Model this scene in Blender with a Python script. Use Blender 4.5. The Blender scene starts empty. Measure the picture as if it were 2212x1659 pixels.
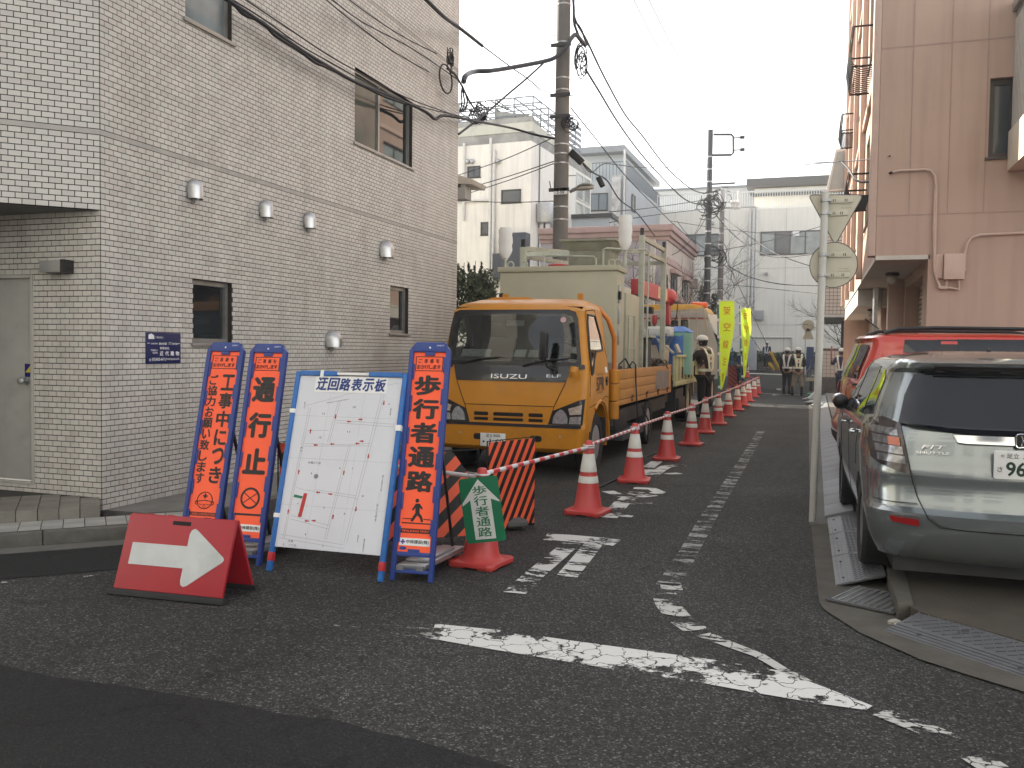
import bpy, bmesh, math, random
from mathutils import Vector, Matrix
R = math.radians
rnd = random.Random(7)
scene = bpy.context.scene
col = scene.collection
# ---------------------------------------------------------------- camera
CH = 1.55; FPX = 1900.0; PI_, RO_, YA_ = R(-2.2), R(.73), R(19.0)
fw = Vector((-math.sin(YA_)*math.cos(PI_), math.cos(YA_)*math.cos(PI_), math.sin(PI_)))
rt = Vector((math.cos(YA_), math.sin(YA_), 0)); up = rt.cross(fw)
R2 = math.cos(RO_)*rt+math.sin(RO_)*up; U2 = -math.sin(RO_)*rt+math.cos(RO_)*up
CP = Vector((0, 0, CH))
cam = bpy.data.cameras.new('camera'); cam.sensor_width = 36; cam.lens = FPX/2212*36; cam.clip_end = 1500; cam.clip_start = .05
co = bpy.data.objects.new('camera', cam); col.objects.link(co)
m = Matrix((R2, U2, -fw)).transposed().to_4x4(); m.translation = CP; co.matrix_world = m
scene.camera = co
# ---------------------------------------------------------------- sky and sun
SUN_AZ = math.atan2(-1, .42); SUN_EL = R(33)
w = bpy.data.worlds.new('World'); scene.world = w; w.use_nodes = True
nt = w.node_tree; bg = nt.nodes['Background']
sky = nt.nodes.new('ShaderNodeTexSky'); sky.sky_type = 'NISHITA'; sky.sun_disc = False
sky.sun_elevation = SUN_EL; sky.sun_rotation = SUN_AZ; sky.air_density = .8; sky.dust_density = .7; sky.ozone_density = 1.0
hs = nt.nodes.new('ShaderNodeHueSaturation'); hs.inputs['Saturation'].default_value = .4
wbn = nt.nodes.new('ShaderNodeVectorMath'); wbn.operation = 'MULTIPLY'; wbn.inputs[1].default_value = (1.08, 1., .885)
nt.links.new(sky.outputs[0], hs.inputs['Color']); nt.links.new(hs.outputs[0], wbn.inputs[0]); nt.links.new(wbn.outputs[0], bg.inputs[0]); bg.inputs[1].default_value = .15
sd = Vector((math.sin(SUN_AZ)*math.cos(SUN_EL), math.cos(SUN_AZ)*math.cos(SUN_EL), math.sin(SUN_EL)))
sl = bpy.data.lights.new('sun', 'SUN'); sl.energy = 4.2; sl.angle = R(.6); sl.color = (1, .93, .8)
so = bpy.data.objects.new('sun', sl); col.objects.link(so); so.location = (-20, 30, 30); so.rotation_euler = sd.to_track_quat('Z', 'Y').to_euler()
vs = scene.view_settings; scene.display_settings.display_device = 'sRGB'; vs.view_transform = 'Standard'; vs.look = 'None'; vs.gamma = 1; vs.use_curve_mapping = False
vs.exposure = 1.82
scene.cycles.max_bounces = 6; scene.cycles.diffuse_bounces = 3; scene.cycles.glossy_bounces = 3; scene.cycles.transparent_max_bounces = 8
# ---------------------------------------------------------------- picture point -> point in the place
K = 2212/4032
def ray(p):
    return fw+R2*((p[0]-1106)/FPX)-U2*((p[1]-829.5)/FPX)
def aZ(p, z=0.): d = ray(p); return CP+d*((z-CH)/d.z)
def aX(p, x): d = ray(p); return CP+d*(x/d.x)
def aY(p, y): d = ray(p); return CP+d*(y/d.y)
def zm(x0, y0, s): return lambda a, b: ((x0+a*s)*K, (y0+b*s)*K)
def gz(y): return 0. if y < 36 else min(.5, .5*(y-36)/22)
# ---------------------------------------------------------------- mesh helpers
class Fr:
    "a local frame: o + a*u + b*v + c*n"
    def __init__(s, o=(0, 0, 0), u=(1, 0, 0), v=(0, 1, 0), n=None):
        s.o = Vector(o); s.u = Vector(u).normalized(); s.v = Vector(v).normalized()
        s.n = Vector(n).normalized() if n is not None else s.u.cross(s.v).normalized()
    def __call__(s, a, b, c=0): return s.o+s.u*a+s.v*b+s.n*c
    def at(s, a, b, c=0): return Fr(s(a, b, c), s.u, s.v, s.n)
W = Fr()
def rootmat(o):
    while o.parent: o = o.parent
    return Matrix.LocRotScale(o.location, o.rotation_euler, o.scale)
class MB:
    def __init__(s): s.v = []; s.f = []; s.m = []; s.k = 0
    def add(s, vs_, fs):
        b = len(s.v); s.v += [Vector(v) for v in vs_]
        for f in fs: s.f.append([b+i for i in f]); s.m.append(s.k)
        return s
    def box(s, a0, a1, b0, b1, c0, c1, fr=W):
        p = [fr(a, b, c) for c in (c0, c1) for b in (b0, b1) for a in (a0, a1)]
        return s.add(p, [(0, 2, 3, 1), (4, 5, 7, 6), (0, 1, 5, 4), (2, 6, 7, 3), (0, 4, 6, 2), (1, 3, 7, 5)])
    def prism(s, pts, c0, c1, fr=W):
        n = len(pts); p = [fr(a, b, c0) for a, b in pts]+[fr(a, b, c1) for a, b in pts]
        return s.add(p, [tuple(range(n))[::-1], tuple(range(n, 2*n))]+[(i, (i+1) % n, n+(i+1) % n, n+i) for i in range(n)])
    def quad(s, *p): return s.add(p, [tuple(range(len(p)))])
    def tube(s, pts, r, seg=8, cap=True):
        pts = [Vector(p) for p in pts]; n = len(pts); rs = r if isinstance(r, (list, tuple)) else [r]*n
        t0 = (pts[1]-pts[0]).normalized(); a = t0.orthogonal().normalized(); vs_ = []
        for i, p in enumerate(pts):
            t = (pts[min(i+1, n-1)]-pts[max(i-1, 0)]).normalized()
            a = (a-t*a.dot(t)).normalized(); b = t.cross(a)
            vs_ += [p+(a*math.cos(2*math.pi*k/seg)+b*math.sin(2*math.pi*k/seg))*rs[i] for k in range(seg)]
        fs = [(i*seg+k, i*seg+(k+1) % seg, (i+1)*seg+(k+1) % seg, (i+1)*seg+k) for i in range(n-1) for k in range(seg)]
        if cap: fs += [tuple(range(seg))[::-1], tuple(range((n-1)*seg, n*seg))]
        return s.add(vs_, fs)
    def lathe(s, prof, seg=20, fr=W, sx=1, sy=1):
        n = len(prof); vs_ = [fr(r_*math.cos(2*math.pi*k/seg)*sx, r_*math.sin(2*math.pi*k/seg)*sy, z) for r_, z in prof for k in range(seg)]
        fs = [(i*seg+k, i*seg+(k+1) % seg, (i+1)*seg+(k+1) % seg, (i+1)*seg+k) for i in range(n-1) for k in range(seg)]
        fs += [tuple(range(seg))[::-1], tuple(range((n-1)*seg, n*seg))]
        return s.add(vs_, fs)
    def bar(s, a, b, w_, h=None, upv=(0, 0, 1)):
        a = Vector(a); b = Vector(b); h = h or w_; t = (b-a).normalized(); x = t.cross(Vector(upv))
        if x.length < 1e-3: x = t.cross(Vector((0, 1, 0)))
        x.normalize(); y = x.cross(t); L = (b-a).length
        return s.box(-w_/2, w_/2, -h/2, h/2, 0, L, Fr(a, x, y, t))
    def ball(s, c, r, seg=10, sq=(1, 1, 1)):
        c = Vector(c); n = seg//2; prof = [(math.sin(math.pi*i/n), -math.cos(math.pi*i/n)) for i in range(n+1)]
        vs_ = [c+Vector((p[0]*math.cos(2*math.pi*k/seg)*r*sq[0], p[0]*math.sin(2*math.pi*k/seg)*r*sq[1], p[1]*r*sq[2])) for p in prof for k in range(seg)]
        return s.add(vs_, [(i*seg+k, i*seg+(k+1) % seg, (i+1)*seg+(k+1) % seg, (i+1)*seg+k) for i in range(n) for k in range(seg)])
    def build(s, name, mats, parent=None, bevel=0, smooth=True, sharp=35, subsurf=0):
        me = bpy.data.meshes.new(name)
        vs_ = s.v
        if parent is not None:
            im = rootmat(parent).inverted(); vs_ = [im @ v for v in vs_]
        me.from_pydata([tuple(v) for v in vs_], [], s.f)
        mats = mats if isinstance(mats, (list, tuple)) else [mats]
        for m_ in mats: me.materials.append(m_)
        me.polygons.foreach_set('material_index', s.m)
        if bevel:
            bm = bmesh.new(); bm.from_mesh(me)
            bmesh.ops.remove_doubles(bm, verts=bm.verts, dist=1e-5)
            es = [e for e in bm.edges if len(e.link_faces) == 2 and e.calc_face_angle(0) > .5]
            bmesh.ops.bevel(bm, geom=es, offset=bevel, segments=2, profile=.6, affect='EDGES', clamp_overlap=True)
            bm.to_mesh(me); bm.free()
        if subsurf or smooth:
            me.polygons.foreach_set('use_smooth', [True]*len(me.polygons))
            if not subsurf: me.set_sharp_from_angle(angle=R(sharp))
        me.update()
        o = bpy.data.objects.new(name, me); col.objects.link(o)
        if parent is not None: o.parent = parent
        if subsurf: md = o.modifiers.new('s', 'SUBSURF'); md.levels = md.render_levels = subsurf
        return o
def thing(name, label, cat, loc=(0, 0, 0), rz=0, group=None):
    o = bpy.data.objects.new(name, None); col.objects.link(o); o.empty_display_size = .1
    o.location = loc; o.rotation_euler = (0, 0, rz); return tag(o, label, cat, group)
def tag(o, label, cat, group=None):
    o['label'] = label; o['category'] = cat
    if group: o['group'] = group
    return o
def kind(o, k): o['kind'] = k; return o
kids = {}
def dup(o, parent=None, label=None):
    c = o.copy(); col.objects.link(c); c.parent = parent
    if label: c['label'] = label
    for ch in list(o.children): dup(ch, c)
    return c
def clearglass(name, tint=(.55, .6, .58), ior=1.55):
    mt = bpy.data.materials.new(name); mt.use_nodes = True; n = mt.node_tree; n.nodes.remove(n.nodes['Principled BSDF']); L = n.links.new
    f = n.nodes.new('ShaderNodeFresnel'); f.inputs[0].default_value = ior; t = n.nodes.new('ShaderNodeBsdfTransparent'); t.inputs[0].default_value = (*tint, 1); g = n.nodes.new('ShaderNodeBsdfGlossy'); g.inputs['Roughness'].default_value = .01
    nz = n.nodes.new('ShaderNodeTexNoise'); nz.inputs['Scale'].default_value = 3; mr = n.nodes.new('ShaderNodeMapRange'); mr.inputs['To Min'].default_value = 1.1; mr.inputs['To Max'].default_value = 1.7; mu = n.nodes.new('ShaderNodeMath'); mu.operation = 'MULTIPLY'
    L(nz.outputs[0], mr.inputs[0]); L(mr.outputs[0], mu.inputs[0]); L(f.outputs[0], mu.inputs[1])
    m_ = n.nodes.new('ShaderNodeMixShader'); L(mu.outputs[0], m_.inputs[0]); L(t.outputs[0], m_.inputs[1]); L(g.outputs[0], m_.inputs[2]); L(m_.outputs[0], n.nodes['Material Output'].inputs[0]); return mt
# ---------------------------------------------------------------- text
_fc = None
def glyphs(s, bold=0.):
    cu = bpy.data.curves.new('t', 'FONT'); cu.body = s; cu.size = 1; cu.offset = bold; cu.resolution_u = 3
    o = bpy.data.objects.new('t', cu); col.objects.link(o)
    dg = bpy.context.evaluated_depsgraph_get(); dg.update()
    me = bpy.data.meshes.new_from_object(o.evaluated_get(dg))
    vs_ = [v.co.copy() for v in me.vertices]; fs = [tuple(p.vertices) for p in me.polygons]
    bpy.data.objects.remove(o); bpy.data.curves.remove(cu); bpy.data.meshes.remove(me)
    return vs_, fs
_gc = {}
def put(mb, s, fr, a0, a1, b0, b1, c=.002, bold=0., keep=False, shear=0.):
    "letters fitted into the cell a0..a1 x b0..b1 of a frame; bold = copies a hair apart"
    if s not in _gc: _gc[s] = glyphs(s)
    vs_, fs = _gc[s]
    if not vs_: return
    x0 = min(v.x for v in vs_); x1 = max(v.x for v in vs_); y0 = min(v.y for v in vs_); y1 = max(v.y for v in vs_)
    sx = (a1-a0)/max(x1-x0, 1e-6)*(1-bold); sy = (b1-b0)/max(y1-y0, 1e-6)*(1-bold); ox, oy = a0+(a1-a0)*bold/2, b0+(b1-b0)*bold/2
    n_ = 0 if bold < .008 else (4 if len(s) > 1 or len(fs) > 400 else 8)
    for k in range(-1, n_):
        r_ = 0 if k < 0 else bold*.85; dx = r_*math.cos(2*math.pi*k/max(n_, 1))*sx; dy = r_*math.sin(2*math.pi*k/max(n_, 1))*sy*.8
        mb.add([fr(ox+dx+(v.x-x0)*sx+shear*(v.y-y0)*sy, oy+dy+(v.y-y0)*sy, c+.00012*(k+1)) for v in vs_], fs)
def column(mb, s, fr, a0, a1, b0, b1, c=.002, bold=.02, gap=.08):
    n = len(s); h = (b1-b0)/n
    for i, ch in enumerate(s):
        t = b1-i*h; g = gap*h
        small = ch in 'ごいしすつきおにます'
        ia = (a1-a0)*(.06 if small else 0)
        put(mb, ch, fr, a0+ia, a1-ia, t-h+g, t-g, c, bold)
# ---------------------------------------------------------------- materials
_mc = {}
def M(name, c, rough=.55, metal=0., var=.08, vs_=6., bump=0., bs=120., coat=0., spec=.5, emit=None, es=0., dirt=0., dcol=(.08, .07, .055), ds=2.5, dlo=.5, trans=0., streak=0.):
    if name in _mc: return _mc[name]
    mt = bpy.data.materials.new(name); _mc[name] = mt; mt.use_nodes = True; n = mt.node_tree; P = n.nodes['Principled BSDF']; L = n.links.new
    tc = n.nodes.new('ShaderNodeTexCoord')
    nz = n.nodes.new('ShaderNodeTexNoise'); nz.inputs['Scale'].default_value = vs_; nz.inputs['Detail'].default_value = 4; L(tc.outputs['Object'], nz.inputs['Vector'])
    rp = n.nodes.new('ShaderNodeMapRange'); rp.inputs['From Min'].default_value = .3; rp.inputs['From Max'].default_value = .7
    rp.inputs['To Min'].default_value = 1-var; rp.inputs['To Max'].default_value = 1+var; L(nz.outputs[0], rp.inputs[0])
    mx = n.nodes.new('ShaderNodeVectorMath'); mx.operation = 'MULTIPLY'; mx.inputs[0].default_value = c; L(rp.outputs[0], mx.inputs[1])
    out = mx.outputs[0]
    if dirt:
        dn = n.nodes.new('ShaderNodeTexNoise'); dn.inputs['Scale'].default_value = ds; dn.inputs['Detail'].default_value = 8; dn.inputs['Roughness'].default_value = .7; L(tc.outputs['Object'], dn.inputs['Vector'])
        dr = n.nodes.new('ShaderNodeMapRange'); dr.inputs['From Min'].default_value = dlo; dr.inputs['From Max'].default_value = dlo+.2; dr.inputs['To Max'].default_value = dirt; L(dn.outputs[0], dr.inputs[0])
        mi = n.nodes.new('ShaderNodeMix'); mi.data_type = 'RGBA'; L(dr.outputs[0], mi.inputs[0]); L(out, mi.inputs[6]); mi.inputs[7].default_value = (*dcol, 1); out = mi.outputs[2]
    if streak:
        mp = n.nodes.new('ShaderNodeMapping'); mp.inputs['Scale'].default_value = (5, 5, .35); L(tc.outputs['Object'], mp.inputs['Vector']); sn = n.nodes.new('ShaderNodeTexNoise'); sn.inputs['Scale'].default_value = 1.2; sn.inputs['Detail'].default_value = 5; L(mp.outputs[0], sn.inputs['Vector'])
        sr = n.nodes.new('ShaderNodeMapRange'); sr.inputs['From Min'].default_value = .45; sr.inputs['From Max'].default_value = .75; sr.inputs['To Min'].default_value = 1.; sr.inputs['To Max'].default_value = 1-streak; L(sn.outputs[0], sr.inputs[0])
        sm_ = n.nodes.new('ShaderNodeVectorMath'); sm_.operation = 'SCALE'; L(out, sm_.inputs[0]); L(sr.outputs[0], sm_.inputs['Scale']); out = sm_.outputs[0]
    L(out, P.inputs['Base Color'])
    P.inputs['Roughness'].default_value = rough; P.inputs['Metallic'].default_value = metal; P.inputs['Coat Weight'].default_value = coat; P.inputs['Coat Roughness'].default_value = .05; P.inputs['Specular IOR Level'].default_value = spec
    P.inputs['Transmission Weight'].default_value = trans
    if emit: P.inputs['Emission Color'].default_value = (*emit, 1); P.inputs['Emission Strength'].default_value = es
    if bump:
        b = n.nodes.new('ShaderNodeTexNoise'); b.inputs['Scale'].default_value = bs; b.inputs['Detail'].default_value = 3; L(tc.outputs['Object'], b.inputs['Vector'])
        bp = n.nodes.new('ShaderNodeBump'); bp.inputs['Strength'].default_value = bump; bp.inputs['Distance'].default_value = .01; L(b.outputs[0], bp.inputs['Height']); L(bp.outputs[0], P.inputs['Normal'])
    return mt
def glass(name, c=(.02, .025, .03), rough=.03): return M(name, c, rough=rough, var=.25, vs_=1.5, spec=.6)
def asphalt(name, base, light, dark, patch=.25, sc=1.):
    mt = bpy.data.materials.new(name); mt.use_nodes = True; n = mt.node_tree; P = n.nodes['Principled BSDF']; L = n.links.new
    g = n.nodes.new('ShaderNodeNewGeometry'); pos = g.outputs['Position']
    vo = n.nodes.new('ShaderNodeTexVoronoi'); vo.inputs['Scale'].default_value = 125*sc; L(pos, vo.inputs['Vector'])
    vo2 = n.nodes.new('ShaderNodeTexVoronoi'); vo2.inputs['Scale'].default_value = 55*sc; L(pos, vo2.inputs['Vector'])
    sp = n.nodes.new('ShaderNodeSeparateColor'); L(vo.outputs['Color'], sp.inputs[0])
    sp2 = n.nodes.new('ShaderNodeSeparateColor'); L(vo2.outputs['Color'], sp2.inputs[0])
    cr = n.nodes.new('ShaderNodeValToRGB'); e = cr.color_ramp; e.elements[0].position = 0; e.elements[0].color = (*dark, 1); e.elements[1].position = 1; e.elements[1].color = (*light, 1)
    e1 = e.elements.new(.45); e1.color = (*base, 1); e2 = e.elements.new(.86); e2.color = tuple(x*1.35 for x in base)+(1,)
    L(sp.outputs[0], cr.inputs[0])
    cr2 = n.nodes.new('ShaderNodeMapRange'); cr2.inputs['From Min'].default_value = 0; cr2.inputs['To Min'].default_value = .72; cr2.inputs['To Max'].default_value = 1.28; L(sp2.outputs[1], cr2.inputs[0])
    nz = n.nodes.new('ShaderNodeTexNoise'); nz.inputs['Scale'].default_value = .9; nz.inputs['Detail'].default_value = 6; L(pos, nz.inputs['Vector'])
    mr = n.nodes.new('ShaderNodeMapRange'); mr.inputs['From Min'].default_value = .3; mr.inputs['From Max'].default_value = .7; mr.inputs['To Min'].default_value = 1-patch; mr.inputs['To Max'].default_value = 1+patch; L(nz.outputs[0], mr.inputs[0])
    m1 = n.nodes.new('ShaderNodeMath'); m1.operation = 'MULTIPLY'; L(cr2.outputs[0], m1.inputs[0]); L(mr.outputs[0], m1.inputs[1])
    m2 = n.nodes.new('ShaderNodeVectorMath'); m2.operation = 'SCALE'; L(cr.outputs[0], m2.inputs[0]); L(m1.outputs[0], m2.inputs['Scale'])
    ck = n.nodes.new('ShaderNodeTexVoronoi'); ck.feature = 'DISTANCE_TO_EDGE'; ck.inputs['Scale'].default_value = .55; wn = n.nodes.new('ShaderNodeTexNoise'); wn.inputs['Scale'].default_value = 2.2; wn.inputs['Detail'].default_value = 5; L(pos, wn.inputs['Vector'])
    va = n.nodes.new('ShaderNodeVectorMath'); va.operation = 'MULTIPLY_ADD'; va.inputs[1].default_value = (.9,)*3; L(wn.outputs['Color'], va.inputs[0]); L(pos, va.inputs[2]); L(va.outputs[0], ck.inputs['Vector'])
    cm_ = n.nodes.new('ShaderNodeMapRange'); cm_.inputs['From Min'].default_value = .0; cm_.inputs['From Max'].default_value = .012; cm_.inputs['To Min'].default_value = .55; L(ck.outputs['Distance'], cm_.inputs[0])
    tmp = n.nodes.new('ShaderNodeMapping'); tmp.inputs['Scale'].default_value = (1.1, .12, 1); L(pos, tmp.inputs['Vector']); tn = n.nodes.new('ShaderNodeTexNoise'); tn.inputs['Scale'].default_value = 1.; tn.inputs['Detail'].default_value = 3; L(tmp.outputs[0], tn.inputs['Vector'])
    tm = n.nodes.new('ShaderNodeMapRange'); tm.inputs['From Min'].default_value = .35; tm.inputs['From Max'].default_value = .65; tm.inputs['To Min'].default_value = .86; tm.inputs['To Max'].default_value = 1.16; L(tn.outputs[0], tm.inputs[0])
    cx_ = n.nodes.new('ShaderNodeMath'); cx_.operation = 'MULTIPLY'; L(cm_.outputs[0], cx_.inputs[0]); L(tm.outputs[0], cx_.inputs[1])
    m3 = n.nodes.new('ShaderNodeVectorMath'); m3.operation = 'SCALE'; L(m2.outputs[0], m3.inputs[0]); L(cx_.outputs[0], m3.inputs['Scale']); L(m3.outputs[0], P.inputs['Base Color'])
    P.inputs['Roughness'].default_value = .85; P.inputs['Specular IOR Level'].default_value = .3
    bp = n.nodes.new('ShaderNodeBump'); bp.inputs['Strength'].default_value = .55; bp.inputs['Distance'].default_value = .006; L(vo.outputs['Distance'], bp.inputs['Height']); L(bp.outputs[0], P.inputs['Normal'])
    return mt
def worn(name, c, amount, sc=9., aniso=(1, 1, 1), crack=True):
    "road paint worn through to the asphalt"
    mt = bpy.data.materials.new(name); mt.use_nodes = True; n = mt.node_tree; P = n.nodes['Principled BSDF']; L = n.links.new; OUT = n.nodes['Material Output']
    g = n.nodes.new('ShaderNodeNewGeometry'); mp = n.nodes.new('ShaderNodeMapping'); mp.inputs['Scale'].default_value = aniso; L(g.outputs['Position'], mp.inputs['Vector'])
    nz = n.nodes.new('ShaderNodeTexNoise'); nz.inputs['Scale'].default_value = sc; nz.inputs['Detail'].default_value = 10; nz.inputs['Roughness'].default_value = .72; L(mp.outputs[0], nz.inputs['Vector'])
    nb = n.nodes.new('ShaderNodeTexNoise'); nb.inputs['Scale'].default_value = sc*.22; nb.inputs['Detail'].default_value = 2; L(mp.outputs[0], nb.inputs['Vector'])
    ad = n.nodes.new('ShaderNodeMath'); ad.operation = 'ADD'; L(nz.outputs[0], ad.inputs[0]); L(nb.outputs[0], ad.inputs[1])
    mr = n.nodes.new('ShaderNodeMapRange'); mr.inputs['From Min'].default_value = amount; mr.inputs['From Max'].default_value = amount+.05; L(ad.outputs[0], mr.inputs[0])
    al = mr.outputs[0]
    if crack:
        vo = n.nodes.new('ShaderNodeTexVoronoi'); vo.feature = 'DISTANCE_TO_EDGE'; vo.inputs['Scale'].default_value = 7
        wn = n.nodes.new('ShaderNodeTexNoise'); wn.inputs['Scale'].default_value = 12; L(g.outputs['Position'], wn.inputs['Vector'])
        va = n.nodes.new('ShaderNodeVectorMath'); va.operation = 'MULTIPLY_ADD'; L(wn.outputs['Color'], va.inputs[0]); va.inputs[1].default_value = (.12,)*3; L(g.outputs['Position'], va.inputs[2]); L(va.outputs[0], vo.inputs['Vector'])
        c2 = n.nodes.new('ShaderNodeMapRange'); c2.inputs['From Min'].default_value = .008; c2.inputs['From Max'].default_value = .03; L(vo.outputs['Distance'], c2.inputs[0])
        mu = n.nodes.new('ShaderNodeMath'); mu.operation = 'MULTIPLY'; L(al, mu.inputs[0]); L(c2.outputs[0], mu.inputs[1]); al = mu.outputs[0]
    P.inputs['Base Color'].default_value = (*c, 1); P.inputs['Roughness'].default_value = .7
    tr = n.nodes.new('ShaderNodeBsdfTransparent'); ms = n.nodes.new('ShaderNodeMixShader'); L(al, ms.inputs[0]); L(tr.outputs[0], ms.inputs[1]); L(P.outputs[0], ms.inputs[2]); L(ms.outputs[0], OUT.inputs['Surface'])
    return mt
def stripes(name, a, b, dirv, period, ratio=.5, rough=.5, bump=0.):
    "flat printed bands across an object"
    mt = bpy.data.materials.new(name); mt.use_nodes = True; n = mt.node_tree; P = n.nodes['Principled BSDF']; L = n.links.new
    tc = n.nodes.new('ShaderNodeTexCoord'); d = n.nodes.new('ShaderNodeVectorMath'); d.operation = 'DOT_PRODUCT'; d.inputs[1].default_value = Vector(dirv).normalized(); L(tc.outputs['Object'], d.inputs[0])
    q = n.nodes.new('ShaderNodeMath'); q.operation = 'DIVIDE'; q.inputs[1].default_value = period; L(d.outputs['Value'], q.inputs[0])
    f = n.nodes.new('ShaderNodeMath'); f.operation = 'FRACT'; L(q.outputs[0], f.inputs[0])
    g = n.nodes.new('ShaderNodeMath'); g.operation = 'GREATER_THAN'; g.inputs[1].default_value = ratio; L(f.outputs[0], g.inputs[0])
    mi = n.nodes.new('ShaderNodeMix'); mi.data_type = 'RGBA'; L(g.outputs[0], mi.inputs[0]); mi.inputs[6].default_value = (*a, 1); mi.inputs[7].default_value = (*b, 1)
    nz = n.nodes.new('ShaderNodeTexNoise'); nz.inputs['Scale'].default_value = 5; L(tc.outputs['Object'], nz.inputs['Vector'])
    mr = n.nodes.new('ShaderNodeMapRange'); mr.inputs['To Min'].default_value = .8; mr.inputs['To Max'].default_value = 1.15; L(nz.outputs[0], mr.inputs[0])
    sc_ = n.nodes.new('ShaderNodeVectorMath'); sc_.operation = 'SCALE'; L(mi.outputs[2], sc_.inputs[0]); L(mr.outputs[0], sc_.inputs['Scale']); L(sc_.outputs[0], P.inputs['Base Color'])
    P.inputs['Roughness'].default_value = rough
    return mt
black = M('black_plastic', (.012, .012, .013), .4); rubber = M('rubber', (.018, .018, .019), .8, var=.2); chrome = M('chrome', (.75, .76, .78), .08, 1., var=.02)
steel = M('galvanised_steel', (.42, .43, .44), .38, .8, var=.12, vs_=14); concrete = M('concrete', (.17, .165, .15), .85, var=.15, vs_=4, bump=.4, bs=90, dirt=.5, dcol=(.1, .095, .085))
white = M('white_paint', (.78, .78, .76), .5, var=.05); cable = M('cable_black', (.015, .016, .02), .6); ink = M('black_print', (.008, .008, .009), .5); whiteprint = M('white_print', (.75, .75, .75), .5)
red_print = M('red_print', (.42, .012, .02), .5); blue_print = M('blue_print', (.012, .04, .2), .5)
# ================================================================ ground
road_m = asphalt('asphalt', (.031, .0305, .0285), (.16, .156, .145), (.013, .013, .012), .2)
ys = [-80, -20, 0, 12, 24, 36, 58, 110, 700]; xs = [-500, -60, -12, 0, 12, 60, 500]
g = MB(); g.add([(x, y, gz(y)) for y in ys for x in xs], [(j*7+i, j*7+i+1, j*7+i+8, j*7+i+7) for j in range(len(ys)-1) for i in range(6)])
kind(g.build('road', road_m, smooth=False), 'structure')
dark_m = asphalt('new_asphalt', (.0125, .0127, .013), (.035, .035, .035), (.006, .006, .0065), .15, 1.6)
V = lambda u, v: (u, v)
def sheet(name, pts, mat, z=.004, kd='structure'):
    b = MB(); b.quad(*[Vector((p[0], p[1], (p[2] if len(p) > 2 else 0)+z)) for p in pts]); return kind(b.build(name, mat, smooth=False), kd)
def gp(*uv): return [aZ(p) for p in uv]
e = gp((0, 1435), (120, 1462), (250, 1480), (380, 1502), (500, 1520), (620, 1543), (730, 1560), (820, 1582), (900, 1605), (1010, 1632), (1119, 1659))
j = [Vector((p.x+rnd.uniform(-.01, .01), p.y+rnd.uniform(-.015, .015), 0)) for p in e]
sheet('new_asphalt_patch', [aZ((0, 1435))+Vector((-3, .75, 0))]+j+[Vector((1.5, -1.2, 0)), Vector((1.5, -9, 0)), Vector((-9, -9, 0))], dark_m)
F8 = zm(0, 1850, .3617)
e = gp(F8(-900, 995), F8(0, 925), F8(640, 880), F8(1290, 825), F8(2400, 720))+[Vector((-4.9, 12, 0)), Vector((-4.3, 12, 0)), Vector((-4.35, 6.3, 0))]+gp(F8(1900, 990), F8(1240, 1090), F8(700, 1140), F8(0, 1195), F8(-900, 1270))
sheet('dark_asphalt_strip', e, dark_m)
# painted markings
paintA = worn('road_paint', (.6, .6, .57), .91, 8); paintB = worn('road_paint_faded', (.45, .45, .42), .965, 8, (1, 2.6, 1)); paintC = worn('road_paint_trace', (.26, .26, .24), 1.02, 11, (1, 3, 1))
def ribbon(pts, w_):
    "left and right edges of a painted stroke on the ground"
    pts = [Vector((p.x, p.y, 0)) for p in pts]; L_ = []; R_ = []
    for i, p in enumerate(pts):
        t = (pts[min(i+1, len(pts)-1)]-pts[max(0, i-1)]).normalized(); n_ = Vector((-t.y, t.x, 0)); ww = w_[i] if isinstance(w_, (list, tuple)) else w_
        L_.append(p+n_*ww/2); R_.append(p-n_*ww/2)
    return L_+R_[::-1]
def marking(name, strokes, mat, z=.005):
    b = MB()
    for k_, s_ in enumerate(strokes):
        n_ = len(s_)//2
        for i in range(n_-1):
            b.quad(*[Vector((q.x, q.y, gz(q.y)+z+.0006*k_)) for q in (s_[i], s_[i+1], s_[-2-i], s_[-1-i])])
    return kind(b.build(name, mat, smooth=False), 'structure')
top_ = gp((940, 1349), (1100, 1365), (1230, 1385), (1400, 1408), (1560, 1430), (1690, 1452), (1790, 1490), (1885, 1527)); bot_ = gp((930, 1381), (1060, 1404), (1170, 1422), (1350, 1452), (1520, 1478), (1640, 1500), (1770, 1522), (1870, 1536))
marking('stop_line', [top_+bot_[::-1]], paintA)
marking('stop_line_end', [gp((715, 1341), (800, 1348), (870, 1352), (938, 1360))+gp((930, 1381), (860, 1373), (790, 1362), (722, 1355))], paintC)
G3 = zm(1700, 1700, .7233)
def gs(f, pts, w_): return ribbon([aZ(f(*p)) for p in pts], w_)
paintL = worn('road_paint_letters', (.56, .56, .53), .93, 9, (1, 2.2, 1), False)
marking('road_letter', [gs(G3, [(618, 575), (740, 581), (860, 592), (1010, 606)], .26), gs(G3, [(760, 610), (680, 680), (560, 780), (450, 882)], .15), gs(G3, [(880, 615), (820, 690), (735, 792)], .15)], paintL)
marking('road_letter', [gs(G3, [(958, 325), (1040, 352), (1110, 356), (1190, 348), (1238, 330), (1200, 313), (1100, 308)], .15), gs(G3, [(1120, 330), (1040, 385), (960, 470)], .17), gs(G3, [(1040, 390), (1200, 393)], .12), gs(G3, [(955, 452), (1095, 464)], .12)], paintL)
marking('road_letter', [gs(G3, [(1225, 163), (1175, 200), (1165, 240)], .16), gs(G3, [(1385, 184), (1280, 190), (1240, 210), (1190, 246)], .17), gs(G3, [(1275, 232), (1355, 228)], .12)], paintL)
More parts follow.
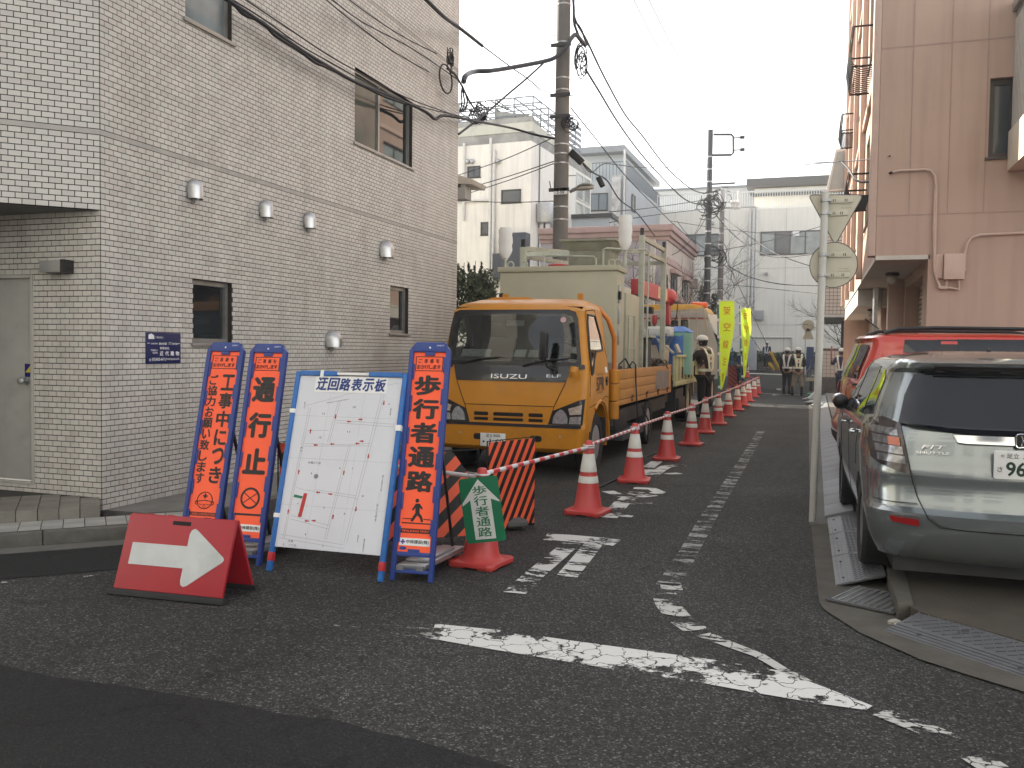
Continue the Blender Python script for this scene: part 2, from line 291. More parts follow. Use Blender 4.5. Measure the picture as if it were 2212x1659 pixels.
marking('edge_line', [gs(G3, [(1245, 843), (1362, 848)], .16), gs(G3, [(1262, 880), (1290, 950), (1345, 1020), (1440, 1085)], .16), ribbon(gp((1520, 1372), (1570, 1392), (1640, 1418), (1690, 1448), (1760, 1482), (1810, 1505)), [.11, .09, .07, .06, .05, .03]), ribbon(gp((1905, 1540), (1960, 1562), (2030, 1590), (2080, 1620), (2150, 1665)), .13)], paintB)
marking('edge_line_trace', [gs(G3, [(1280, 840), (1350, 740), (1420, 620), (1500, 480), (1560, 380), (1610, 300), (1680, 190), (1740, 90), (1790, 0)], .15)], paintC)
W6 = zm(2600, 1100, .3616)
marking('edge_line_far', [gs(W6, [(1250, 1265), (1262, 1245)], .2), gs(W6, [(1268, 1235), (1290, 1208)], .2)], paintA)
marking('trace_line_left', [gs(F8, [(10, 1235), (160, 1220)], .03), gs(F8, [(540, 1210), (590, 1205)], .02), gs(F8, [(910, 1172), (1060, 1152)], .02)], paintB)
# far white bar lying across the side street and lit strip
# left pavement : gutter, kerb, white tiles, step, concrete slab
D45 = Fr((-5.375, 5.375, 0), (1, 1, 0), (-1, 1, 0), (0, 0, 1))     # a along the cut corner, b towards the wall ; kerb face at b = 0
gut = M('gutter_concrete', (.12, .117, .105), .85, var=.15, vs_=5, bump=.3, dirt=.5); kerb_m = M('kerb_stone', (.11, .104, .09), .9, var=.2, vs_=8, bump=.5, bs=60, dirt=.6, dcol=(.06, .055, .045))
b = MB(); b.box(-6, .45, -.2, 0, -.05, .006, D45).box(.45, 1.1, -.2, .02, -.05, .006, D45); kind(b.build('gutter', gut), 'structure')
kb = thing('kerb', 'grey kerb stones along the cut corner of the tiled building', 'kerb', D45(-1, 0)); kb['kind'] = 'structure'; del kb['category']; del kb['label']
for i in range(8):
    a1 = .95-i*.62
    MB().box(a1-.615, a1, 0, .1, 0, .105+.002*(i % 2), D45).build('kerb_stone', kerb_m, kb, bevel=.012)
pv = thing('pavement', '', ''); pv['kind'] = 'structure'; del pv['category']; del pv['label']
wt = [M('pavement_tile_'+n_, c, .45, var=.06, vs_=10, dirt=.3) for n_, c in (('pale', (.36, .355, .33)), ('grey', (.3, .295, .28)))]
MB().box(-6, .95, .1, .46, 0, .108, D45).build('grout_bed', M('grout_dark', (.05, .047, .04), .9), pv)
for i in range(26):
    a1 = .93-i*.155
    for q in range(3): MB().box(a1-.148, a1, .104+q*.118, .104+q*.118+.114, .1, .115, D45).build('paving_tile', wt[(i+q) % 2], pv)
st = thing('entrance_step', '', ''); st['kind'] = 'structure'; del st['category']; del st['label']
brown = [M('step_tile_'+str(i), c, .5, var=.1, vs_=12, dirt=.35) for i, c in enumerate(((.16, .15, .125), (.19, .175, .15)))]
MB().prism([(-5.74, 5.68), (-6.02, 6.15), (-10, 6.15), (-10, 1.42)], .0, .196).build('step_core', M('grout_brown', (.045, .04, .033), .9), st)
S45 = D45.at(0, .47)
for i in range(24):
    a1 = .12-i*.155
    MB().box(a1-.148, a1, -.008, .01, .112, .2, S45).build('riser_tile', brown[i % 2], st)
    for q in range(5):
        lim = 6.14
        p = S45(a1, .045+q*.15+.14); p0_ = S45(a1-.148, .045+q*.15+.14)
        if p.y < lim and p0_.y < lim: MB().box(a1-.148, a1, .012 if q == 0 else .03+q*.15, .02+q*.15+.155, .19, .206, S45).build('tread_tile', brown[(i+q) % 2], st)
sw = MB(); sw.prism([(-5.95, 6.17), (-5.52, 6.2), (-5.0, 6.75), (-5.0, 60), (-5.95, 60)], 0, .085); kind(sw.build('sidewalk', concrete), 'structure')
sw = MB(); sw.prism([(-4.99, 6.7), (-4.86, 6.75), (-4.86, 60), (-4.99, 60)], 0, .1); kind(sw.build('sidewalk_kerb', kerb_m), 'structure')

# ================================================================ left building, tiled
XF = -5.95; YC = 6.15
lb = thing('tiled_building', 'large pale tiled building with dark joints filling the left of the street', 'building', (XF, YC, 0))
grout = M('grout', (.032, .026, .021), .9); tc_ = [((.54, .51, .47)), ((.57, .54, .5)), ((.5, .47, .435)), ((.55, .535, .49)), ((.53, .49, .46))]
tile_m = [M('wall_tile_%d' % i, c, .33, var=.07, vs_=3.5, dirt=.22, ds=.7, dcol=(.25, .225, .2), dlo=.5, spec=.4, streak=.12) for i, c in enumerate(tc_)]
FAC = Fr((XF, YC, .0), (0, 1, 0), (0, 0, 1), (1, 0, 0))
REC = Fr((XF, YC, .0), (-1, 0, 0), (0, 0, 1), (0, -1, 0))
CHA = Fr((XF, YC, .0), (-1, -1, 0), (0, 0, 1), (1, -1, 0))
OFF = .08                       # the courses start at the pavement
def snap(z): return OFF+round((z-OFF)/.05)*.05
def wall_faces(mb, fr, a0, a1, b0, b1, holes, depth):
    A = sorted({a0, a1, *[h[0] for h in holes], *[h[1] for h in holes]}); B = sorted({b0, b1, *[h[2] for h in holes], *[h[3] for h in holes]})
    for i in range(len(A)-1):
        for j_ in range(len(B)-1):
            ca = (A[i]+A[i+1])/2; cb = (B[j_]+B[j_+1])/2
            if any(h[0] < ca < h[1] and h[2] < cb < h[3] for h in holes): continue
            mb.quad(fr(A[i], B[j_]), fr(A[i+1], B[j_]), fr(A[i+1], B[j_+1]), fr(A[i], B[j_+1]))
    for h in holes:
        c = [(h[0], h[2]), (h[1], h[2]), (h[1], h[3]), (h[0], h[3])]
        for i in range(4): p, q = c[i], c[(i+1) % 4]; mb.quad(fr(*p), fr(*q), fr(*q, -depth), fr(*p, -depth))
tiles = []      # (frame, a0, a1, b0, variant, distance)
def lay(fr, a0, a1, b0, b1, holes=(), skips=(), vjoint=None):
    nb = int(round((b1-b0)/.05))
    for j_ in range(nb):
        z = b0+j_*.05
        if any(s0-.001 < z < s1-.001 for s0, s1 in skips): continue
        a = a0 - (.05 if j_ % 2 else 0)
        while a < a1-.01:
            t0, t1 = max(a, a0)+.0035, min(a+.1, a1)-.0035; a += .1
            for h in holes:
                if h[2]-.001 <= z < h[3]-.02:
                    if t0 >= h[0]-.01 and t1 <= h[1]+.01: t1 = t0; break
                    if t0 < h[0] < t1: t1 = h[0]-.002
                    elif t0 < h[1] < t1: t0 = h[1]+.002
            if vjoint and t0 < vjoint < t1:
                if t1-vjoint > .015: tiles.append((fr, vjoint+.004, t1, z+.0035, rnd.choice((0, 1, 2, 3))))
                t1 = vjoint-.004
            if t1-t0 < .012: continue
            tiles.append((fr, t0, t1, z+.0038, rnd.choice((0, 0, 1, 1, 2, 3, 4))))
def H(y0, y1, z0, z1): return (y0-YC, y1-YC, snap(z0), snap(z1))
holes = [H(7.25, 7.98, 4.78, 6.1), H(10.62, 12.41, 4.33, 5.33), H(7.36, 7.985, 1.56, 2.23), H(11.70, 12.32, 1.76, 2.46)]
LEN = 8.09; HT = 10.08
bw = MB(); wall_faces(bw, FAC, 0, LEN, 0, HT, holes, .12)
dh = [(.77, 1.9, .265, 2.18)]
wall_faces(bw, REC, 0, 4.2, 0, 2.73, dh, .06)
wall_faces(bw, CHA, 0, 4.5, 2.73, HT, [], .1)
p = CHA(4.5, 2.73)
bw.quad((XF, YC, 2.735), (p.x, p.y, 2.735), (p.x-2, YC, 2.735)); bw.quad((p.x, p.y, 2.73), (p.x-9, p.y, 2.73), (p.x-9, p.y, HT), (p.x, p.y, HT))
bw.quad((p.x, YC, 2.73), (XF-12, YC, 2.73), (XF-12, p.y, 2.73), (p.x, p.y, 2.73))
bw.quad((XF, YC+LEN, 0), (XF-12, YC+LEN, 0), (XF-12, YC+LEN, HT), (XF, YC+LEN, HT)); bw.quad((XF, YC, HT), (XF, YC+LEN, HT), (XF-12, YC+LEN, HT), (XF-12, p.y, HT), (p.x, p.y, HT))
bw.build('wall', grout, lb, smooth=False)
b = MB().box(-.18, 0, -.0, .03, 0, .0, FAC)
SK = [(3.38, 3.43), (6.33, 6.38)]
lay(FAC, 0, LEN, OFF, OFF+10, holes, SK, 3.73)
lay(REC, 0, 2.4, OFF, 2.73, dh)
lay(CHA, 0, 3.6, 2.73, 2.73+5.0, (), SK)
belt = M('sealant_grey', (.4, .375, .345), .8, var=.1)
jb = MB().box(0, LEN, 3.384, 3.427, 0, .003, FAC).box(0, LEN, 6.334, 6.377, 0, .003, FAC).box(3.7235, 3.7365, OFF, 10, 0, .0045, FAC).box(0, 4.4, 3.384, 3.427, 0, .003, CHA).box(0, 4.4, 6.334, 6.377, 0, .003, CHA)
jb.build('expansion_joint', belt, lb, smooth=False)
MB().quad((XF+.001, YC, 2.725), CHA(4.4, 2.725), Vector((CHA(4.4, 0).x, YC, 2.725))).build('soffit', M('soffit_paint', (.2, .2, .19), .8, var=.1, dirt=.4), lb)
def area(t):
    fr, a0, a1, z, v = t; p = fr((a0+a1)/2, z); d = p-CP; 
    dd = d.dot(fw)
    if dd < 1: return 0
    u_ = 1106+FPX*d.dot(R2)/dd; v_ = 829.5-FPX*d.dot(U2)/dd
    if not (5 < u_ < 2200 and 5 < v_ < 1650): return 0
    return (a1-a0)*abs(d.normalized().dot(fr.n))/dd**2
order = sorted(range(len(tiles)), key=lambda i: -area(tiles[i])); near = set(order[:298])
big = MB(); tmesh = {}
for i, (fr, a0, a1, z, v) in enumerate(tiles):
    if i in near:
        key = (id(fr), round(a1-a0, 3), v)
        if key not in tmesh:
            q = MB().box(0, a1-a0, 0, .0424, 0, .005, Fr((0, 0, 0), fr.u, fr.v, fr.n)); q.k = 0
            o = q.build('tile', tile_m[v], None, smooth=False); tmesh[key] = o.data; o.parent = lb
        else:
            o = bpy.data.objects.new('tile', tmesh[key]); col.objects.link(o); o.parent = lb
        o.location = fr(a0, z)-lb.location
    else:
        big.k = v; p = [fr(a, b_, c) for c in (0, .005) for b_ in (z, z+.0424) for a in (a0, a1)]
        big.add(p, [(4, 5, 7, 6), (0, 1, 5, 4), (2, 6, 7, 3), (0, 4, 6, 2), (1, 3, 7, 5)])
kind(big.build('tile', tile_m, lb, smooth=False), 'stuff')
alu = M('aluminium_frame', (.33, .325, .31), .4, .6, var=.12, dirt=.3); alub = M('bronze_frame', (.05, .045, .04), .4, .4)
gl = glass('window_glass', (.018, .022, .024)); frost = M('frosted_glass', (.16, .19, .2), .22, var=.45, vs_=2.2, spec=.5); gl2 = M('window_glass_curtain', (.085, .092, .08), .1, var=.35, vs_=1.5, spec=.25)
def window(parent, fr, a0, a1, b0, b1, fm, pm, depth=.1, bars=(), fwid=.035, sill=True, rows=(), out=False):
    c0, c1 = (-depth, -depth+.05) if not out else (0.002, .05)
    w_ = MB(); f = fwid
    w_.box(a0, a0+f, b0, b1, c0, c1, fr).box(a1-f, a1, b0, b1, c0, c1, fr).box(a0+f, a1-f, b0, b0+f, c0, c1, fr).box(a0+f, a1-f, b1-f, b1, c0, c1, fr)
    for x in bars: w_.box(x-f*.45, x+f*.45, b0+f, b1-f, c0+.004, c1-.004, fr)
    for z in rows: w_.box(a0+f, a1-f, z-f*.4, z+f*.4, c0+.006, c1-.006, fr)
    wo = w_.build('window', fm, parent, smooth=False)
    xs_ = [a0+f]+list(bars)+[a1-f]
    for i in range(len(xs_)-1):
        MB().box(xs_[i]+.001, xs_[i+1]-.001, b0+f-.002, b1-f+.002, c0+.012+.003*(i % 2), c0+.02+.003*(i % 2), fr).build('pane', pm[i % len(pm)] if isinstance(pm, (list, tuple)) else pm, wo, smooth=False)
    if sill: MB().box(a0-.04, a1+.05, b0-.035, b0, -depth+.02, .03, fr).build('sill', fm, wo, bevel=.004)
    return wo
window(lb, FAC, *holes[0], alu, frost, fwid=.05)
window(lb, FAC, *holes[1], alu, [gl2, gl], bars=(5.27,), fwid=.04)
window(lb, FAC, *holes[2], alu, gl, fwid=.05); window(lb, FAC, *holes[3], alu, gl, fwid=.05)
bw2 = MB().quad((XF-2.3, YC, 0), (XF-2.3, YC-2.4, 0), (XF-2.3, YC-2.4, 2.73), (XF-2.3, YC, 2.73)).build('added_shade_wall', grout, lb, smooth=False)  # wall outside the view, added to keep light out of the door recess
# lifted roller shutter box above each opening reads as a dark lintel
hm = M('stainless_hood', (.5, .5, .5), .36, .9, var=.1, vs_=8)
def hood(y, z, w_, label, h):
    t = thing('vent_hood', label, 'vent hood', (XF, y, z), 0, 'round-topped vent hoods on the tiled wall')
    fr = Fr((XF, y, z), (0, 1, 0), (0, 0, 1), (1, 0, 0)); r = w_/2; n_ = 12
    b_ = MB(); rows = []
    for k in range(8):                       # a quarter-dome over a half tube
        th = k/7*math.pi/2
        rows.append([fr(r*math.cos(math.pi*i/n_)*1, (h-r)+r*math.sin(th)*1.0, .012+.02+r*1.15*math.sin(math.pi*i/n_)*math.cos(th)) for i in range(n_+1)] if k else None)
    low = [fr(r*math.cos(math.pi*i/n_), 0, .012+.02+r*1.15*math.sin(math.pi*i/n_)) for i in range(n_+1)]
    mid = [fr(r*math.cos(math.pi*i/n_), h-r, .012+.02+r*1.15*math.sin(math.pi*i/n_)) for i in range(n_+1)]
    rows[0] = mid; rows = [low]+rows
    # narrow as the dome rises
    for k in range(2, len(rows)):
        th = (k-1)/7*math.pi/2; s_ = math.cos(th)
        rows[k] = [fr(r*math.cos(math.pi*i/n_)*max(s_, .05), (h-r)+r*math.sin(th), .03+r*1.15*math.sin(math.pi*i/n_)*max(s_, .05)) for i in range(n_+1)]
    vv = [p for rr in rows for p in rr]; m_ = n_+1
    b_.add(vv, [(k*m_+i, k*m_+i+1, (k+1)*m_+i+1, (k+1)*m_+i) for k in range(len(rows)-1) for i in range(n_)])
    b_.build('hood_shell', hm, t, sharp=60)
    MB().lathe([(r*.98, 0), (r*.98, .03)], 20, Fr(fr(0, h*.42, .004), fr.u, fr.v, fr.n)).build('wall_flange', steel, t)
    MB().lathe([(r*.7, 0), (r*.7, .01)], 16, Fr(fr(0, h*.36, .03), fr.u, fr.v, fr.n)).build('duct_mouth', black, t)
    MB().box(-.01, .01, -.05, .02, .02, .06, fr).build('drip_spout', steel, t)
hood(7.335, 3.02, .17, 'steel vent hood nearest the building corner, leftmost in the upper row', .2)
hood(8.54, 3.01, .17, 'second steel vent hood from the building corner in the upper row', .2)
hood(9.44, 3.01, .17, 'third steel vent hood from the building corner in the upper row', .2)
hood(11.46, 2.86, .25, 'vent hood above the narrow ground floor window nearest the yellow truck', .25)
hood(10.0, 1.56, .25, 'lowest vent hood, just above the white detour map board', .22)
# blue plate
pl = thing('company_plate', 'small square dark blue company plate with white Japanese lettering on the tiled wall', 'sign', (XF, 6.92, 1.38))
PF = Fr((XF+.006, 6.685, 1.378), (0, 1, 0), (0, 0, 1), (1, 0, 0))
MB().box(0, .47, 0, .297, 0, .014, PF).build('plate', M('plate_navy', (.012, .018, .085), .35, var=.1), pl, bevel=.003)
b = MB(); q = lambda s, x0, x1, y0, y1, bo=.01: put(b, s, PF, x0*.47, x1*.47, (1-y1)*.297, (1-y0)*.297, .0155, bo)
q('ご契約窓口', .24, .47, .125, .185); q('JR総武線', .12, .31, .33, .385); q('錦糸町駅', .345, .58, .315, .395, .02); q('北口', .63, .73, .295, .34); q('ロータリー', .63, .73, .355, .39); q('信号前', .74, .9, .32, .39, .02)
b.box(.02*.47, .09*.47, .65*.297, .665*.297, .0145, .0157, PF).box(.91*.47, .98*.47, .65*.297, .665*.297, .0145, .0157, PF)
q('有限会社', .37, .655, .455, .54, .02); q('不動産の', .11, .31, .535, .6); q('相談室', .165, .31, .62, .68); q('近', .37, .475, .595, .74, .03); q('代', .53, .635, .595, .74, .03); q('建', .685, .79, .595, .74, .03); q('物', .84, .945, .595, .74, .03)
q('☎', .065, .12, .83, .915); q('(03)3622-6671', .14, .525, .81, .925, .03); q('/', .525, .56, .82, .92); q('FAX(03)3622-6775', .565, .95, .82, .9, .01)
b.prism([(.055*.47, .79*.297), (.055*.47, .93*.297), (.14*.47, .965*.297), (.215*.47, .9*.297), (.215*.47, .79*.297)], .0145, .0157, PF)
b.build('lettering', whiteprint, pl, smooth=False)
# door, frame, handle, lamp box in the recess
DM = M('door_paint', (.33, .325, .3), .45, var=.05, dirt=.2)
dr = thing('entrance_door', 'plain beige steel door with a round handle set in the tiled recess', 'door', (-6.75, YC, .265))
MB().box(.785, 1.88, .3, 2.165, -.05, -.02, REC).build('door_leaf', DM, dr, bevel=.003)
MB().box(.77, .8, .265, 2.18, -.04, .012, REC).box(.8, 1.9, 2.15, 2.18, -.04, .012, REC).box(.8, 1.9, .265, .285, -.04, .012, REC).build('door_frame', M('door_frame_paint', (.38, .37, .34), .5), dr, bevel=.002)
hd = MB(); hd.lathe([(.036, 0), (.036, .008), (.014, .012), (.013, .045), (.03, .055), (.034, .07), (.028, .085), (.004, .09)], 16, Fr(REC(.875, 1.215, -.02), REC.u, REC.v, REC.n)); hd.build('handle', steel, dr)
MB().box(.815, .818, 1.1, 1.27, -.022, -.004, REC).build('lock_edge', black, dr)
s_ = MB().box(.825, .9, 1.25, 1.37, -.019, -.0175, REC).build('security_sticker', M('sticker_blue', (.012, .016, .13), .4), dr)
MB().prism([(.832, 1.29), (.832, 1.355), (.893, 1.29)], -.0174, -.0165, REC).build('sticker_triangle', M('sticker_yellow', (.5, .42, .05), .5), s_)
lp = thing('wall_lamp_box', 'grey box lamp with a black end cap above the door in the recess', 'lamp', REC(.43, 2.18))
MB().box(.32, .56, 2.185, 2.29, .005, .13, REC).build('lamp_box', M('lamp_acrylic', (.24, .24, .23), .4), lp, bevel=.006); MB().box(.295, .32, 2.18, 2.296, .005, .134, REC).build('end_cap', black, lp)
# ================================================================ buildings behind
N1 = zm(1780, 300, .5122); N2 = zm(2300, 850, .5122); N3 = zm(2400, 400, .6028); QR = zm(3100, 0, .8442); RR = zm(3000, 900, .4219)
def xz(p): return (p.x, p.z)
def fbox(p0, p1):
    return (min(p0[0], p1[0]), max(p0[0], p1[0]), min(p0[1], p1[1]), max(p0[1], p1[1]))
class Face:
    "a vertical wall: rectangles given by picture corners are dropped onto it"
    def __init__(s, o, u, n):
        s.fr = Fr(o, u, (0, 0, 1), n); s.o = Vector(o); s.n = s.fr.n
    def ab(s, p):
        d = ray(p); t = (s.o-CP).dot(s.n)/d.dot(s.n); q = CP+d*t-s.o; return (q.dot(s.fr.u), q.z)
    def rect(s, f, x0, y0, x1, y1):
        a = s.ab(f((x0+x1)/2, y0)); b = s.ab(f((x0+x1)/2, y1)); l = s.ab(f(x0, (y0+y1)/2)); r = s.ab(f(x1, (y0+y1)/2))
        return (min(l[0], r[0]), max(l[0], r[0]), min(a[1], b[1]), max(a[1], b[1]))
def pane_at(parent, F, f, x0, y0, x1, y1, fm, pm, bars=0, rows=(), fwid=.06, sill=True):
    a0, a1, b0, b1 = F.rect(f, x0, y0, x1, y1)
    return window(parent, F.fr, a0, a1, b0, b1, fm, pm, bars=[a0+(a1-a0)*k/(bars+1) for k in range(1, bars+1)], rows=[b0+(b1-b0)*k for k in rows], fwid=fwid, sill=sill, out=True)
cream = M('cream_wall_paint', (.68, .65, .57), .7, var=.05, vs_=.6, dirt=.25, dcol=(.35, .33, .28), ds=.9); offw = M('white_wall_paint', (.78, .76, .71), .6, var=.04, vs_=.5, dirt=.2, dcol=(.45, .44, .42), ds=.6, streak=.15)
stain = M('stained_parapet', (.3, .3, .29), .8, var=.3, vs_=1.5, dirt=.7, dcol=(.12, .12, .12), ds=1.); pipe_w = M('pipe_white', (.6, .6, .58), .5); navy = M('navy_panel', (.02, .028, .05), .4); dk = M('dark_frame', (.035, .035, .037), .4, .3)
gfar = glass('far_glass', (.05, .06, .07), .1); gpale = M('pale_blind_glass', (.25, .28, .28), .15, var=.3, vs_=1.2); steel_g = M('railing_grey', (.14, .16, .19), .5, .4)
def prismbld(name, label, pts, z0, z1, mat, walls='wall', cat='building'):
    t = thing(name, label, cat, (sum(p[0] for p in pts)/len(pts), sum(p[1] for p in pts)/len(pts), z0))
    MB().prism(pts, z0, z1).build(walls, mat, t, smooth=False); return t
def pipe(parent, pts, r, mat=pipe_w, name='downpipe', seg=8): return MB().tube(pts, r, seg).build(name, mat, parent)
# --- A : white stair building
yA = 38
dA = Vector((math.sin(R(2.8)), math.cos(R(2.8)), 0)); lA = Vector((-math.cos(R(2.8)), math.sin(R(2.8)), 0))
cA = aY(N1(612, 495), yA); hA = cA.z; cA.z = 0
p1 = cA+lA*14; p2_ = cA+dA*9.3; p3_ = p2_+lA*14
A = prismbld('white_building', 'tall white building with rooftop pipe frame rising behind the tiled building', [(cA.x, cA.y), (p2_.x, p2_.y), (p3_.x, p3_.y), (p1.x, p1.y)], 0, hA, offw)
FA = Face(cA, -lA, -dA); FB = Face(cA, dA, -lA)
FAd = MB()
pane_at(A, FA, N1, 120, 692, 218, 780, dk, gfar, 1); pane_at(A, FA, N1, 380, 872, 530, 975, dk, gfar); pane_at(A, FA, N1, 222, 1122, 283, 1222, dk, gfar); pane_at(A, FA, N1, 140, 1515, 275, 1650, dk, gfar)
a0, a1, b0, b1 = FA.rect(N1, 415, 1215, 605, 1565); MB().box(a0, 0, b0-.5, b1, .02, .6, FA.fr).build('dark_bay', navy, A, bevel=.02); r_ = FA.rect(N1, 335, 1370, 415, 1565); MB().box(r_[0], r_[1], r_[2], r_[3], .02, .4, FA.fr).build('dark_bay', navy, A)
for x, y0, y1 in ((305, 480, 1650), (330, 570, 1650), (100, 520, 1110)):
    a, bt = FA.ab(N1(x, y0)); _, bb = FA.ab(N1(x, y1)); pipe(A, [FA.fr(a, bt, .1), FA.fr(a, max(bb, .1), .1)], .07)
a, bt = FA.ab(N1(50, 968)); a2, _ = FA.ab(N1(290, 962)); pipe(A, [FA.fr(a, bt, .09), FA.fr(a2, bt, .09)], .06, name='cross_pipe')
for x in (126, 160, 360): a, z = FA.ab(N1(x, 658)); MB().ball(FA.fr(a, z, .08), .12).build('vent_cap', steel, A)
# parapet bands and rooftop
MB().box(-14.02, .02, hA+.0, hA+.42, -.3, -.02, FA.fr).box(0, 9.3, hA, hA+.42, -.3, -.02, FB.fr).build('stained_band', stain, A)
MB().box(-14, .04, hA+.43, hA+.85, -.3, .02, FA.fr).box(.04, 9.3, hA+.43, hA+.85, -.3, .02, FB.fr).build('parapet_panel', M('parapet_cream', (.5, .5, .44), .7, var=.08, vs_=1, dirt=.2), A)
sm = MB()
for k in range(10): sm.box(-13.4+k*1.15, -13.37+k*1.15, hA+.43, hA+.85, .022, .04, FA.fr)
sm.build('panel_joint', pipe_w, A)
MB().box(-14, .0, hA+.86, hA+1.1, -.35, -.05, FA.fr).build('top_kerb', stain, A); MB().prism([(-3.6, hA+1.11), (-.35, hA+1.11), (-.35, hA+1.3), (-1.6, hA+1.5), (-2., hA+1.65), (-2.0, hA+1.12)], -2.2, -.4, FA.fr).build('roof_hut', M('hut_grey', (.3, .3, .28), .7, var=.2), A)
def scaffold(name, parent, fr, a0, a1, na, z0, z1, nz, c0, c1, nc, r=.035, mat=steel_g):
    m_ = MB()
    xs_ = [a0+(a1-a0)*i/na for i in range(na+1)]; zs = [z0+(z1-z0)*i/nz for i in range(nz+1)]; cs = [c0+(c1-c0)*i/nc for i in range(nc+1)]
    for x in xs_:
        for c in (c0, c1): m_.bar(fr(x, z0, c), fr(x, z1, c), r)
        for z in zs[1:]: m_.bar(fr(x, z, c0), fr(x, z, c1), r)
    for c in cs:
        for z in (zs[1:] if c in (c0, c1) else zs[-1:]): m_.bar(fr(a0, z, c), fr(a1, z, c), r)
    for c in cs[1:-1]:
        for x in (a0, a1): m_.bar(fr(x, z0, c), fr(x, z1, c), r)
    return kind(m_.build(name, mat, parent, smooth=False), 'stuff')
scaffold('rooftop_frame', A, FA.fr, -6.5, -.05, 7, hA+.86, hA+2.05, 3, -6.5, -.25, 6, .05)
MB().bar(FA.fr(-2.1, hA+2.0, -.3), FA.fr(-1.3, hA+1.55, -.3), .16, .06).build('leaning_plank', dk, A)
sm = MB()
for k in range(14):
    for z in range(6): sm.box(4.4+k*.3, 4.62+k*.3, hA+.9+z*.3, hA+1.08+z*.3, -.4, -.36, FB.fr)
sm.build('roof_lattice', steel_g, A, smooth=False)['kind'] = 'stuff'
for x, z in ((645, 1050), (755, 1100)):
    a, zz = FB.ab(N1(x+20, z)); MB().box(a-.4, a+.4, zz-.5, zz+.4, .02, .7, FB.fr).build('duct_hood', steel, A, bevel=.1); pipe(A, [FB.fr(a, zz-.5, .3), FB.fr(a-.2, zz-4, .3)], .05, dk, 'duct_pipe')
a, bt = FB.ab(N1(670, 520)); pipe(A, [FB.fr(a, bt, .04), FB.fr(a, .2, .04)], .03, steel_g)
for k in range(2):
    for z in range(4): a0, a1 = 6.6+k*1.3, 7.7+k*1.3; window(A, FB.fr, a0, a1, hA-6+z*1.5, hA-4.65+z*1.5, pipe_w, gpale, fwid=.05, out=True, sill=False)
# --- B grey house with balcony
yB = 50; z = lambda f, a, b, y: aY(f(a, b), y)
cB = z(N1, 1290, 570, yB); cBl = z(N1, 955, 590, yB); topB = cB.z; botB = z(N1, 1340, 790, yB)
greyB = M('grey_siding', (.36, .38, .41), .6, var=.06, vs_=1); blueB = M('pale_blue_siding', (.42, .47, .5), .6, var=.05, vs_=1)
cb = z(N1, 1340, 790, yB); 
B_ = prismbld('grey_house', 'grey house with a flat-roofed top floor and balcony rail left of the street end', [(cBl.x-3, yB), (cb.x, yB), (cb.x+.3, yB+12), (cBl.x-3, yB+12)], 0, cb.z, greyB)
MB().prism([(cBl.x-3, yB+1.), (cB.x, yB+1.), (cB.x, yB+11), (cBl.x-3, yB+11)], cb.z+.002, topB-.01).build('upper_floor', blueB, B_, smooth=False)
e0 = z(N1, 1320, 545, yB); MB().prism([(cBl.x-3, yB+.2), (e0.x, yB+.2), (e0.x+.1, yB+11.8), (cBl.x-3, yB+11.8)], topB, topB+.35).build('roof', M('roof_grey', (.2, .22, .25), .6), B_, smooth=False)
FB1 = Face((cb.x, yB, 0), (1, 0, 0), (0, -1, 0)); FB2 = Face((cb.x+.02, yB, 0), (.025, 1, 0), (1, -.025, 0)); FU = Face((cB.x, yB+1, 0), (1, 0, 0), (0, -1, 0))
pane_at(B_, FB1, N1, 1060, 900, 1197, 1035, dk, M('screen_blue', (.13, .17, .21), .4), 1); pane_at(B_, FB2, N1, 1380, 912, 1405, 1040, dk, gfar); pane_at(B_, FU, N1, 995, 685, 1060, 735, dk, gfar)
r_ = FB1.rect(N1, 1237, 765, 1300, 1100); MB().box(r_[0], r_[1], r_[2]-2, r_[3], .01, .3, FB1.fr).build('stained_pier', M('stained_white', (.5, .5, .5), .7, var=.25, vs_=3, dirt=.7, dcol=(.15, .15, .15)), B_)
sm = MB(); xl = cBl.x-3
for k in range(40): sm.box(xl+k*.17, xl+k*.17+.03, cb.z, cb.z+.95, yB-.0, yB+.03) if xl+k*.17 < cb.x else None
sm = MB(); k = 0
while xl+k*.2 < cb.x: sm.bar((xl+k*.2, yB, cb.z), (xl+k*.2, yB, cb.z+1), .03); k += 1
for k in range(50): sm.bar((cb.x, yB+k*.23, cb.z), (cb.x, yB+k*.23, cb.z+1), .03)
sm.bar((xl, yB, cb.z+1), (cb.x, yB, cb.z+1), .05).bar((cb.x, yB, cb.z+1), (cb.x, yB+11.5, cb.z+1), .05); sm.build('balcony_rail', steel_g, B_, smooth=False)['kind'] = 'stuff'
pipe(B_, [(cb.x-.1, yB-.1, topB), (cb.x-.1, yB-.1, 1)], .06)
# --- C pale blue low block
yC_ = 44; c0 = z(N1, 900, 1100, yC_); c1 = z(N1, 1215, 1085, yC_)
C_ = prismbld('pale_blue_block', 'low pale blue block with a thin dark roof edge between grey house and pole', [(c0.x-1, yC_), (c1.x, yC_), (c1.x+.1, yC_+5.8), (c0.x-1, yC_+5.8)], 0, c1.z, blueB)
MB().box(c0.x-1, c1.x+.15, yC_-.15, yC_+5.9, c1.z, c1.z+.2).build('roof', dk, C_)
FC2 = Face((c1.x+.01, yC_, 0), (0, 1, 0), (1, 0, 0)); pane_at(C_, FC2, N1, 1235, 1125, 1262, 1215, pipe_w, gpale, 1)
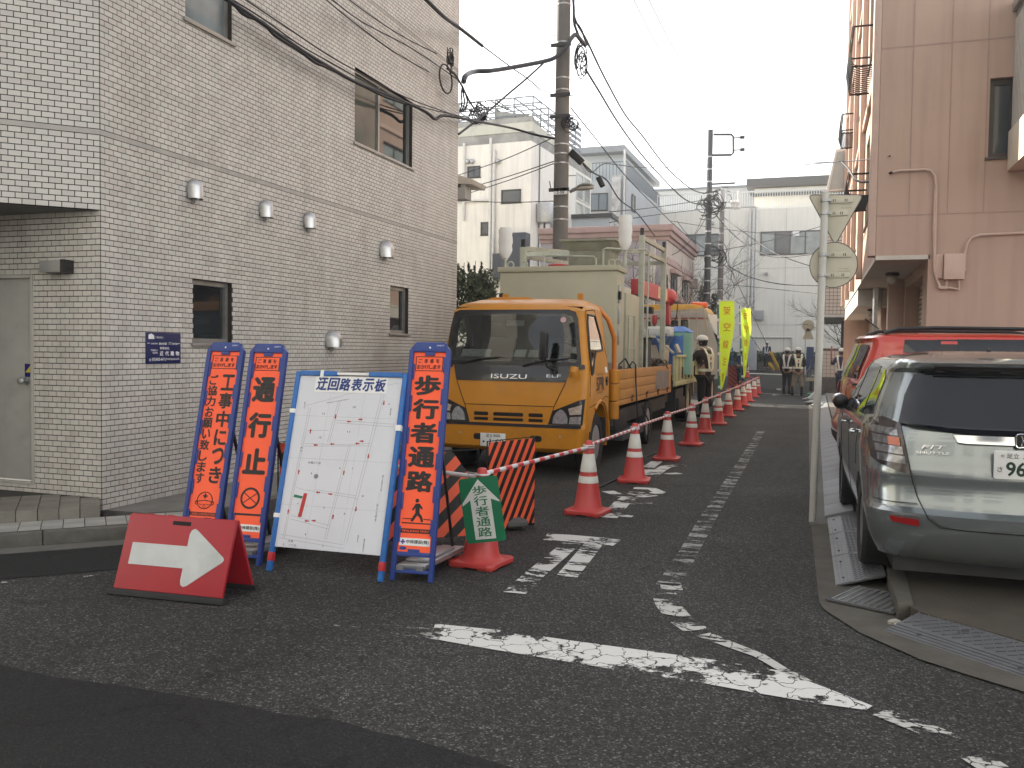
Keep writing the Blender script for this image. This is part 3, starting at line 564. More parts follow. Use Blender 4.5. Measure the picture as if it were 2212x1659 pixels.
# --- D house with pink cornice
xD = -5.15; yD0 = aX(N2(637, 150), xD).y; yD1 = aX(N2(840, 300), xD).y; tD = aX(N2(632, 178), xD).z
lil = M('lilac_render', (.4, .4, .45), .8, var=.06, vs_=.8, dirt=.2); pinkc = M('pink_cornice', (.44, .33, .32), .7, var=.08, vs_=3); pwall = M('pale_pink_render', (.56, .51, .47), .8, var=.05, vs_=1, dirt=.15)
D_ = thing('cornice_house', 'two storey house with a dusty pink cornice on the left of the street', 'house', (xD-4, yD0+4, 0))
xDl = aY(V(1166, 640), yD0).x
MB().box(xDl, xD-.005, yD0+.005, yD1-.01, 0, tD).build('wall', pwall, D_, smooth=False); MB().box(xDl, xD-.01, yD0-.005, yD0+.004, 0, tD).build('gable_wall', lil, D_, smooth=False)
for k, (o_, h0, h1) in enumerate(((.06, -.02, .12), (.15, .12, .3), (.24, .3, .52))): MB().box(xDl-.03, xD+o_, yD0-o_, yD1+o_, tD+h0+.001, tD+h1).build('cornice', pinkc, D_, bevel=.02)
FD = Face((xD, yD0, 0), (0, 1, 0), (1, 0, 0)); FDg = Face((xD, yD0-.006, 0), (1, 0, 0), (0, -1, 0))
a, zz = FD.ab(N2(640, 345)); MB().box(-.02, yD1-yD0, zz-.1, zz+.12, .0, .05, FD.fr).build('string_course', pinkc, D_, bevel=.01)
for (x0, y0, x1, y1) in ((664, 462, 707, 608), (752, 512, 790, 645), (615, 450, 634, 560)):
    wo = pane_at(D_, FD, N2, x0, y0, x1, y1, dk, [gfar, gpale], 1); r_ = FD.rect(N2, x0, y0, x1, y1)
    if x0 > 620: MB().box(r_[0]-.25, r_[1]+.25, r_[2]-.28, r_[2]-.06, 0, .28, FD.fr).build('window_ledge', pinkc, D_, bevel=.03); MB().box(r_[0]-.2, r_[1]+.2, r_[3]+.04, r_[3]+.2, 0, .22, FD.fr).build('window_hood', pinkc, D_, bevel=.03)
pipe(D_, [(xD+.12, yD1-.8, tD-.2), (xD+.12, yD1-.8, .3)], .06); MB().box(xD+.02, xD+.3, yD1-1, yD1-.5, tD-1.3, tD-.9).build('gutter_box', M('hopper_grey', (.3, .29, .27), .6), D_)
for x in (521, 543): a, zz = FDg.ab(N2(x, 300)); pipe(D_, [FDg.fr(a, tD, .06), FDg.fr(a, .5, .06)], .05)
# --- E white factory closing the street
yE = 60.; FE = Face((0, yE, 0), (1, 0, 0), (0, -1, 0))
tE = aY(N3(960, 700), yE).z; pE = aY(N3(960, 640), yE).z
E_ = thing('white_factory', 'wide white factory closing the far end of the street', 'building', (0, yE, .5))
ew = M('factory_panel', (.76, .735, .67), .6, var=.04, vs_=.35, dirt=.12, dcol=(.4, .4, .37), ds=.5, streak=.1)
MB().box(-22, 30, yE, yE+20, .3, tE).build('wall', ew, E_, smooth=False)
sm = MB()
for k in range(14): sm.box(-20+k*3.6, -19.97+k*3.6, .5, tE, .001, .012, FE.fr)
for zz in (3.4, 7.1): sm.box(-22, 30, zz, zz+.03, .001, .01, FE.fr)
sm.build('panel_joint', M('joint_grey', (.45, .45, .43), .7), E_, smooth=False)
pane_at(E_, FE, N3, 985, 843, 1480, 1000, dk, [gpale, gfar, gpale], 4, rows=(), fwid=.09, sill=False)
pane_at(E_, FE, N3, 300, 868, 740, 1012, dk, [gfar, gpale], 4, fwid=.09, sill=False)
a0, a1, b0, b1 = FE.rect(N3, 1196, 848, 1240, 882); MB().box(a0, a1, b0, b1, .06, .07, FE.fr).build('paper_notice', white, E_)
for x, y0, y1 in ((920, 690, 1540), (945, 690, 1340), (965, 690, 1360), (215, 745, 860)):
    a, bt = FE.ab(N3(x, y0)); _, bb = FE.ab(N3(x, y1)); pipe(E_, [FE.fr(a, bt, .12), FE.fr(a, bb, .12)], .09)
for (x0, y0, x1, y1) in ((948, 1365, 1010, 1425), (1016, 1115, 1036, 1135), (665, 786, 683, 806)):
    a0, a1, b0, b1 = FE.rect(N3, x0, y0, x1, y1); MB().box(a0, a1, b0, b1, .01, .35, FE.fr).build('wall_box', M('box_grey', (.36, .37, .38), .5), E_, bevel=.02)
a0, a1, b0, b1 = FE.rect(N3, 925, 1540, 1195, 1555); pipe(E_, [FE.fr(a0, b1, .1), FE.fr(a1, b1, .1), FE.fr(a1, .9, .1)], .06, name='cross_pipe')
sm = MB()
for k in range(0, 150):
    x = -12.5+k*.16
    sm.bar((x, yE+.2, tE), (x, yE+.2, tE+1.15), .04)
sm.bar((-12.5, yE+.2, tE+1.17), (12, yE+.2, tE+1.17), .09).bar((-12.5, yE+.2, tE+.1), (12, yE+.2, tE+.1), .06)
kind(sm.build('roof_railing', M('railing_white', (.66, .67, .66), .5), E_, smooth=False), 'stuff')
g0 = aY(N3(250, 590), 68); MB().box(-14, 2, 68, 78, tE, g0.z).build('set_back_storey', M('storey_grey', (.42, .44, .46), .7, var=.04), E_, smooth=False); MB().box(-14.2, 2.1, 67.8, 78, g0.z, g0.z+.15).build('roof_edge', steel_g, E_)
q0 = aY(N3(945, 620), 65); q1 = aY(N3(930, 548), 65)
MB().box(q0.x, 14, 65, 75, tE, q1.z-.25).build('penthouse', cream, E_, smooth=False); MB().box(q0.x-.5, 14, 64.3, 75.5, q1.z-.2, q1.z+.35).build('penthouse_roof', dk, E_); MB().box(q0.x-.1, 14, 64.6, 65, aY(N3(1200, 612), 65).z, aY(N3(1200, 596), 65).z).build('canopy_edge', dk, E_)
a0, a1, b0, b1 = FE.rect(N3, 1250, 552, 1280, 580)
MB().box(1.2, 1.9, 64.7, 64.98, q1.z-1.3, q1.z-.7).build('wall_vent', steel_g, E_)
# unseen building added behind the tiled one to shade the lane
prismbld('hidden_shade_building', 'plain beige building added out of sight behind the tiled building for shade', [(-7.1, 15.4), (-13.2, 30), (-26, 30), (-26, 15.4)], 0, 10.5, cream)
# block on the side from which the photograph is taken, seen only in reflections
RB = prismbld('opposite_apartment_block', 'white apartment block behind the viewer seen only as a reflection', [(-7, -13), (9, -13), (9, -24), (-7, -24)], 0, 21, offw)
FR_ = Fr((9, -13, 0), (-1, 0, 0), (0, 0, 1), (0, 1, 0))
for i in range(5):
    for j_ in range(7): window(RB, FR_, 1.2+i*3.1, 2.9+i*3.1, 1.2+j_*2.8, 2.6+j_*2.8, dk, gfar, bars=(2.05+i*3.1,), out=True)
prismbld('added_shade_house', 'plain house added out of view behind the viewer to shade the doorway and road', [(-24, -6), (-9.5, -6), (-9.5, -18), (-24, -18)], 0, 11, cream)  # unseen house added to darken the recess and the near left road
# --- F tiled building on pillars, far right
ftile = M('beige_square_tile', (.52, .46, .4), .4, var=.06, vs_=5); fgr = M('tile_joint_brown', (.12, .09, .075), .9)
yF = 38.; xF0 = aY(RR(592, 700), yF).x
Fb = thing('pillared_building', 'beige square-tiled building on pillars at the far right end of the street', 'building', (xF0+4, yF+4, 0))
zs0 = aY(RR(700, 800), yF).z; MB().box(xF0, xF0+11, yF, yF+9, zs0+.0, 7.6).build('wall', fgr, Fb, smooth=False)
c0 = aY(RR(805, 950), yF).x; c1 = aY(RR(930, 950), yF).x
MB().box(c0, c1, yF+.2, yF+.9, .1, zs0-.01).build('pillar', fgr, Fb, smooth=False)
sm = MB(); fr = Fr((xF0, yF, 0), (1, 0, 0), (0, 0, 1), (0, -1, 0)); s_ = .148
for i in range(24):
    for j_ in range(28): sm.box(i*s_+.01, i*s_+s_-.008, zs0+.02+j_*s_, zs0+.01+j_*s_+s_-.012, .001, .008, fr)
fr2 = Fr((c0, yF+.2, 0), (1, 0, 0), (0, 0, 1), (0, -1, 0)); n_ = int((c1-c0)/s_)
for i in range(n_+1):
    for j_ in range(int((zs0-.1)/s_)): sm.box(i*s_+.008, min(i*s_+s_-.008, c1-c0-.008), .12+j_*s_, .1+j_*s_+s_, .001, .008, fr2)
kind(sm.build('tile', ftile, Fb, smooth=False), 'stuff')
MB().box(xF0-.05, xF0+11, yF-.05, yF+9, zs0-.12, zs0-.005).build('soffit', M('soffit_white', (.45, .45, .43), .7), Fb, smooth=False)
c0 = aY(RR(740, 950), yF+4).x; MB().box(c0, c0+.55, yF+4, yF+4.5, .1, zs0-.12).build('rear_column', dk, Fb); pipe(Fb, [(c0+.28, yF+3.8, .4), (c0+.28, yF+3.8, zs0-.13)], .11)
yw = 36.6; gw = thing('low_tiled_wall', 'low beige tiled wall on a dark stone base at the far right', 'wall', (1, yw, 0))
l0 = aY(RR(567, 1200), yw).x; zt = aY(RR(600, 1118), yw).z; zb = aY(RR(600, 1388), yw).z
MB().box(l0, l0+6, yw, yw+.3, 0, zb).build('base', kerb_m, gw, bevel=.02); MB().box(l0, l0+6, yw+.01, yw+.28, zb, zt).build('core', fgr, gw, smooth=False)
sm = MB(); fr = Fr((l0, yw+.01, 0), (1, 0, 0), (0, 0, 1), (0, -1, 0))
for i in range(12):
    for j_ in range(int((zt-zb)/s_)): sm.box(i*s_+.006, i*s_+s_-.006, zb+.006+j_*s_, zb+j_*s_+s_-.006, .001, .008, fr)
kind(sm.build('tile', ftile, gw, smooth=False), 'stuff')
# ================================================================ pink building on the right
pink = M('pink_render', (.43, .305, .245), .85, var=.04, vs_=.5, bump=.15, bs=150, dirt=.18, dcol=(.3, .21, .17), ds=.7, streak=.14); pinkl = M('pink_render_trim', (.5, .37, .31), .8, var=.05); pcream = M('soffit_cream', (.5, .47, .42), .8, var=.05, dirt=.15)
YP = 13.5; XO = .77; XG = 1.45; SO = 2.95
Pk = thing('pink_building', 'pink rendered building whose upper floors overhang the right side of the street', 'building', (XG, YP, 0))
HP = 13
wb = MB(); FP = Fr((XO, YP, 0), (1, 0, 0), (0, 0, 1), (0, -1, 0))
wh = [(aY(QR(948, 350), YP).x-XO, aY(QR(948, 350), YP).x-XO+1.4, aY(QR(940, 735), YP).z, aY(QR(948, 365), YP).z)]
wall_faces(wb, FP, 0, 14, SO, HP, wh, .2); wall_faces(wb, FP, XG-XO, 14, 0, SO, [], .1)
FS = Fr((XO, YP, 0), (0, 1, 0), (0, 0, 1), (-1, 0, 0)); FG = Fr((XG, YP, 0), (0, 1, 0), (0, 0, 1), (-1, 0, 0))
ov = []
for fl in range(4):
    for (a0, a1) in ((1.3, 3.4), (4.6, 6.6), (8.0, 10.0), (11.2, 13.)): ov.append((a0, a1, 3.75+fl*2.75, 5.25+fl*2.75) if fl < 3 else (a0, a1, 11.7, 12.6))
wall_faces(wb, FS, 0, 14.2, SO, HP, ov, .15)
sh = (.62, 3.2, .12, 2.72); dd = (8.2, 9.6, .1, 2.3)
wall_faces(wb, FG, 0, 14.2, 0, SO, [sh, dd], .28)
wb.quad((XO, YP, HP), (XO+14, YP, HP), (XO+14, YP+14.2, HP), (XO, YP+14.2, HP)); wb.quad((XO, YP+14.2, 0), (XO+14, YP+14.2, 0), (XO+14, YP+14.2, HP), (XO, YP+14.2, HP)); wb.quad((XO+14, YP, 0), (XO+14, YP+14.2, 0), (XO+14, YP+14.2, HP), (XO+14, YP, HP))
wb.build('wall', pink, Pk, smooth=False)
MB().box(XO, XG+.02, YP+.0, YP+14.2, SO-.06, SO+.0).build('soffit', pcream, Pk, smooth=False)
# vertical fins on the street side
for i, a in enumerate((0, 3.9, 7.3, 10.5, 13.9)): MB().box(a-.0+.002, a+.28, SO+.0, HP, 0.002, .1, FS).build('pilaster', pinkl, Pk, bevel=.01)
for fl in range(3): MB().box(.3, 14.1, 5.6+fl*2.75, 5.72+fl*2.75, .001, .06, FS).build('floor_band', pinkl, Pk, bevel=.01)
for h_ in ov[:12]: window(Pk, FS, *h_, dk, gpale, depth=.12, bars=((h_[0]+h_[1])/2,), fwid=.05)
window(Pk, FP, *wh[0], M('brown_frame', (.05, .035, .03), .4), [gfar, M('curtain_grey', (.2, .2, .21), .7, var=.2, vs_=12)], depth=.14, bars=(wh[0][0]+.3,), fwid=.07)
# ridged shutter in the ground floor
slat = M('shutter_cream', (.5, .48, .4), .45, .2, var=.06); so_ = MB().box(sh[0], sh[1], sh[2], sh[3], -.27, -.25, FG).build('roller_shutter', slat, Pk, smooth=False)
zz = sh[2]
sl0 = None
while zz < sh[3]-.05:
    if sl0 is None: sl0 = MB().box(sh[0]+.02, sh[1]-.02, 0, .07, -.249, -.215, FG).build('slat', slat, so_, bevel=.012); c_ = sl0
    else: c_ = bpy.data.objects.new('slat', sl0.data); col.objects.link(c_); c_.parent = so_
    c_.location = (0, 0, zz); zz += .082
MB().box(dd[0], dd[1], dd[2], dd[3], -.2, -.16, FG).build('side_door', dk, Pk); MB().box(dd[0]+.1, dd[0]+.6, 1.0, 2.1, -.159, -.15, FG).build('door_pane', gpale, Pk)
MB().box(3.5, 3.85, .1, SO-.06, .0, .25, FG).build('pier', pinkl, Pk, bevel=.01); pipe(Pk, [FG(5.6, .1, .3), FG(5.6, SO-.06, .3)], .09, steel, 'steel_post'); MB().box(7.0, 7.3, .1, SO-.06, .0, .22, FG).build('pier', pinkl, Pk, bevel=.01)
MB().box(5.9, 14.1, SO-.4, SO-.07, .0, .66, FG).build('dropped_soffit', pcream, Pk)
for a, b_ in ((2.1, .3), (7.2, .3)):
    zc = SO-.07 if a < 5 else SO-.41
    o_ = MB().lathe([(.1, 0), (.11, -.04), (.07, -.045)], 16, Fr(FG(a, zc, b_), (1, 0, 0), (0, 1, 0), (0, 0, 1))).build('soffit_lamp', dk, Pk); MB().ball(FG(a, zc-.1, b_), .085, 14).build('lamp_globe', M('globe_glass', (.5, .5, .45), .15, spec=.6), o_)
# render joints
sm = MB()
for px in (590, 770, 940): a = aY(QR(px, 210), YP).x-XO; sm.box(a-.007, a+.007, 3.52, HP, .0005, .004, FP)
sm.box(0, 14, 5.83, 5.85, .0005, .0035, FP); sm.box(0, 14, 3.5, 3.515, .0005, .003, FP); sm.build('render_joint', M('joint_pink', (.33, .23, .2), .9), Pk, smooth=False)
bx = [aY(QR(*p), YP) for p in ((728, 1188), (820, 1305))]
MB().box(bx[0].x-.1-XO, bx[0].x-.005-XO, bx[1].z+.02, bx[0].z, .003, .05, FP).box(bx[0].x-XO, bx[1].x-XO, bx[1].z, bx[0].z, .003, .13, FP).build('meter_box', pinkl, Pk, bevel=.008)
def cond(pts, r=.017, mat=pinkl): return MB().tube([aY(QR(*p), YP-.045) for p in pts], r, 8).build('conduit', mat, Pk)
cond([(490, 803), (530, 795), (600, 793), (640, 790), (668, 795), (688, 820), (695, 870), (692, 1000), (688, 1180), (685, 1260), (700, 1310), (715, 1345), (740, 1348), (745, 1308)])
cond([(704, 1340), (760, 1342), (800, 1350), (800, 1308)]); cond([(828, 1265), (828, 1180), (838, 1140), (860, 1108), (900, 1095), (1104, 1086), (1300, 1075)]); cond([(690, 875), (683, 1060), (684, 1270)], .012)
# protruding window bay near the frame edge
yb = 12.2; k0 = aY(QR(1065, 160), YP); k1 = aY(QR(1027, 800), YP); k2 = aY(QR(1030, 615), YP)
by = thing('window_bay', 'boxed-out bay with a striped blind at the upper right edge of the picture', 'window bay', (k2.x+1, yb, k1.z))
MB().box(k2.x, k2.x+2.5, yb, YP-.003, k1.z, k2.z).build('bay_base', M('bay_cream', (.6, .55, .45), .6, var=.06), by, bevel=.01); MB().box(k0.x, k2.x+2.5, yb+.08, YP-.003, k2.z+.002, k0.z+.3).build('bay_glass', gpale, by)
sm = MB()
for k in range(14): sm.box(k0.x-.006, k0.x-.001, yb+.12+k*.09, yb+.17+k*.09, k2.z+.02, k0.z+.2)
sm.build('blind', M('blind_beige', (.5, .47, .42), .7), by, smooth=False)
MB().box(k0.x-.05, k2.x+2.5, yb+.03, YP-.003, k0.z+.3, k0.z+.42).box(k0.x-.04, k0.x+.03, yb+.02, yb+.09, k2.z+.001, k0.z+.3).build('bay_frame', alu, by, bevel=.006)
# black flower-box grilles on the street side
gm = M('grille_black', (.014, .014, .015), .45, .5)
def grille(y0, z0, h, label, L=1.5, d=.32):
    t = thing('window_grille', label, 'grille', (XO, y0, z0), 0, 'black window grilles on the pink building'); fr = Fr((XO, y0, z0), (0, 1, 0), (0, 0, 1), (-1, 0, 0)); n_ = 15
    f = MB()
    for zz in (0, h): f.tube([fr(0, zz, .0), fr(0, zz, d), fr(L, zz, d), fr(L, zz, 0)], .016, 6)
    f.build('rail', gm, t)
    proto = None
    for k in range(n_):
        a = L*k/(n_-1)
        if proto is None:
            proto = MB().tube([fr(0, 0, .02), fr(0, -.02, d*.6), fr(0, .04, d+.01), fr(0, h*.5, d+.06), fr(0, h+.05, d+.02)], .009, 5).build('bar', gm, t); continue
        c_ = bpy.data.objects.new('bar', proto.data); col.objects.link(c_); c_.parent = t; c_.location = (0, a, 0)
grille(15., 4.05, .35, 'lowest black window grille, just left of the yield sign back'); grille(15., 6.08, .62, 'black window grille highest up at the top edge', 1.6)
grille(21., 6.45, .42, 'small black window grille farther along the pink building'); grille(21.7, 3.5, .3, 'black grille seen just behind the triangular sign back')
# sloping awning panel beyond the pink building
aw = thing('upper_sign_panel', 'pale slanted panel sticking out beyond the pink building', 'panel', (.3, 27.6, 6))
a = [aY(QR(*p), 27.6) for p in ((225, 700), (275, 690), (270, 890), (180, 895))]
MB().prism([xz(p) for p in a][::-1], 0, .25, Fr((0, 27.75, 0), (1, 0, 0), (0, 0, 1), (0, -1, 0))).build('panel', pipe_w, aw, bevel=.02)
MB().prism([xz(aY(QR(*p), 27.55)) for p in ((232, 712), (266, 705), (262, 880), (196, 885))][::-1], 0, .02, Fr((0, 27.5, 0), (1, 0, 0), (0, 0, 1), (0, -1, 0))).build('recess_panel', M('panel_grey', (.3, .33, .33), .5), aw)
# ================================================================ vehicles: a hull is a stack of rounded outlines
def lerp_tab(tab, z):
    if z <= tab[0][0]: return tab[0][1]
    for (a, x), (b, y) in zip(tab, tab[1:]):
        if z <= b:
            t = (z-a)/(b-a); t = t*t*(3-2*t)*.35+t*.65; return x+(y-x)*t
    return tab[-1][1]
class Hull:
    "xc: centre line; front faces -Y (or a heading given by fr); tables of z"
    def __init__(s, w_, yf, yr, rf, rr, bulge=.02, fr=W):
        s.w, s.yf, s.yr, s.rf, s.rr, s.b, s.fr = w_, yf, yr, rf, rr, bulge, fr
    def p(s, z): return [lerp_tab(t, z) for t in (s.w, s.yf, s.yr, s.rf, s.rr)]
    def front(s, x, z, off=0):
        w_, yf, yr, rf, rr = s.p(z); ax = abs(x); y = yf+s.b*(ax/w_)**2*2
        if ax > w_-rf: y += rf-math.sqrt(max(rf*rf-(ax-(w_-rf))**2, 0))
        return s.fr(x, y-off, z)
    def rear(s, x, z, off=0):
        w_, yf, yr, rf, rr = s.p(z); ax = abs(x); y = yr-s.b*(ax/w_)**2*2
        if ax > w_-rr: y -= rr-math.sqrt(max(rr*rr-(ax-(w_-rr))**2, 0))
        return s.fr(x, y+off, z)
    def side(s, sg):
        def f(y, z, off=0):
            w_, yf, yr, rf, rr = s.p(z); x = w_
            y0 = yf+s.b*2; y1 = yr-s.b*2
            if y < y0+rf: x -= rf-math.sqrt(max(rf*rf-(y0+rf-y)**2, 0))
            if y > y1-rr: x -= rr-math.sqrt(max(rr*rr-(y-(y1-rr))**2, 0))
            return s.fr(sg*(x+off), y, z)
        return f
    def loop(s, z, n=6):
        w_, yf, yr, rf, rr = s.p(z); b = s.b; P_ = []
        def arc(cx, cy, r, a0, a1): return [(cx+r*math.cos(a0+(a1-a0)*i/n), cy+r*math.sin(a0+(a1-a0)*i/n)) for i in range(n+1)]
        pi = math.pi; y0 = yf+2*b; y1 = yr-2*b
        P_ += [(w_, y0+rf+(y1-rr-y0-rf)*i/6) for i in range(1, 6)]
        P_ += arc(w_-rr, y1-rr, rr, 0, pi/2)
        xs_ = [(w_-rr)*(1-i/3) for i in range(1, 6)]
        P_ += [(x, y1+2*b*(1-(x/w_)**2)) for x in xs_]
        P_ += arc(-(w_-rr), y1-rr, rr, pi/2, pi); P_ += [(-w_, y1-rr-(y1-rr-y0-rf)*i/6) for i in range(1, 6)]
        P_ += arc(-(w_-rf), y0+rf, rf, pi, 1.5*pi); P_ += [(-x, y0-2*b*(1-(x/w_)**2)) for x in [(w_-rf)*(1-i/3) for i in range(1, 6)]]; P_ += arc(w_-rf, y0+rf, rf, 1.5*pi, 2*pi)
        return [s.fr(x, y, z) for x, y in P_]
    def mesh(s, zs):
        m_ = MB(); L_ = [s.loop(z) for z in zs]; n = len(L_[0])
        m_.add([p for l in L_ for p in l], [(i*n+k, i*n+(k+1) % n, (i+1)*n+(k+1) % n, (i+1)*n+k) for i in range(len(zs)-1) for k in range(n)]+[tuple(range(n))[::-1], tuple(range((len(zs)-1)*n, len(zs)*n))])
        return m_
def decal(surf, poly, off=.004, thick=.012, grid=.06, mb=None):
    "a panel cut to poly, bent onto surf, standing off it"
    bm = bmesh.new(); bm.faces.new([bm.verts.new((a, b, 0)) for a, b in poly])
    for ax in (0, 1):
        lo = min(p[ax] for p in poly); hi = max(p[ax] for p in poly); k = math.floor(lo/grid)+1
        while k*grid < hi:
            if k*grid-lo > 1e-3 and hi-k*grid > 1e-3:
                no = (1, 0, 0) if ax == 0 else (0, 1, 0); bmesh.ops.bisect_plane(bm, geom=bm.verts[:]+bm.edges[:]+bm.faces[:], plane_co=[c*k*grid for c in no], plane_no=no, dist=1e-6)
            k += 1
    bm.verts.index_update(); m_ = mb or MB()
    vs_ = [surf(v.co.x, v.co.y, off) for v in bm.verts]; fs = [tuple(v.index for v in f.verts) for f in bm.faces]; n = len(vs_)
    lo_ = [surf(v.co.x, v.co.y, off-thick) for v in bm.verts]; rim = [(e.verts[0].index, e.verts[1].index, e.verts[1].index+n, e.verts[0].index+n) for e in bm.edges if len(e.link_faces) == 1]
    bm.free(); m_.add(vs_+lo_, fs+rim); return m_
def rpoly(x0, x1, y0, y1, r=.03, n=3):
    P_ = []
    for cx, cy, a in ((x1-r, y0+r, -90), (x1-r, y1-r, 0), (x0+r, y1-r, 90), (x0+r, y0+r, 180)):
        P_ += [(cx+r*math.cos(R(a+90*i/n)), cy+r*math.sin(R(a+90*i/n))) for i in range(n+1)]
    return P_
def put_on(mb, s, surf, a0, a1, b0, b1, off=.006, bold=.0, flip=False, shear=0.):
    vs_, fs = glyphs(s, bold); x0 = min(v.x for v in vs_); x1 = max(v.x for v in vs_); y0 = min(v.y for v in vs_); y1 = max(v.y for v in vs_)
    out = []
    for v in vs_:
        t = (v.x-x0)/(x1-x0); h = (v.y-y0)/(y1-y0); a = a0+(a1-a0)*t+shear*h*(b1-b0)*(1 if a1 > a0 else -1); out.append(surf(a, b0+(b1-b0)*h, off))
    mb.add(out, fs)
def wheel(parent, c, r, wd, axis, rimm, hubs=True, tyre_seg=36):
    "axis points outwards"
    ax = Vector(axis).normalized(); u = Vector((0, 0, 1)).cross(ax).normalized(); fr = Fr(c, u, (0, 0, 1), ax); fr.n = ax
    rr = r*.62; wo = MB().lathe([(rr, -wd/2), (r*.93, -wd/2), (r, -wd*.36), (r, wd*.36), (r*.94, wd/2), (rr+.01, wd/2-.004), (rr, wd*.3)], tyre_seg, fr)
    to = wo.build('tyre', rubber, parent); rm = MB().lathe([(rr*.99, wd*.42), (rr*.9, wd*.36), (rr*.82, wd*.1), (rr*.42, wd*.22), (rr*.36, wd*.34), (rr*.1, wd*.36)], 28, fr).build('rim', rimm, to)
    h_ = MB()
    for k in range(6):
        a = k*math.pi/3; h_.lathe([(rr*.1, wd*.14), (rr*.1, wd*.24)], 10, Fr(fr(math.cos(a)*rr*.62, math.sin(a)*rr*.62), fr.u, fr.v, ax))
    h_.build('hand_hole', black, rm); n_ = MB()
    for k in range(5 if not hubs else 6): a = (k+.5)*math.pi/3; n_.lathe([(.014, wd*.2), (.012, wd*.36)], 6, Fr(fr(math.cos(a)*rr*.3, math.sin(a)*rr*.3), fr.u, fr.v, ax))
    n_.build('wheel_nut', steel, rm); return to
yel = M('truck_yellow', (.5, .2, .012), .42, var=.06, vs_=2, coat=.12, spec=.35, dirt=.3, dcol=(.22, .11, .03), ds=3, dlo=.5); yel2 = M('truck_yellow_worn', (.5, .22, .045), .5, var=.07, vs_=3, dirt=.5, dcol=(.28, .18, .1), ds=5, dlo=.5)
sage = M('cabinet_sage', (.4, .375, .27), .5, var=.04, vs_=2, dirt=.2, dcol=(.25, .24, .17)); sage2 = M('steel_sage', (.4, .41, .33), .5, .1, var=.1, vs_=5, dirt=.5, dcol=(.2, .17, .12), ds=6)
chassis = M('chassis_black', (.02, .02, .021), .6, var=.3, dirt=.4, dcol=(.07, .06, .05)); lens = M('lamp_lens', (.42, .43, .44), .1, .5, var=.25, vs_=30, spec=.8); rimw = M('truck_rim', (.42, .42, .42), .4, .5, dirt=.4)
wglass = M('cab_side_glass', (.006, .012, .022), .02, var=.3, vs_=1.5, spec=1., coat=.6); clg = clearglass('windscreen_glass')
# ---------------------------------------------------------------- yellow truck
XC = -3.575
T = thing('yellow_truck', 'yellow flatbed truck facing the camera with tall sage cabinets on its bed', 'truck', (XC, 13.3, 0))
cab = Hull(w_=[(.3, .955), (.62, .975), (1.2, .985), (1.38, .965), (2.08, .875), (2.16, .82), (2.21, .7), (2.225, .45)],
           yf=[(.3, 10.3), (.34, 10.22), (.62, 10.21), (.66, 10.25), (.9, 10.25), (1.2, 10.29), (1.36, 10.34), (2.05, 10.47), (2.14, 10.58), (2.205, 10.82), (2.225, 11.05)],
           yr=[(.3, 11.62), (2.05, 11.56), (2.2, 11.5), (2.225, 11.35)], rf=[(.3, .1), (1.2, .09), (2.05, .1), (2.2, .2), (2.225, .09)], rr=[(.3, .05), (2.2, .08)], fr=Fr((XC, 0, 0)))
shell = cab.mesh([.3, .32, .36, .5, .6, .615, .66, .7, .85, 1, 1.15, 1.25, 1.32, 1.4, 1.55, 1.7, 1.85, 1.98, 2.05, 2.1, 2.14, 2.17, 2.195, 2.21, 2.22, 2.225]).build('cab_body', yel, T, sharp=32)
def cutcyl(o, c, ax, r, L):
    bpy.context.view_layer.update()
    k = MB().lathe([(r, -L), (r, L)], 32, Fr(c, Vector((0, 0, 1)).cross(Vector(ax)), (0, 0, 1), ax)).build('cut', black, None, smooth=False)
    md = o.modifiers.new('b', 'BOOLEAN'); md.operation = 'DIFFERENCE'; md.solver = 'EXACT'; md.object = k
    dg = bpy.context.evaluated_depsgraph_get(); dg.update(); me = bpy.data.meshes.new_from_object(o.evaluated_get(dg)); o.modifiers.clear(); old = o.data; o.data = me; me.set_sharp_from_angle(angle=R(32)); bpy.data.objects.remove(k)
bpy.context.view_layer.update()
cutcyl(shell, (XC+1.0, 11.02, .42), (1, 0, 0), .46, .36); cutcyl(shell, (XC-1.0, 11.02, .42), (1, 0, 0), .46, .36)
intm = M('cab_interior', (.035, .035, .033), .7, var=.2)
def cutbox(o, mk, mat):
    bpy.context.view_layer.update(); k = mk.build('cut', mat, None, smooth=False); md = o.modifiers.new('b', 'BOOLEAN'); md.operation = 'DIFFERENCE'; md.solver = 'EXACT'; md.object = k; md.material_mode = 'TRANSFER'
    dg = bpy.context.evaluated_depsgraph_get(); dg.update(); me = bpy.data.meshes.new_from_object(o.evaluated_get(dg)); o.modifiers.clear(); o.data = me; me.set_sharp_from_angle(angle=R(32)); bpy.data.objects.remove(k)
cutbox(shell, MB().box(XC-.84, XC+.84, 10.56, 11.5, 1.1, 2.1), intm)
XZ = Fr((0, 0, 0), (1, 0, 0), (0, 0, 1), (0, -1, 0)); YZ = Fr((0, 0, 0), (0, 1, 0), (0, 0, 1), (1, 0, 0))
cutbox(shell, MB().prism([(-4.42, 1.43), (-2.755, 1.43), (-2.75, 1.48), (-2.82, 1.9), (-2.86, 1.965), (-2.93, 1.985), (-4.24, 1.985), (-4.31, 1.965), (-4.36, 1.9), (-4.42, 1.48)], -10.8, -10.0, XZ), intm)
cutbox(shell, MB().prism([(10.56, 1.31), (10.62, 1.38), (10.66, 1.44), (10.82, 1.59), (11.18, 1.6), (11.13, 1.76), (10.98, 1.975), (10.68, 1.97), (10.635, 1.88), (10.57, 1.5)], -6, -1, YZ), intm)
f = cab.front; S_ = cab.side(1)
X_ = lambda a: a-XC
def poly(*p): return [(X_(a), b) for a, b in p]
ws = MB()
surm = MB()
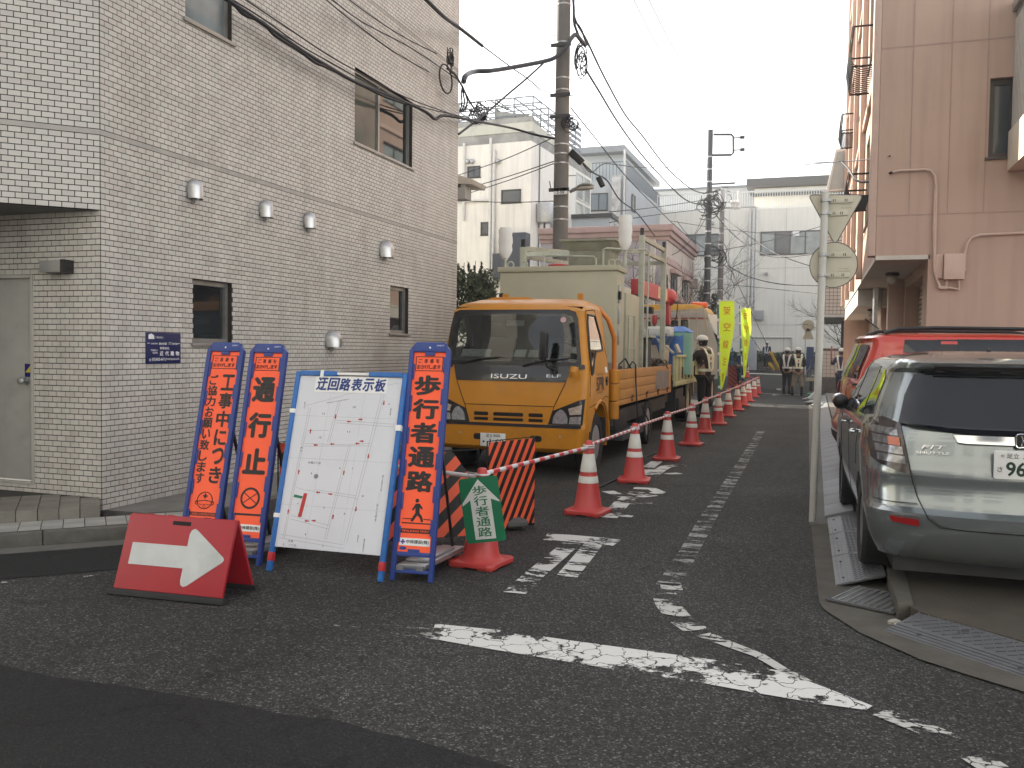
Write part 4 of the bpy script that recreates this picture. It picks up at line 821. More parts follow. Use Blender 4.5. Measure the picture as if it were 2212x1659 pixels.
for q_ in (((-4.5, 1.36), (-2.69, 1.36), (-2.69, 1.43), (-4.48, 1.43)), ((-2.755, 1.431), (-2.69, 1.431), (-2.765, 1.95), (-2.8, 2.03), (-2.88, 2.06), (-2.93, 1.986), (-2.86, 1.965), (-2.82, 1.9), (-2.75, 1.48)),
    ((-4.48, 1.431), (-4.42, 1.431), (-4.42, 1.48), (-4.36, 1.9), (-4.31, 1.965), (-4.24, 1.986), (-4.33, 2.06), (-4.41, 2.03), (-4.45, 1.95)), ((-4.24, 1.986), (-2.93, 1.986), (-2.88, 2.06), (-4.33, 2.06))): decal(f, poly(*q_), .006, mb=surm)
surm.build('windscreen_surround', M('screen_black', (.012, .012, .014), .25), T, sharp=60)
decal(f, poly((-4.44, 1.41), (-2.76, 1.41), (-2.735, 1.46), (-2.8, 1.9), (-2.84, 1.985), (-2.91, 2.005), (-4.29, 2.005), (-4.36, 1.985), (-4.405, 1.9), (-4.46, 1.46)), .01, .002).build('windscreen', clg, T, sharp=60)
decal(f, poly((-4.29, 1.168), (-2.86, 1.168), (-2.80, 1.36), (-4.35, 1.36)), .008).build('dark_grille_panel', M('gloss_black', (.015, .015, .016), .2, coat=.3), T, sharp=60)
b = MB(); put_on(b, 'ISUZU', f, X_(-3.82), X_(-3.35), 1.2, 1.255, .016, .0); b.build('lettering', M('chrome_dark', (.55, .55, .57), .2, 1.), T, smooth=False)
b = MB(); put_on(b, 'ELF', f, X_(-3.1), X_(-2.92), 1.225, 1.26, .016, .0); b.build('lettering', _mc['chrome_dark'], T, smooth=False)
seam = MB(); blk = M('gap_black', (.006, .006, .006), .8)
for a, b_ in (((-4.16, .87), (-2.99, .87)), ((-2.86, 1.165), (-2.99, .87)), ((-4.29, 1.165), (-4.16, .87)), ((-2.99, .87), (-3.06, .64)), ((-4.16, .87), (-4.09, .64))):
    d_ = Vector((b_[0]-a[0], b_[1]-a[1])).normalized()*.004; decal(f, poly((a[0]-d_.y, a[1]+d_.x), (b_[0]-d_.y, b_[1]+d_.x), (b_[0]+d_.y, b_[1]-d_.x), (a[0]+d_.y, a[1]-d_.x)), .0022, .004, .1, seam)
seam.build('panel_gap', blk, T)
for x0, x1 in ((-4.03, -3.84), (-3.77, -3.38), (-3.31, -3.13)):
    for z0, z1 in ((.675, .71), (.735, .78)): decal(f, poly(*rpoly(x0, x1, z0, z1, .012)), .004, .01).build('grille_slot', blk, T)
    decal(f, poly((x0-.015, .715), (x1+.015, .715), (x1+.012, .73), (x0-.012, .73)), .016, .02).build('grille_bar', yel, T)
decal(f, poly((-4.5, .612), (-2.65, .612), (-2.65, .648), (-4.5, .648)), .004).build('bumper_gap', blk, T)
for sg in (1, -1):
    mx = lambda *p: [(sg*(a-XC), b) for a, b in p]
    hl = decal(f, mx((-3.06, .652), (-2.64, .652), (-2.615, .97), (-2.68, .955), (-3.0, .82)), .01).build('headlight', M('lamp_housing', (.02, .02, .02), .2), T)
    decal(f, mx((-3.005, .665), (-2.82, .665), (-2.815, .73), (-2.84, .79), (-2.875, .83), (-2.91, .84), (-2.96, .8), (-2.99, .75)), .018, .01, .03).build('main_lens', lens, hl)
    decal(f, mx((-2.80, .665), (-2.66, .665), (-2.655, .76), (-2.79, .75)), .016, .01, .03).build('side_lens', lens, hl); decal(f, mx((-2.79, .775), (-2.655, .785), (-2.645, .9), (-2.81, .85)), .016, .01, .03).build('turn_lens', M('turn_lens', (.5, .42, .36), .1, .2, var=.3, vs_=25), hl)
    decal(f, mx(*[(-3.19+a, .475+b) for a, b in rpoly(-.09, .06, -.04, .035, .03)]), .003, .01).build('tow_recess', blk, T)
    decal(f, mx((-2.78, 1.33), (-2.64, 1.33), (-2.65, 1.385), (-2.77, 1.385)), .02, .05).build('mirror_base', black, T)
pf = Fr(cab.front(X_(-3.92), .355, .02), (1, 0, 0), (0, 0, 1), (0, -1, 0)); po = MB().box(0, .33, 0, .165, 0, .008, pf).build('number_plate', M('plate_white', (.68, .68, .66), .4), T, bevel=.003)
b = MB(); put(b, '足立', pf, .075, .165, .115, .155, .0095, .01); put(b, '800', pf, .175, .265, .118, .153, .0095, .01); put(b, '・1 68', pf, .03, .31, .015, .095, .0095, .02); b.build('lettering', M('plate_green_black', (.01, .02, .012), .5), po, smooth=False)
for x in (-2.9, -4.2): MB().lathe([(.014, 0), (.012, .006)], 12, Fr(cab.front(X_(x), .51, .002), (1, 0, 0), (0, 0, 1), (0, -1, 0))).build('bumper_bolt', steel, T)
wp = MB()
for (x0, z0, x1, z1) in ((-4.25, 1.4, -3.75, 1.455), (-3.42, 1.38, -2.85, 1.455)):
    wp.tube([f(X_(x0 if x0 < -4 else x0), z0-.02, .03), f(X_((x0+x1)/2), (z0+z1)/2+.01, .045), f(X_(x1), z1, .028)], .009, 6).tube([f(X_(x0+.15), z0+.035, .025), f(X_(x1+.06), z1+.012, .022)], .006, 5)
wp.build('wiper', black, T)
mr = MB().prism([(0, 0), (.05, -.01), (.085, .03), (.095, .3), (.06, .345), (.01, .335), (-.012, .05)], -.05, .04, Fr((-3.12, 10.08, 1.44), (1, 0, 0), (0, 0, 1), (0, -1, 0))).build('round_mirror', black, T, bevel=.018)
MB().tube([(-3.07, 10.1, 1.46), (-3.05, 10.16, 1.35), (-2.98, 10.27, 1.33)], .013, 8).build('mirror_stay', black, mr)
MB().tube([(-2.74, 10.22, 1.24), (-2.735, 10.21, 1.3), (-2.73, 10.22, 1.36)], [.045, .06, .05], 14).build('mirror_mount', yel, T)
# door side
sd_ = lambda y, z, off=0: S_(y, z, off)
for nm_, fn_ in (('door_window_seal', sd_), ('door_window_seal', cab.side(-1))): pp_ = [(10.535, 1.26), (10.6, 1.27), (10.7, 1.41), (10.84, 1.55), (11.22, 1.565), (11.17, 1.76), (11.01, 2.0), (10.65, 2.0), (10.6, 1.88), (10.52, 1.5)]; MB().tube([fn_(a, b_, .004) for a, b_ in pp_+pp_[:1]], .017, 6, False).build(nm_, black, T)
decal(sd_, [(10.52, 1.275), (10.56, 1.275), (10.66, 1.42), (10.82, 1.57), (11.2, 1.58), (11.15, 1.76), (11.0, 1.995), (10.66, 1.99), (10.615, 1.88), (10.53, 1.5)], .008, .002).build('door_window', clg, T)
seam = MB()
for pth in ([(10.47, .99), (10.46, 1.3), (10.54, 1.8), (10.6, 2.05), (11.05, 2.08), (11.3, 1.7), (11.5, 1.4), (11.52, .94)], [(11.52, .94), (11.3, .96), (10.95, .9), (10.47, .86)]):
    for a, b_ in zip(pth, pth[1:]):
        d_ = (Vector(b_)-Vector(a)).normalized()*.0045; decal(sd_, [(a[0]-d_.y, a[1]+d_.x), (b_[0]-d_.y, b_[1]+d_.x), (b_[0]+d_.y, b_[1]-d_.x), (a[0]+d_.y, a[1]-d_.x)], .0022, .004, .1, seam)
seam.build('door_gap', blk, T)
hnd = decal(sd_, rpoly(11.3, 11.42, 1.1, 1.22, .03), .006).build('door_handle', black, T); decal(sd_, rpoly(11.31, 11.38, 1.15, 1.175, .008), .02, .014).build('grip', black, hnd)
b = MB(); put_on(b, 'SPR', sd_, 10.78, 11.2, 1.05, 1.225, .006, .0); put_on(b, 'Sewage Pipe Renewal', sd_, 10.78, 11.2, 1.245, 1.272, .006, .0); put_on(b, 'METHOD', sd_, 10.84, 11.12, 1.015, 1.035, .006); b.build('lettering', M('spr_navy', (.02, .02, .05), .5), T, smooth=False)
decal(sd_, [(11.3, 1.27), (11.4, 1.27), (11.39, 1.345), (11.29, 1.345)], .005).build('door_sticker', white, T); decal(sd_, [(10.5, .47), (10.58, .47), (10.58, .56), (10.5, .56)], .006).build('side_marker', black, T)
decal(cab.front, poly(*rpoly(-2.98, -2.91, 1.9, 1.965, .03)), .013, .004).build('inspection_sticker', M('sticker_pink', (.5, .3, .3), .5), T)
M('paper_behind_glass', (.5, .52, .52), .4, var=.2, vs_=30)
dsh = MB().prism([(10.38, 1.3), (10.42, 1.44), (10.6, 1.46), (10.78, 1.4), (10.84, 1.2)], -4.38, -2.77, YZ).build('dashboard', M('dash_grey', (.05, .05, .048), .7), T)
stw = Fr((-3.12, 10.98, 1.5), (1, 0, 0), (0, .5, .85), None); MB().tube([stw(.19*math.cos(a), .19*math.sin(a)) for a in [k*math.pi/12 for k in range(25)]], .014, 6, False).tube([stw(-.18, 0), stw(.18, 0)], .013, 6).build('steering_wheel', black, T)
for x in (-4.1, -3.12):
    so2 = MB().box(x-.24, x+.24, 11.28, 11.42, 1.12, 1.72).build('seat_back', M('seat_grey', (.05, .052, .055), .8, var=.2), T, bevel=.04); MB().box(x-.11, x+.11, 11.3, 11.39, 1.735, 1.92).build('headrest', _mc['seat_grey'], so2, bevel=.03)
MB().box(-3.75, -3.5, 10.62, 10.64, 1.86, 1.93).build('rear_view_mirror', M('mirror_grey', (.3, .31, .3), .3), T, bevel=.01)
for x0, x1, y0, c_ in ((-4.3, -3.9, 10.45, 'paper_behind_glass'), (-3.6, -3.45, 10.5, 'white_paint'), (-3.42, -3.2, 10.52, 'paper_behind_glass')): MB().add([(x0, y0, 1.47), (x1, y0, 1.47), (x1, y0+.08, 1.56), (x0, y0+.08, 1.56), (x0, y0+.01, 1.465), (x1, y0+.01, 1.465), (x1, y0+.09, 1.555), (x0, y0+.09, 1.555)], [(0, 1, 2, 3), (7, 6, 5, 4), (0, 4, 5, 1), (1, 5, 6, 2), (2, 6, 7, 3), (3, 7, 4, 0)]).build('dashboard_paper', _mc[c_], T, smooth=False)
# visor lip and rear corner ledge, mudguard
for sg in (1, -1):
    pts = [(XC+sg*.985, 11.02+.5*math.cos(a), .42+.5*math.sin(a)) for a in [math.pi*k/10 for k in range(0, 8)]]
    MB().tube([Vector(p) for p in pts], .02, 6).build('arch_lip', yel, T)
    MB().box(XC+sg*.6, XC+sg*.96, 11.4, 11.48, .35, .9).build('mudguard', chassis, T)
    wheel(T, (XC+sg*.84, 11.02, .375), .375, .2, (sg, 0, 0), rimw); wheel(T, (XC+sg*.82, 14.75, .375), .375, .24, (sg, 0, 0), rimw)
MB().box(XC-.9, XC+.9, 11.55, 16.7, .5, .72).box(XC-.42, XC-.3, 11, 16.9, .45, .7).box(XC+.3, XC+.42, 11, 16.9, .45, .7).build('chassis', chassis, T)
MB().box(XC+.72, XC+.98, 12.5, 14.1, .26, .4).build('side_guard', M('guard_grey', (.06, .065, .07), .5), T, bevel=.02); MB().box(XC+.55, XC+.93, 12.2, 13., .42, .7).build('battery_box', chassis, T, bevel=.02)
XB = -2.59; bz = .96
MB().box(XC-.98, XC+.97, 11.95, 16.8, bz-.12, bz).build('deck', M('deck_grey', (.1, .1, .09), .7, dirt=.4), T)
for sg in (1, -1):
    x1 = XC+sg*.985
    for k in range(3):
        z0 = bz-.09+k*.145; MB().box(min(x1, x1-sg*.035), max(x1, x1-sg*.035), 12.2, 16.72, z0, z0+.14).build('drop_side', yel2, T, bevel=.006)
    MB().box(min(x1, x1-sg*.05), max(x1, x1-sg*.05), 16.74, 16.84, bz-.15, bz+.36).build('corner_post', yel2, T, bevel=.008)
    MB().box(min(x1+sg*.003, x1-sg*.06), max(x1+sg*.003, x1-sg*.06), 12.0, 16.84, bz-.17, bz-.1).build('side_rail', yel2, T, bevel=.004)
for y in (13., 14.2, 15.3, 16.3): MB().box(XB-.012, XB+.018, y, y+.06, bz-.15, bz-.06).tube([(XB+.01, y+.03, bz-.1), (XB+.03, y+.03, bz-.05)], .012, 6).build('hinge', M('rusty_hinge', (.15, .06, .025), .8, var=.4, vs_=30), T)
MB().quad((XB+.004, 15.0, bz-.06), (XB+.004, 16.55, bz-.06), (XB+.004, 16.55, bz+.25), (XB+.004, 15.2, bz+.27)).build('grey_respray', M('respray_grey', (.2, .19, .19), .6, var=.3, vs_=4, dirt=.6, dcol=(.4, .22, .08), ds=6, dlo=.45), T)
# thick front post and bent pipe over the cab
for sg in (1, -1):
    x = XC+sg*.96
    for k, (z0, z1) in enumerate(((.62, .86), (.87, 1.1), (1.11, 1.3))): MB().lathe([(.07, z0), (.078, z0+.01), (.078, z1-.01), (.07, z1)], 16, Fr((x, 11.9, 0))).build('post_sleeve', yel, T)
    MB().tube([(x, 11.9, 1.3), (x, 11.88, 1.74), (x-sg*.06, 11.75, 1.98), (x-sg*.16, 11.66, 2.12), (x-sg*.34, 11.62, 2.2), (x-sg*.6, 11.62, 2.225), (x-sg*.97, 11.62, 2.23)], .033, 10).build('guard_pipe', M('orange_pipe', (.55, .17, .015), .4, coat=.2), T)
    MB().box(x-sg*.42-.035, x-sg*.42+.035, 11.6, 11.67, 2.2, 2.33).build('pipe_stub', yel, T)
    MB().prism([(11.95, .62), (12.1, .72), (12.2, .86), (12., .88)], -.02, .02, Fr((x, 0, 0), (0, 1, 0), (0, 0, 1), (1, 0, 0))).build('gusset', yel, T)
MB().prism([(-4.2, 2.215), (-3.45, 2.215), (-3.6, 2.25), (-4.05, 2.25)], 0, .5, Fr((0, 11.5, 0), (1, 0, 0), (0, 0, 1), (0, -1, 0))).build('roof_vent', yel, T, bevel=.008)
# equipment on the bed : things of their own
cx0 = aY(zm(1900, 900, .3616)(188, 700), 12.45).x
CB = thing('sage_cabinet', 'large plain sage green equipment cabinet standing right behind the yellow cab', 'cabinet', ((cx0-2.72)/2, 12.8, bz))
MB().box(cx0, -2.72, 12.45, 13.0, bz+.02, 2.71).build('housing', sage, CB, bevel=.008); MB().box(cx0-.03, -2.69, 12.42, 13.03, 2.712, 2.79).build('lid', sage, CB, bevel=.008)
MB().box(-3.72, -3.716, 12.448, 12.452, bz+.1, 2.7).build('panel_joint', sage2, CB)
for z0 in (1.65, 1.95, 2.25): MB().box(-2.719, -2.69, 12.55, 12.62, z0, z0+.26).build('hinge', steel, CB, bevel=.004)
MB().box(-2.719, -2.68, 12.55, 12.63, 2.3, 2.42).box(-4.5, -4.44, 12.42, 12.47, 2.3, 2.4).build('latch', black, CB)
for x in (cx0+.08, cx0+.3, -2.85, -2.76):
    c = (x, 12.7, 2.84); MB().tube([(x+.05*math.cos(a), 12.7, 2.845+.05*math.sin(a)) for a in [k*math.pi/6 for k in range(13)]], .013, 6, False).build('lifting_eye', sage2, CB)
C2 = thing('louvred_cabinet', 'narrower grey-green cabinet with louvre slots behind the big sage cabinet', 'cabinet', (-2.95, 13.9, bz))
MB().box(-3.6, -2.75, 13.3, 14.35, 1.25, 2.45).build('housing', sage, C2, bevel=.01); b = MB()
for k in range(7): b.box(-2.98, -2.82, 13.29, 13.3, 2.15+k*.032, 2.165+k*.032)
b.build('louvre', sage2, C2); MB().box(-3.3, -2.8, 13.4, 13.9, 2.45, 2.55).build('top_box', M('lid_cream', (.5, .48, .4), .5), C2, bevel=.01)
for x in (-2.74, -2.66):
    pass
gr = thing('pipe_ladder', 'pale bent pipe ladder standing on the truck bed beside the cabinets', 'ladder', (-2.68, 13.4, bz))
MB().tube([(-2.68, 13.2, bz+.02), (-2.68, 13.2, 2.05), (-2.68, 13.25, 2.1), (-2.66, 13.5, 2.1), (-2.66, 13.6, bz+.02)], .017, 8).build('stile', sage2, gr)
for z in (1.25, 1.6): MB().tube([(-2.67, 13.2, z), (-2.67, 13.6, z)], .013, 6).build('rung', sage2, gr)
fm = thing('lifting_frame', 'pale rusty steel frame of tall posts towering over the yellow truck bed', 'frame', (-3.5, 14.6, bz))
P3 = [(-4.3, 12.95, 3.14), (-2.79, 14.7, 3.5), (-2.7, 16.4, 3.47), (-4.35, 16.4, 3.45)]
for x, y, z in P3: MB().box(x-.045, x+.045, y-.045, y+.045, bz, z).build('post', sage2, fm, bevel=.004); MB().box(x-.03, x+.03, y-.03, y+.03, z, z+.12).build('post_pulley', black, fm)
for a, b_ in (((-4.3, 12.95, 3.03), (-2.8, 14.7, 3.24)), ((-2.79, 14.7, 3.46), (-2.7, 16.4, 3.44)), ((-2.79, 14.7, 3.24), (-2.7, 16.4, 3.24)), ((-4.3, 12.95, 3.12), (-4.35, 16.4, 3.42)), ((-4.3, 12.95, 3.0), (-4.35, 16.4, 3.2)), ((-4.35, 16.4, 3.2), (-2.7, 16.4, 3.2))): MB().bar(a, b_, .05, .07).build('beam', sage2, fm, smooth=False)
for pts in ([(-4., 13.02, 2.8), (-4., 13.1, 3.0), (-3.95, 13.1, 3.02), (-3.3, 13.4, 3.02), (-3.26, 13.4, 2.98), (-3.26, 13.4, 2.8)], [(-3.1, 13.2, 2.8), (-3.1, 13.2, 3.1), (-3.05, 13.2, 3.12), (-2.8, 13.4, 3.12), (-2.78, 13.4, 2.8)]): MB().tube(pts, .018, 8).build('guard_rail', sage2, fm)
MB().tube([(-2.62, 13.5, 3.12), (-2.5, 13.5, 3.12), (-2.46, 13.5, 3.08), (-2.46, 13.5, 1.3)], .016, 8).build('guard_rail', sage2, fm)
ch = thing('concrete_hopper', 'weathered grey hopper with a flared rim on top of the cabinets', 'hopper', (-3.4, 13.9, 2.8)); ff = Fr((-3.42, 13.9, 0)); hm2 = M('hopper_concrete', (.29, .28, .21), .8, var=.15, vs_=4, dirt=.5)
def frus(mb, x0, y0, x1, y1, z0, z1, fr): mb.add([fr(sx*x0, sy*y0, z0) for sx, sy in ((-1, -1), (1, -1), (1, 1), (-1, 1))]+[fr(sx*x1, sy*y1, z1) for sx, sy in ((-1, -1), (1, -1), (1, 1), (-1, 1))], [(3, 2, 1, 0), (4, 5, 6, 7), (0, 1, 5, 4), (1, 2, 6, 5), (2, 3, 7, 6), (3, 0, 4, 7)]); return mb
frus(MB(), .33, .33, .33, .33, 2.8, 3.13, ff).build('hopper_body', hm2, ch); frus(MB(), .33, .33, .42, .42, 3.132, 3.27, ff).build('hopper_flare', hm2, ch); frus(MB(), .45, .45, .45, .45, 3.272, 3.31, ff).build('hopper_rim', hm2, ch, bevel=.006)
bag = M('white_sheet_bag', (.75, .73, .69), .75, var=.06, vs_=5, bump=.8, bs=9)
def bagged(x, y, z0, z1, wd, label):
    t = thing('covered_lamp', label, 'covered lamp', (x, y, z0)); n_ = 9; m_ = MB(); prof = []
    for i in range(n_+1): s_ = i/n_; prof.append(((.2+.8*min(1, s_*3.2)**.7)*(1 if s_ < .95 else .82)*wd/2*(1+.07*math.sin(i*2.1+z0)), z0+(z1-z0)*s_))
    m_.lathe(prof, 9, Fr((x, y, 0)), 1, .55).build('cover', bag, t, sharp=50); MB().tube([(x, y, 2.79), (x, y, z0+.03)], .02, 8).build('lamp_stem', sage2, t); MB().tube([(x+.03*math.cos(a), y+.03*math.sin(a), z0+.03) for a in [k*math.pi/4 for k in range(9)]], .008, 5, False).build('tie', steel, t)
bagged(-4.47, 12.6, 2.9, 3.4, .22, 'white-bagged work lamp at the left end of the cabinet top'); bagged(-2.64, 12.6, 2.98, 3.52, .2, 'taller white-bagged work lamp at the right end of the cabinet top')
rb = thing('red_blue_canister', 'red and blue drum just showing behind the rail on the cabinets', 'drum', (-3.95, 13.7, 2.8)); MB().lathe([(.2, 2.8), (.2, 2.86)], 18, Fr((-3.95, 13.7, 0))).build('blue_band', M('drum_blue', (.05, .15, .5), .4), rb); MB().lathe([(.2, 2.861), (.17, 2.93), (.06, 2.96)], 18, Fr((-3.95, 13.7, 0))).build('red_cap', M('drum_red', (.5, .03, .03), .4), rb)
cl = thing('hydraulic_cylinders', 'pair of dark upright steel cylinders on the rear of the truck bed', 'cylinders', (-2.75, 15.3, bz))
for x, y in ((-2.95, 15.1), (-2.78, 15.3)): MB().lathe([(.07, bz), (.07, 1.75), (.1, 1.76), (.1, 1.79), (.02, 1.8), (.02, 1.95)], 14, Fr((x, y, 0))).build('cylinder', M('cylinder_grey', (.09, .09, .085), .5, .4, var=.2), cl)
MB().box(-3.1, -2.66, 14.95, 15.45, 1.80, 1.83).build('top_plate', sage2, cl)
hc = MB()
for k in range(26):
    r_ = .12+.02*rnd.random(); cx, cy, cz = -2.85+rnd.uniform(-.12, .15), 15.9+rnd.uniform(-.3, .5), bz+.28+rnd.random()*.16
    hc.tube([(cx+r_*math.cos(a)*.9, cy+r_*math.sin(a)*2, cz+.04*math.sin(a*2+k)) for a in [q*math.pi/7 for q in range(15)]], .011, 5, False)
tag(kind(hc.build('coiled_hoses', M('hose_brown', (.1, .08, .06), .7, var=.3)), 'stuff'), 'tangle of coiled brown hoses at the rear of the yellow truck bed', 'hoses'); 
hp = MB()
for pts, lab_ in zip(([(-2.66, 12.9, 1.25), (-2.6, 13.1, 1.4), (-2.57, 13.2, 1.36), (-2.565, 13.22, 1.1), (-2.55, 13.3, .6), (-2.56, 13.4, .2)], [(-2.75, 12.6, 1.3), (-2.65, 12.8, 1.45), (-2.6, 13.0, 1.3)], [(-2.6, 13.9, .7), (-2.5, 14.0, .45), (-2.52, 14.05, .1)]), ('longest black hose hanging over the side boards of the yellow truck', 'short black hose looping over the bed just behind the cab pipe', 'thin black hose trailing below the bed in front of the rear wheel')):
    tag(MB().tube(pts, .012, 6).build('loose_hose', cable), lab_, 'hose', 'black hoses hanging off the yellow truck')
mc = thing('bed_machinery', 'dark jumble of pump parts between cab and side boards on the truck bed', 'machinery', (-2.9, 12.3, bz))
for i in range(9):
    x, y, z = rnd.uniform(-3.0, -2.7), rnd.uniform(12.1, 14.6), bz+.02; s0 = rnd.uniform(.08, .16); MB().box(x-s0, x+s0*.6, y-s0, y+s0, z, z+rnd.uniform(.2, .42)).build('housing', [sage2, chassis, steel][i % 3], mc, bevel=.02)
# ---------------------------------------------------------------- crane truck behind
G2 = zm(2400, 1150, .3014); Z3 = zm(2550, 1100, .1808)
tp = M('cab_pale_grey', (.5, .49, .45), .45, var=.05, vs_=2, dirt=.25, dcol=(.3, .27, .2)); ylg = M('dump_side_lime', (.5, .49, .27), .55, var=.12, vs_=3, dirt=.25, dcol=(.16, .13, .07), ds=6); cred = M('crane_red', (.45, .06, .065), .4, var=.06, coat=.2)
U = thing('crane_truck', 'pale crew-cab crane truck with lime bed side and orange beacon bar behind the yellow truck', 'truck', (-3.7, 22, 0))
xs2 = -2.62
MB().box(-4.6, xs2-.04, 17.6, 21.3, .95, 1.08).build('deck', chassis, U)
MB().box(xs2-.04, xs2, 17.45, 21.45, .98, 1.48).build('bed_side', ylg, U, bevel=.006)
for k in range(9): MB().box(xs2-.0, xs2+.03, 17.5+k*.48, 17.54+k*.48, .98, 1.48).build('rib', ylg, U, bevel=.004)
MB().box(xs2, xs2+.045, 17.45, 21.45, 1.45, 1.5).build('top_rail', ylg, U, bevel=.004); MB().box(xs2-.02, xs2+.035, 17.4, 21.5, .88, .975).build('bottom_rail', ylg, U, bevel=.004)
for k in range(4): MB().box(xs2+.03, xs2+.06, 18.2+k*.95, 18.27+k*.95, 1.02, 1.25).build('latch', M('latch_rust', (.1, .07, .05), .8), U)
wheel(U, (-2.82, 20.05, .46), .46, .26, (1, 0, 0), M('rim_cream', (.45, .4, .3), .6, dirt=.5)); wheel(U, (-2.9, 25.8, .46), .46, .26, (1, 0, 0), M('rim_cream', (.45, .4, .3), .6))
MB().prism([(19.5, .95), (19.55, .55), (19.75, .75), (20.0, .93), (20.4, .9), (20.6, .55), (20.7, .95)], -.03, .0, Fr((xs2-.03, 0, 0), (0, 1, 0), (0, 0, 1), (1, 0, 0))).build('mudguard', M('mud_cream', (.35, .3, .22), .8, dirt=.6), U)
MB().box(-4.5, -2.8, 17.4, 26, .55, .9).box(-2.95, -2.66, 17.9, 19.0, .35, .8).build('chassis', chassis, U); MB().box(-2.9, -2.6, 18.0, 18.9, .36, .62).build('tool_box', chassis, U, bevel=.02)
yc = 24.2; q0 = aY(Z3(0, 850), yc); q1 = aY(Z3(1400, 800), yc); xr0 = aY(Z3(1330, 830), yc).x; xr1 = aY(Z3(1500, 1400), yc).x; zr = aY(Z3(900, 700), yc).z
cbf = Fr((0, yc, 0), (1, 0, 0), (0, 0, 1), (0, -1, 0))
# crew cab, back wall towards the viewer, sides leaning out
vs_ = [(-4.95, yc, .9), (xr1, yc, .9), (xr1, yc, 1.7), (xr0, yc, zr-.32), (xr0-.1, yc, zr), (-4.85, yc, zr), (-4.95, yc, zr-.32)]; n_ = 7
m_ = MB(); m_.add(vs_+[(x*1.0, y+2.9, z) for x, y, z in vs_], [tuple(range(n_)), tuple(range(n_, 2*n_))[::-1]]+[(i, (i+1) % n_, n_+(i+1) % n_, n_+i) for i in range(n_)]); m_.build('cab_body', tp, U, bevel=.05)
for x0, y0, x1, y1 in ((0, 915, 170, 1100), (510, 890, 665, 1100), (715, 880, 885, 1100)):
    a = aY(Z3(x0, y0), yc); c = aY(Z3(x1, y1), yc); fo = decal(lambda x, z, off=0: Vector((x, yc-off, z)), rpoly(a.x, c.x, c.z, a.z, .05), .006).build('rear_window_seal', black, U); decal(lambda x, z, off=0: Vector((x, yc-off, z)), rpoly(a.x+.03, c.x-.03, c.z+.03, a.z-.03, .04), .01).build('rear_window', glass('cab_glass', (.05, .06, .045), .06), U)
a = aY(Z3(0, 850), yc); MB().box(-4.9, xr0-.02, -.0, .0, 0, 0, cbf)
MB().box(-4.93, xr0-.02, a.z-.02, a.z+.015, .002, .012, cbf).build('red_waist_line', M('waist_red', (.4, .12, .1), .5), U); MB().box(-4.9, xr0-.03, a.z+.03, zr-.05, .003, .02, cbf).build('roof_skirt', M('skirt_lilac', (.48, .46, .48), .5), U)
MB().prism([(xr0+.02, zr-.3), (xr0+.14, zr-.55), (xr1+.08, 1.75), (xr1+.02, 1.75), (xr0-.03, zr-.42)], -.6, -.05, cbf).build('side_glass', wglass, U); MB().prism([(xr0+.16, zr-.75), (xr0+.26, zr-.8), (xr1+.2, 1.7), (xr1+.1, 1.7)], -1.5, -.7, cbf).build('orange_door', yel, U)
MB().tube([(xr0+.2, yc+1, zr-.5), (xr0+.35, yc+1, zr-.45), (xr0+.4, yc+1, zr-.7)], .02, 6).build('mirror_arm', black, U); MB().box(xr0+.2, xr0+.36, yc+.9, yc+1.1, zr-.75, zr-.35).build('wing_mirror', black, U, bevel=.03)
b = MB().prism([(aY(Z3(60, 0), yc).x, zr), (xr0-.1, zr), (xr0-.2, zr+.16), (xr0-.45, zr+.2), (-4.6, zr+.2), (-4.75, zr+.03)], -2.4, -.1, cbf).build('yellow_roof', M('roof_yellow', (.62, .36, .05), .4), U, bevel=.02)
a = aY(Z3(915, 475), yc); c = aY(Z3(1268, 600), yc)
MB().box(a.x, c.x, yc+.3, yc+.65, c.z, a.z).build('beacon_bar', M('beacon_orange', (.75, .13, .02), .15, spec=.7, var=.2, vs_=18), U, bevel=.06); MB().box(a.x+.1, c.x-.05, yc+.35, yc+.6, zr+.19, c.z).build('beacon_foot', chassis, U)
# rack in front of the cab
yk = 23.9; rk = lambda x, y: aY(Z3(x, y), yk); rm_ = M('rack_paint', (.45, .42, .34), .6, dirt=.4)
for p, q in (((0, 720), (1180, 655)), ((1200, 600), (1300, 1150)), ((700, 690), (690, 1010)), ((90, 720), (95, 1010)), ((885, 700), (895, 1120)), ((1070, 680), (1075, 1500))): MB().bar(rk(*p), rk(*q), .06 if q[0] != 895 and q[0] != 1075 else .025).build('rack_bar', rm_, U, smooth=False)
# crane : column, boom
yr_ = 21.9
col_ = [aY(G2(*p), yr_) for p in ((715, 430), (790, 430), (795, 110), (735, 100), (715, 160))]
MB().prism([xz(p) for p in col_], -.15, .15, Fr((0, yr_, 0), (1, 0, 0), (0, 0, 1), (0, -1, 0))).build('crane_column', cred, U, bevel=.02)
MB().box(col_[0].x-.05, col_[1].x+.05, yr_-.2, yr_+.2, 1.0, col_[0].z).build('crane_base', chassis, U, bevel=.02)
a = aY(G2(580, 300), yr_); c = aY(G2(655, 430), yr_); MB().box(a.x, c.x-.04, yr_-.3, yr_-.1, c.z, a.z).build('winch_motor', cred, U, bevel=.04)
p0_ = aY(G2(760, 60), yr_); p1_ = aY(G2(365, 60-55), yr_-2.2)
bo = MB().bar(p0_, aY(G2(330, -75), 19.3), .2, .34).build('crane_boom', cred, U, bevel=.02); MB().ball(p0_+Vector((.02, 0, -.02)), .22, 12).build('boom_knuckle', cred, U)
bv = (aY(G2(330, -75), 19.3)-p0_).normalized(); bxn = bv.cross(Vector((0, 0, 1))).normalized(); byn = bxn.cross(bv)
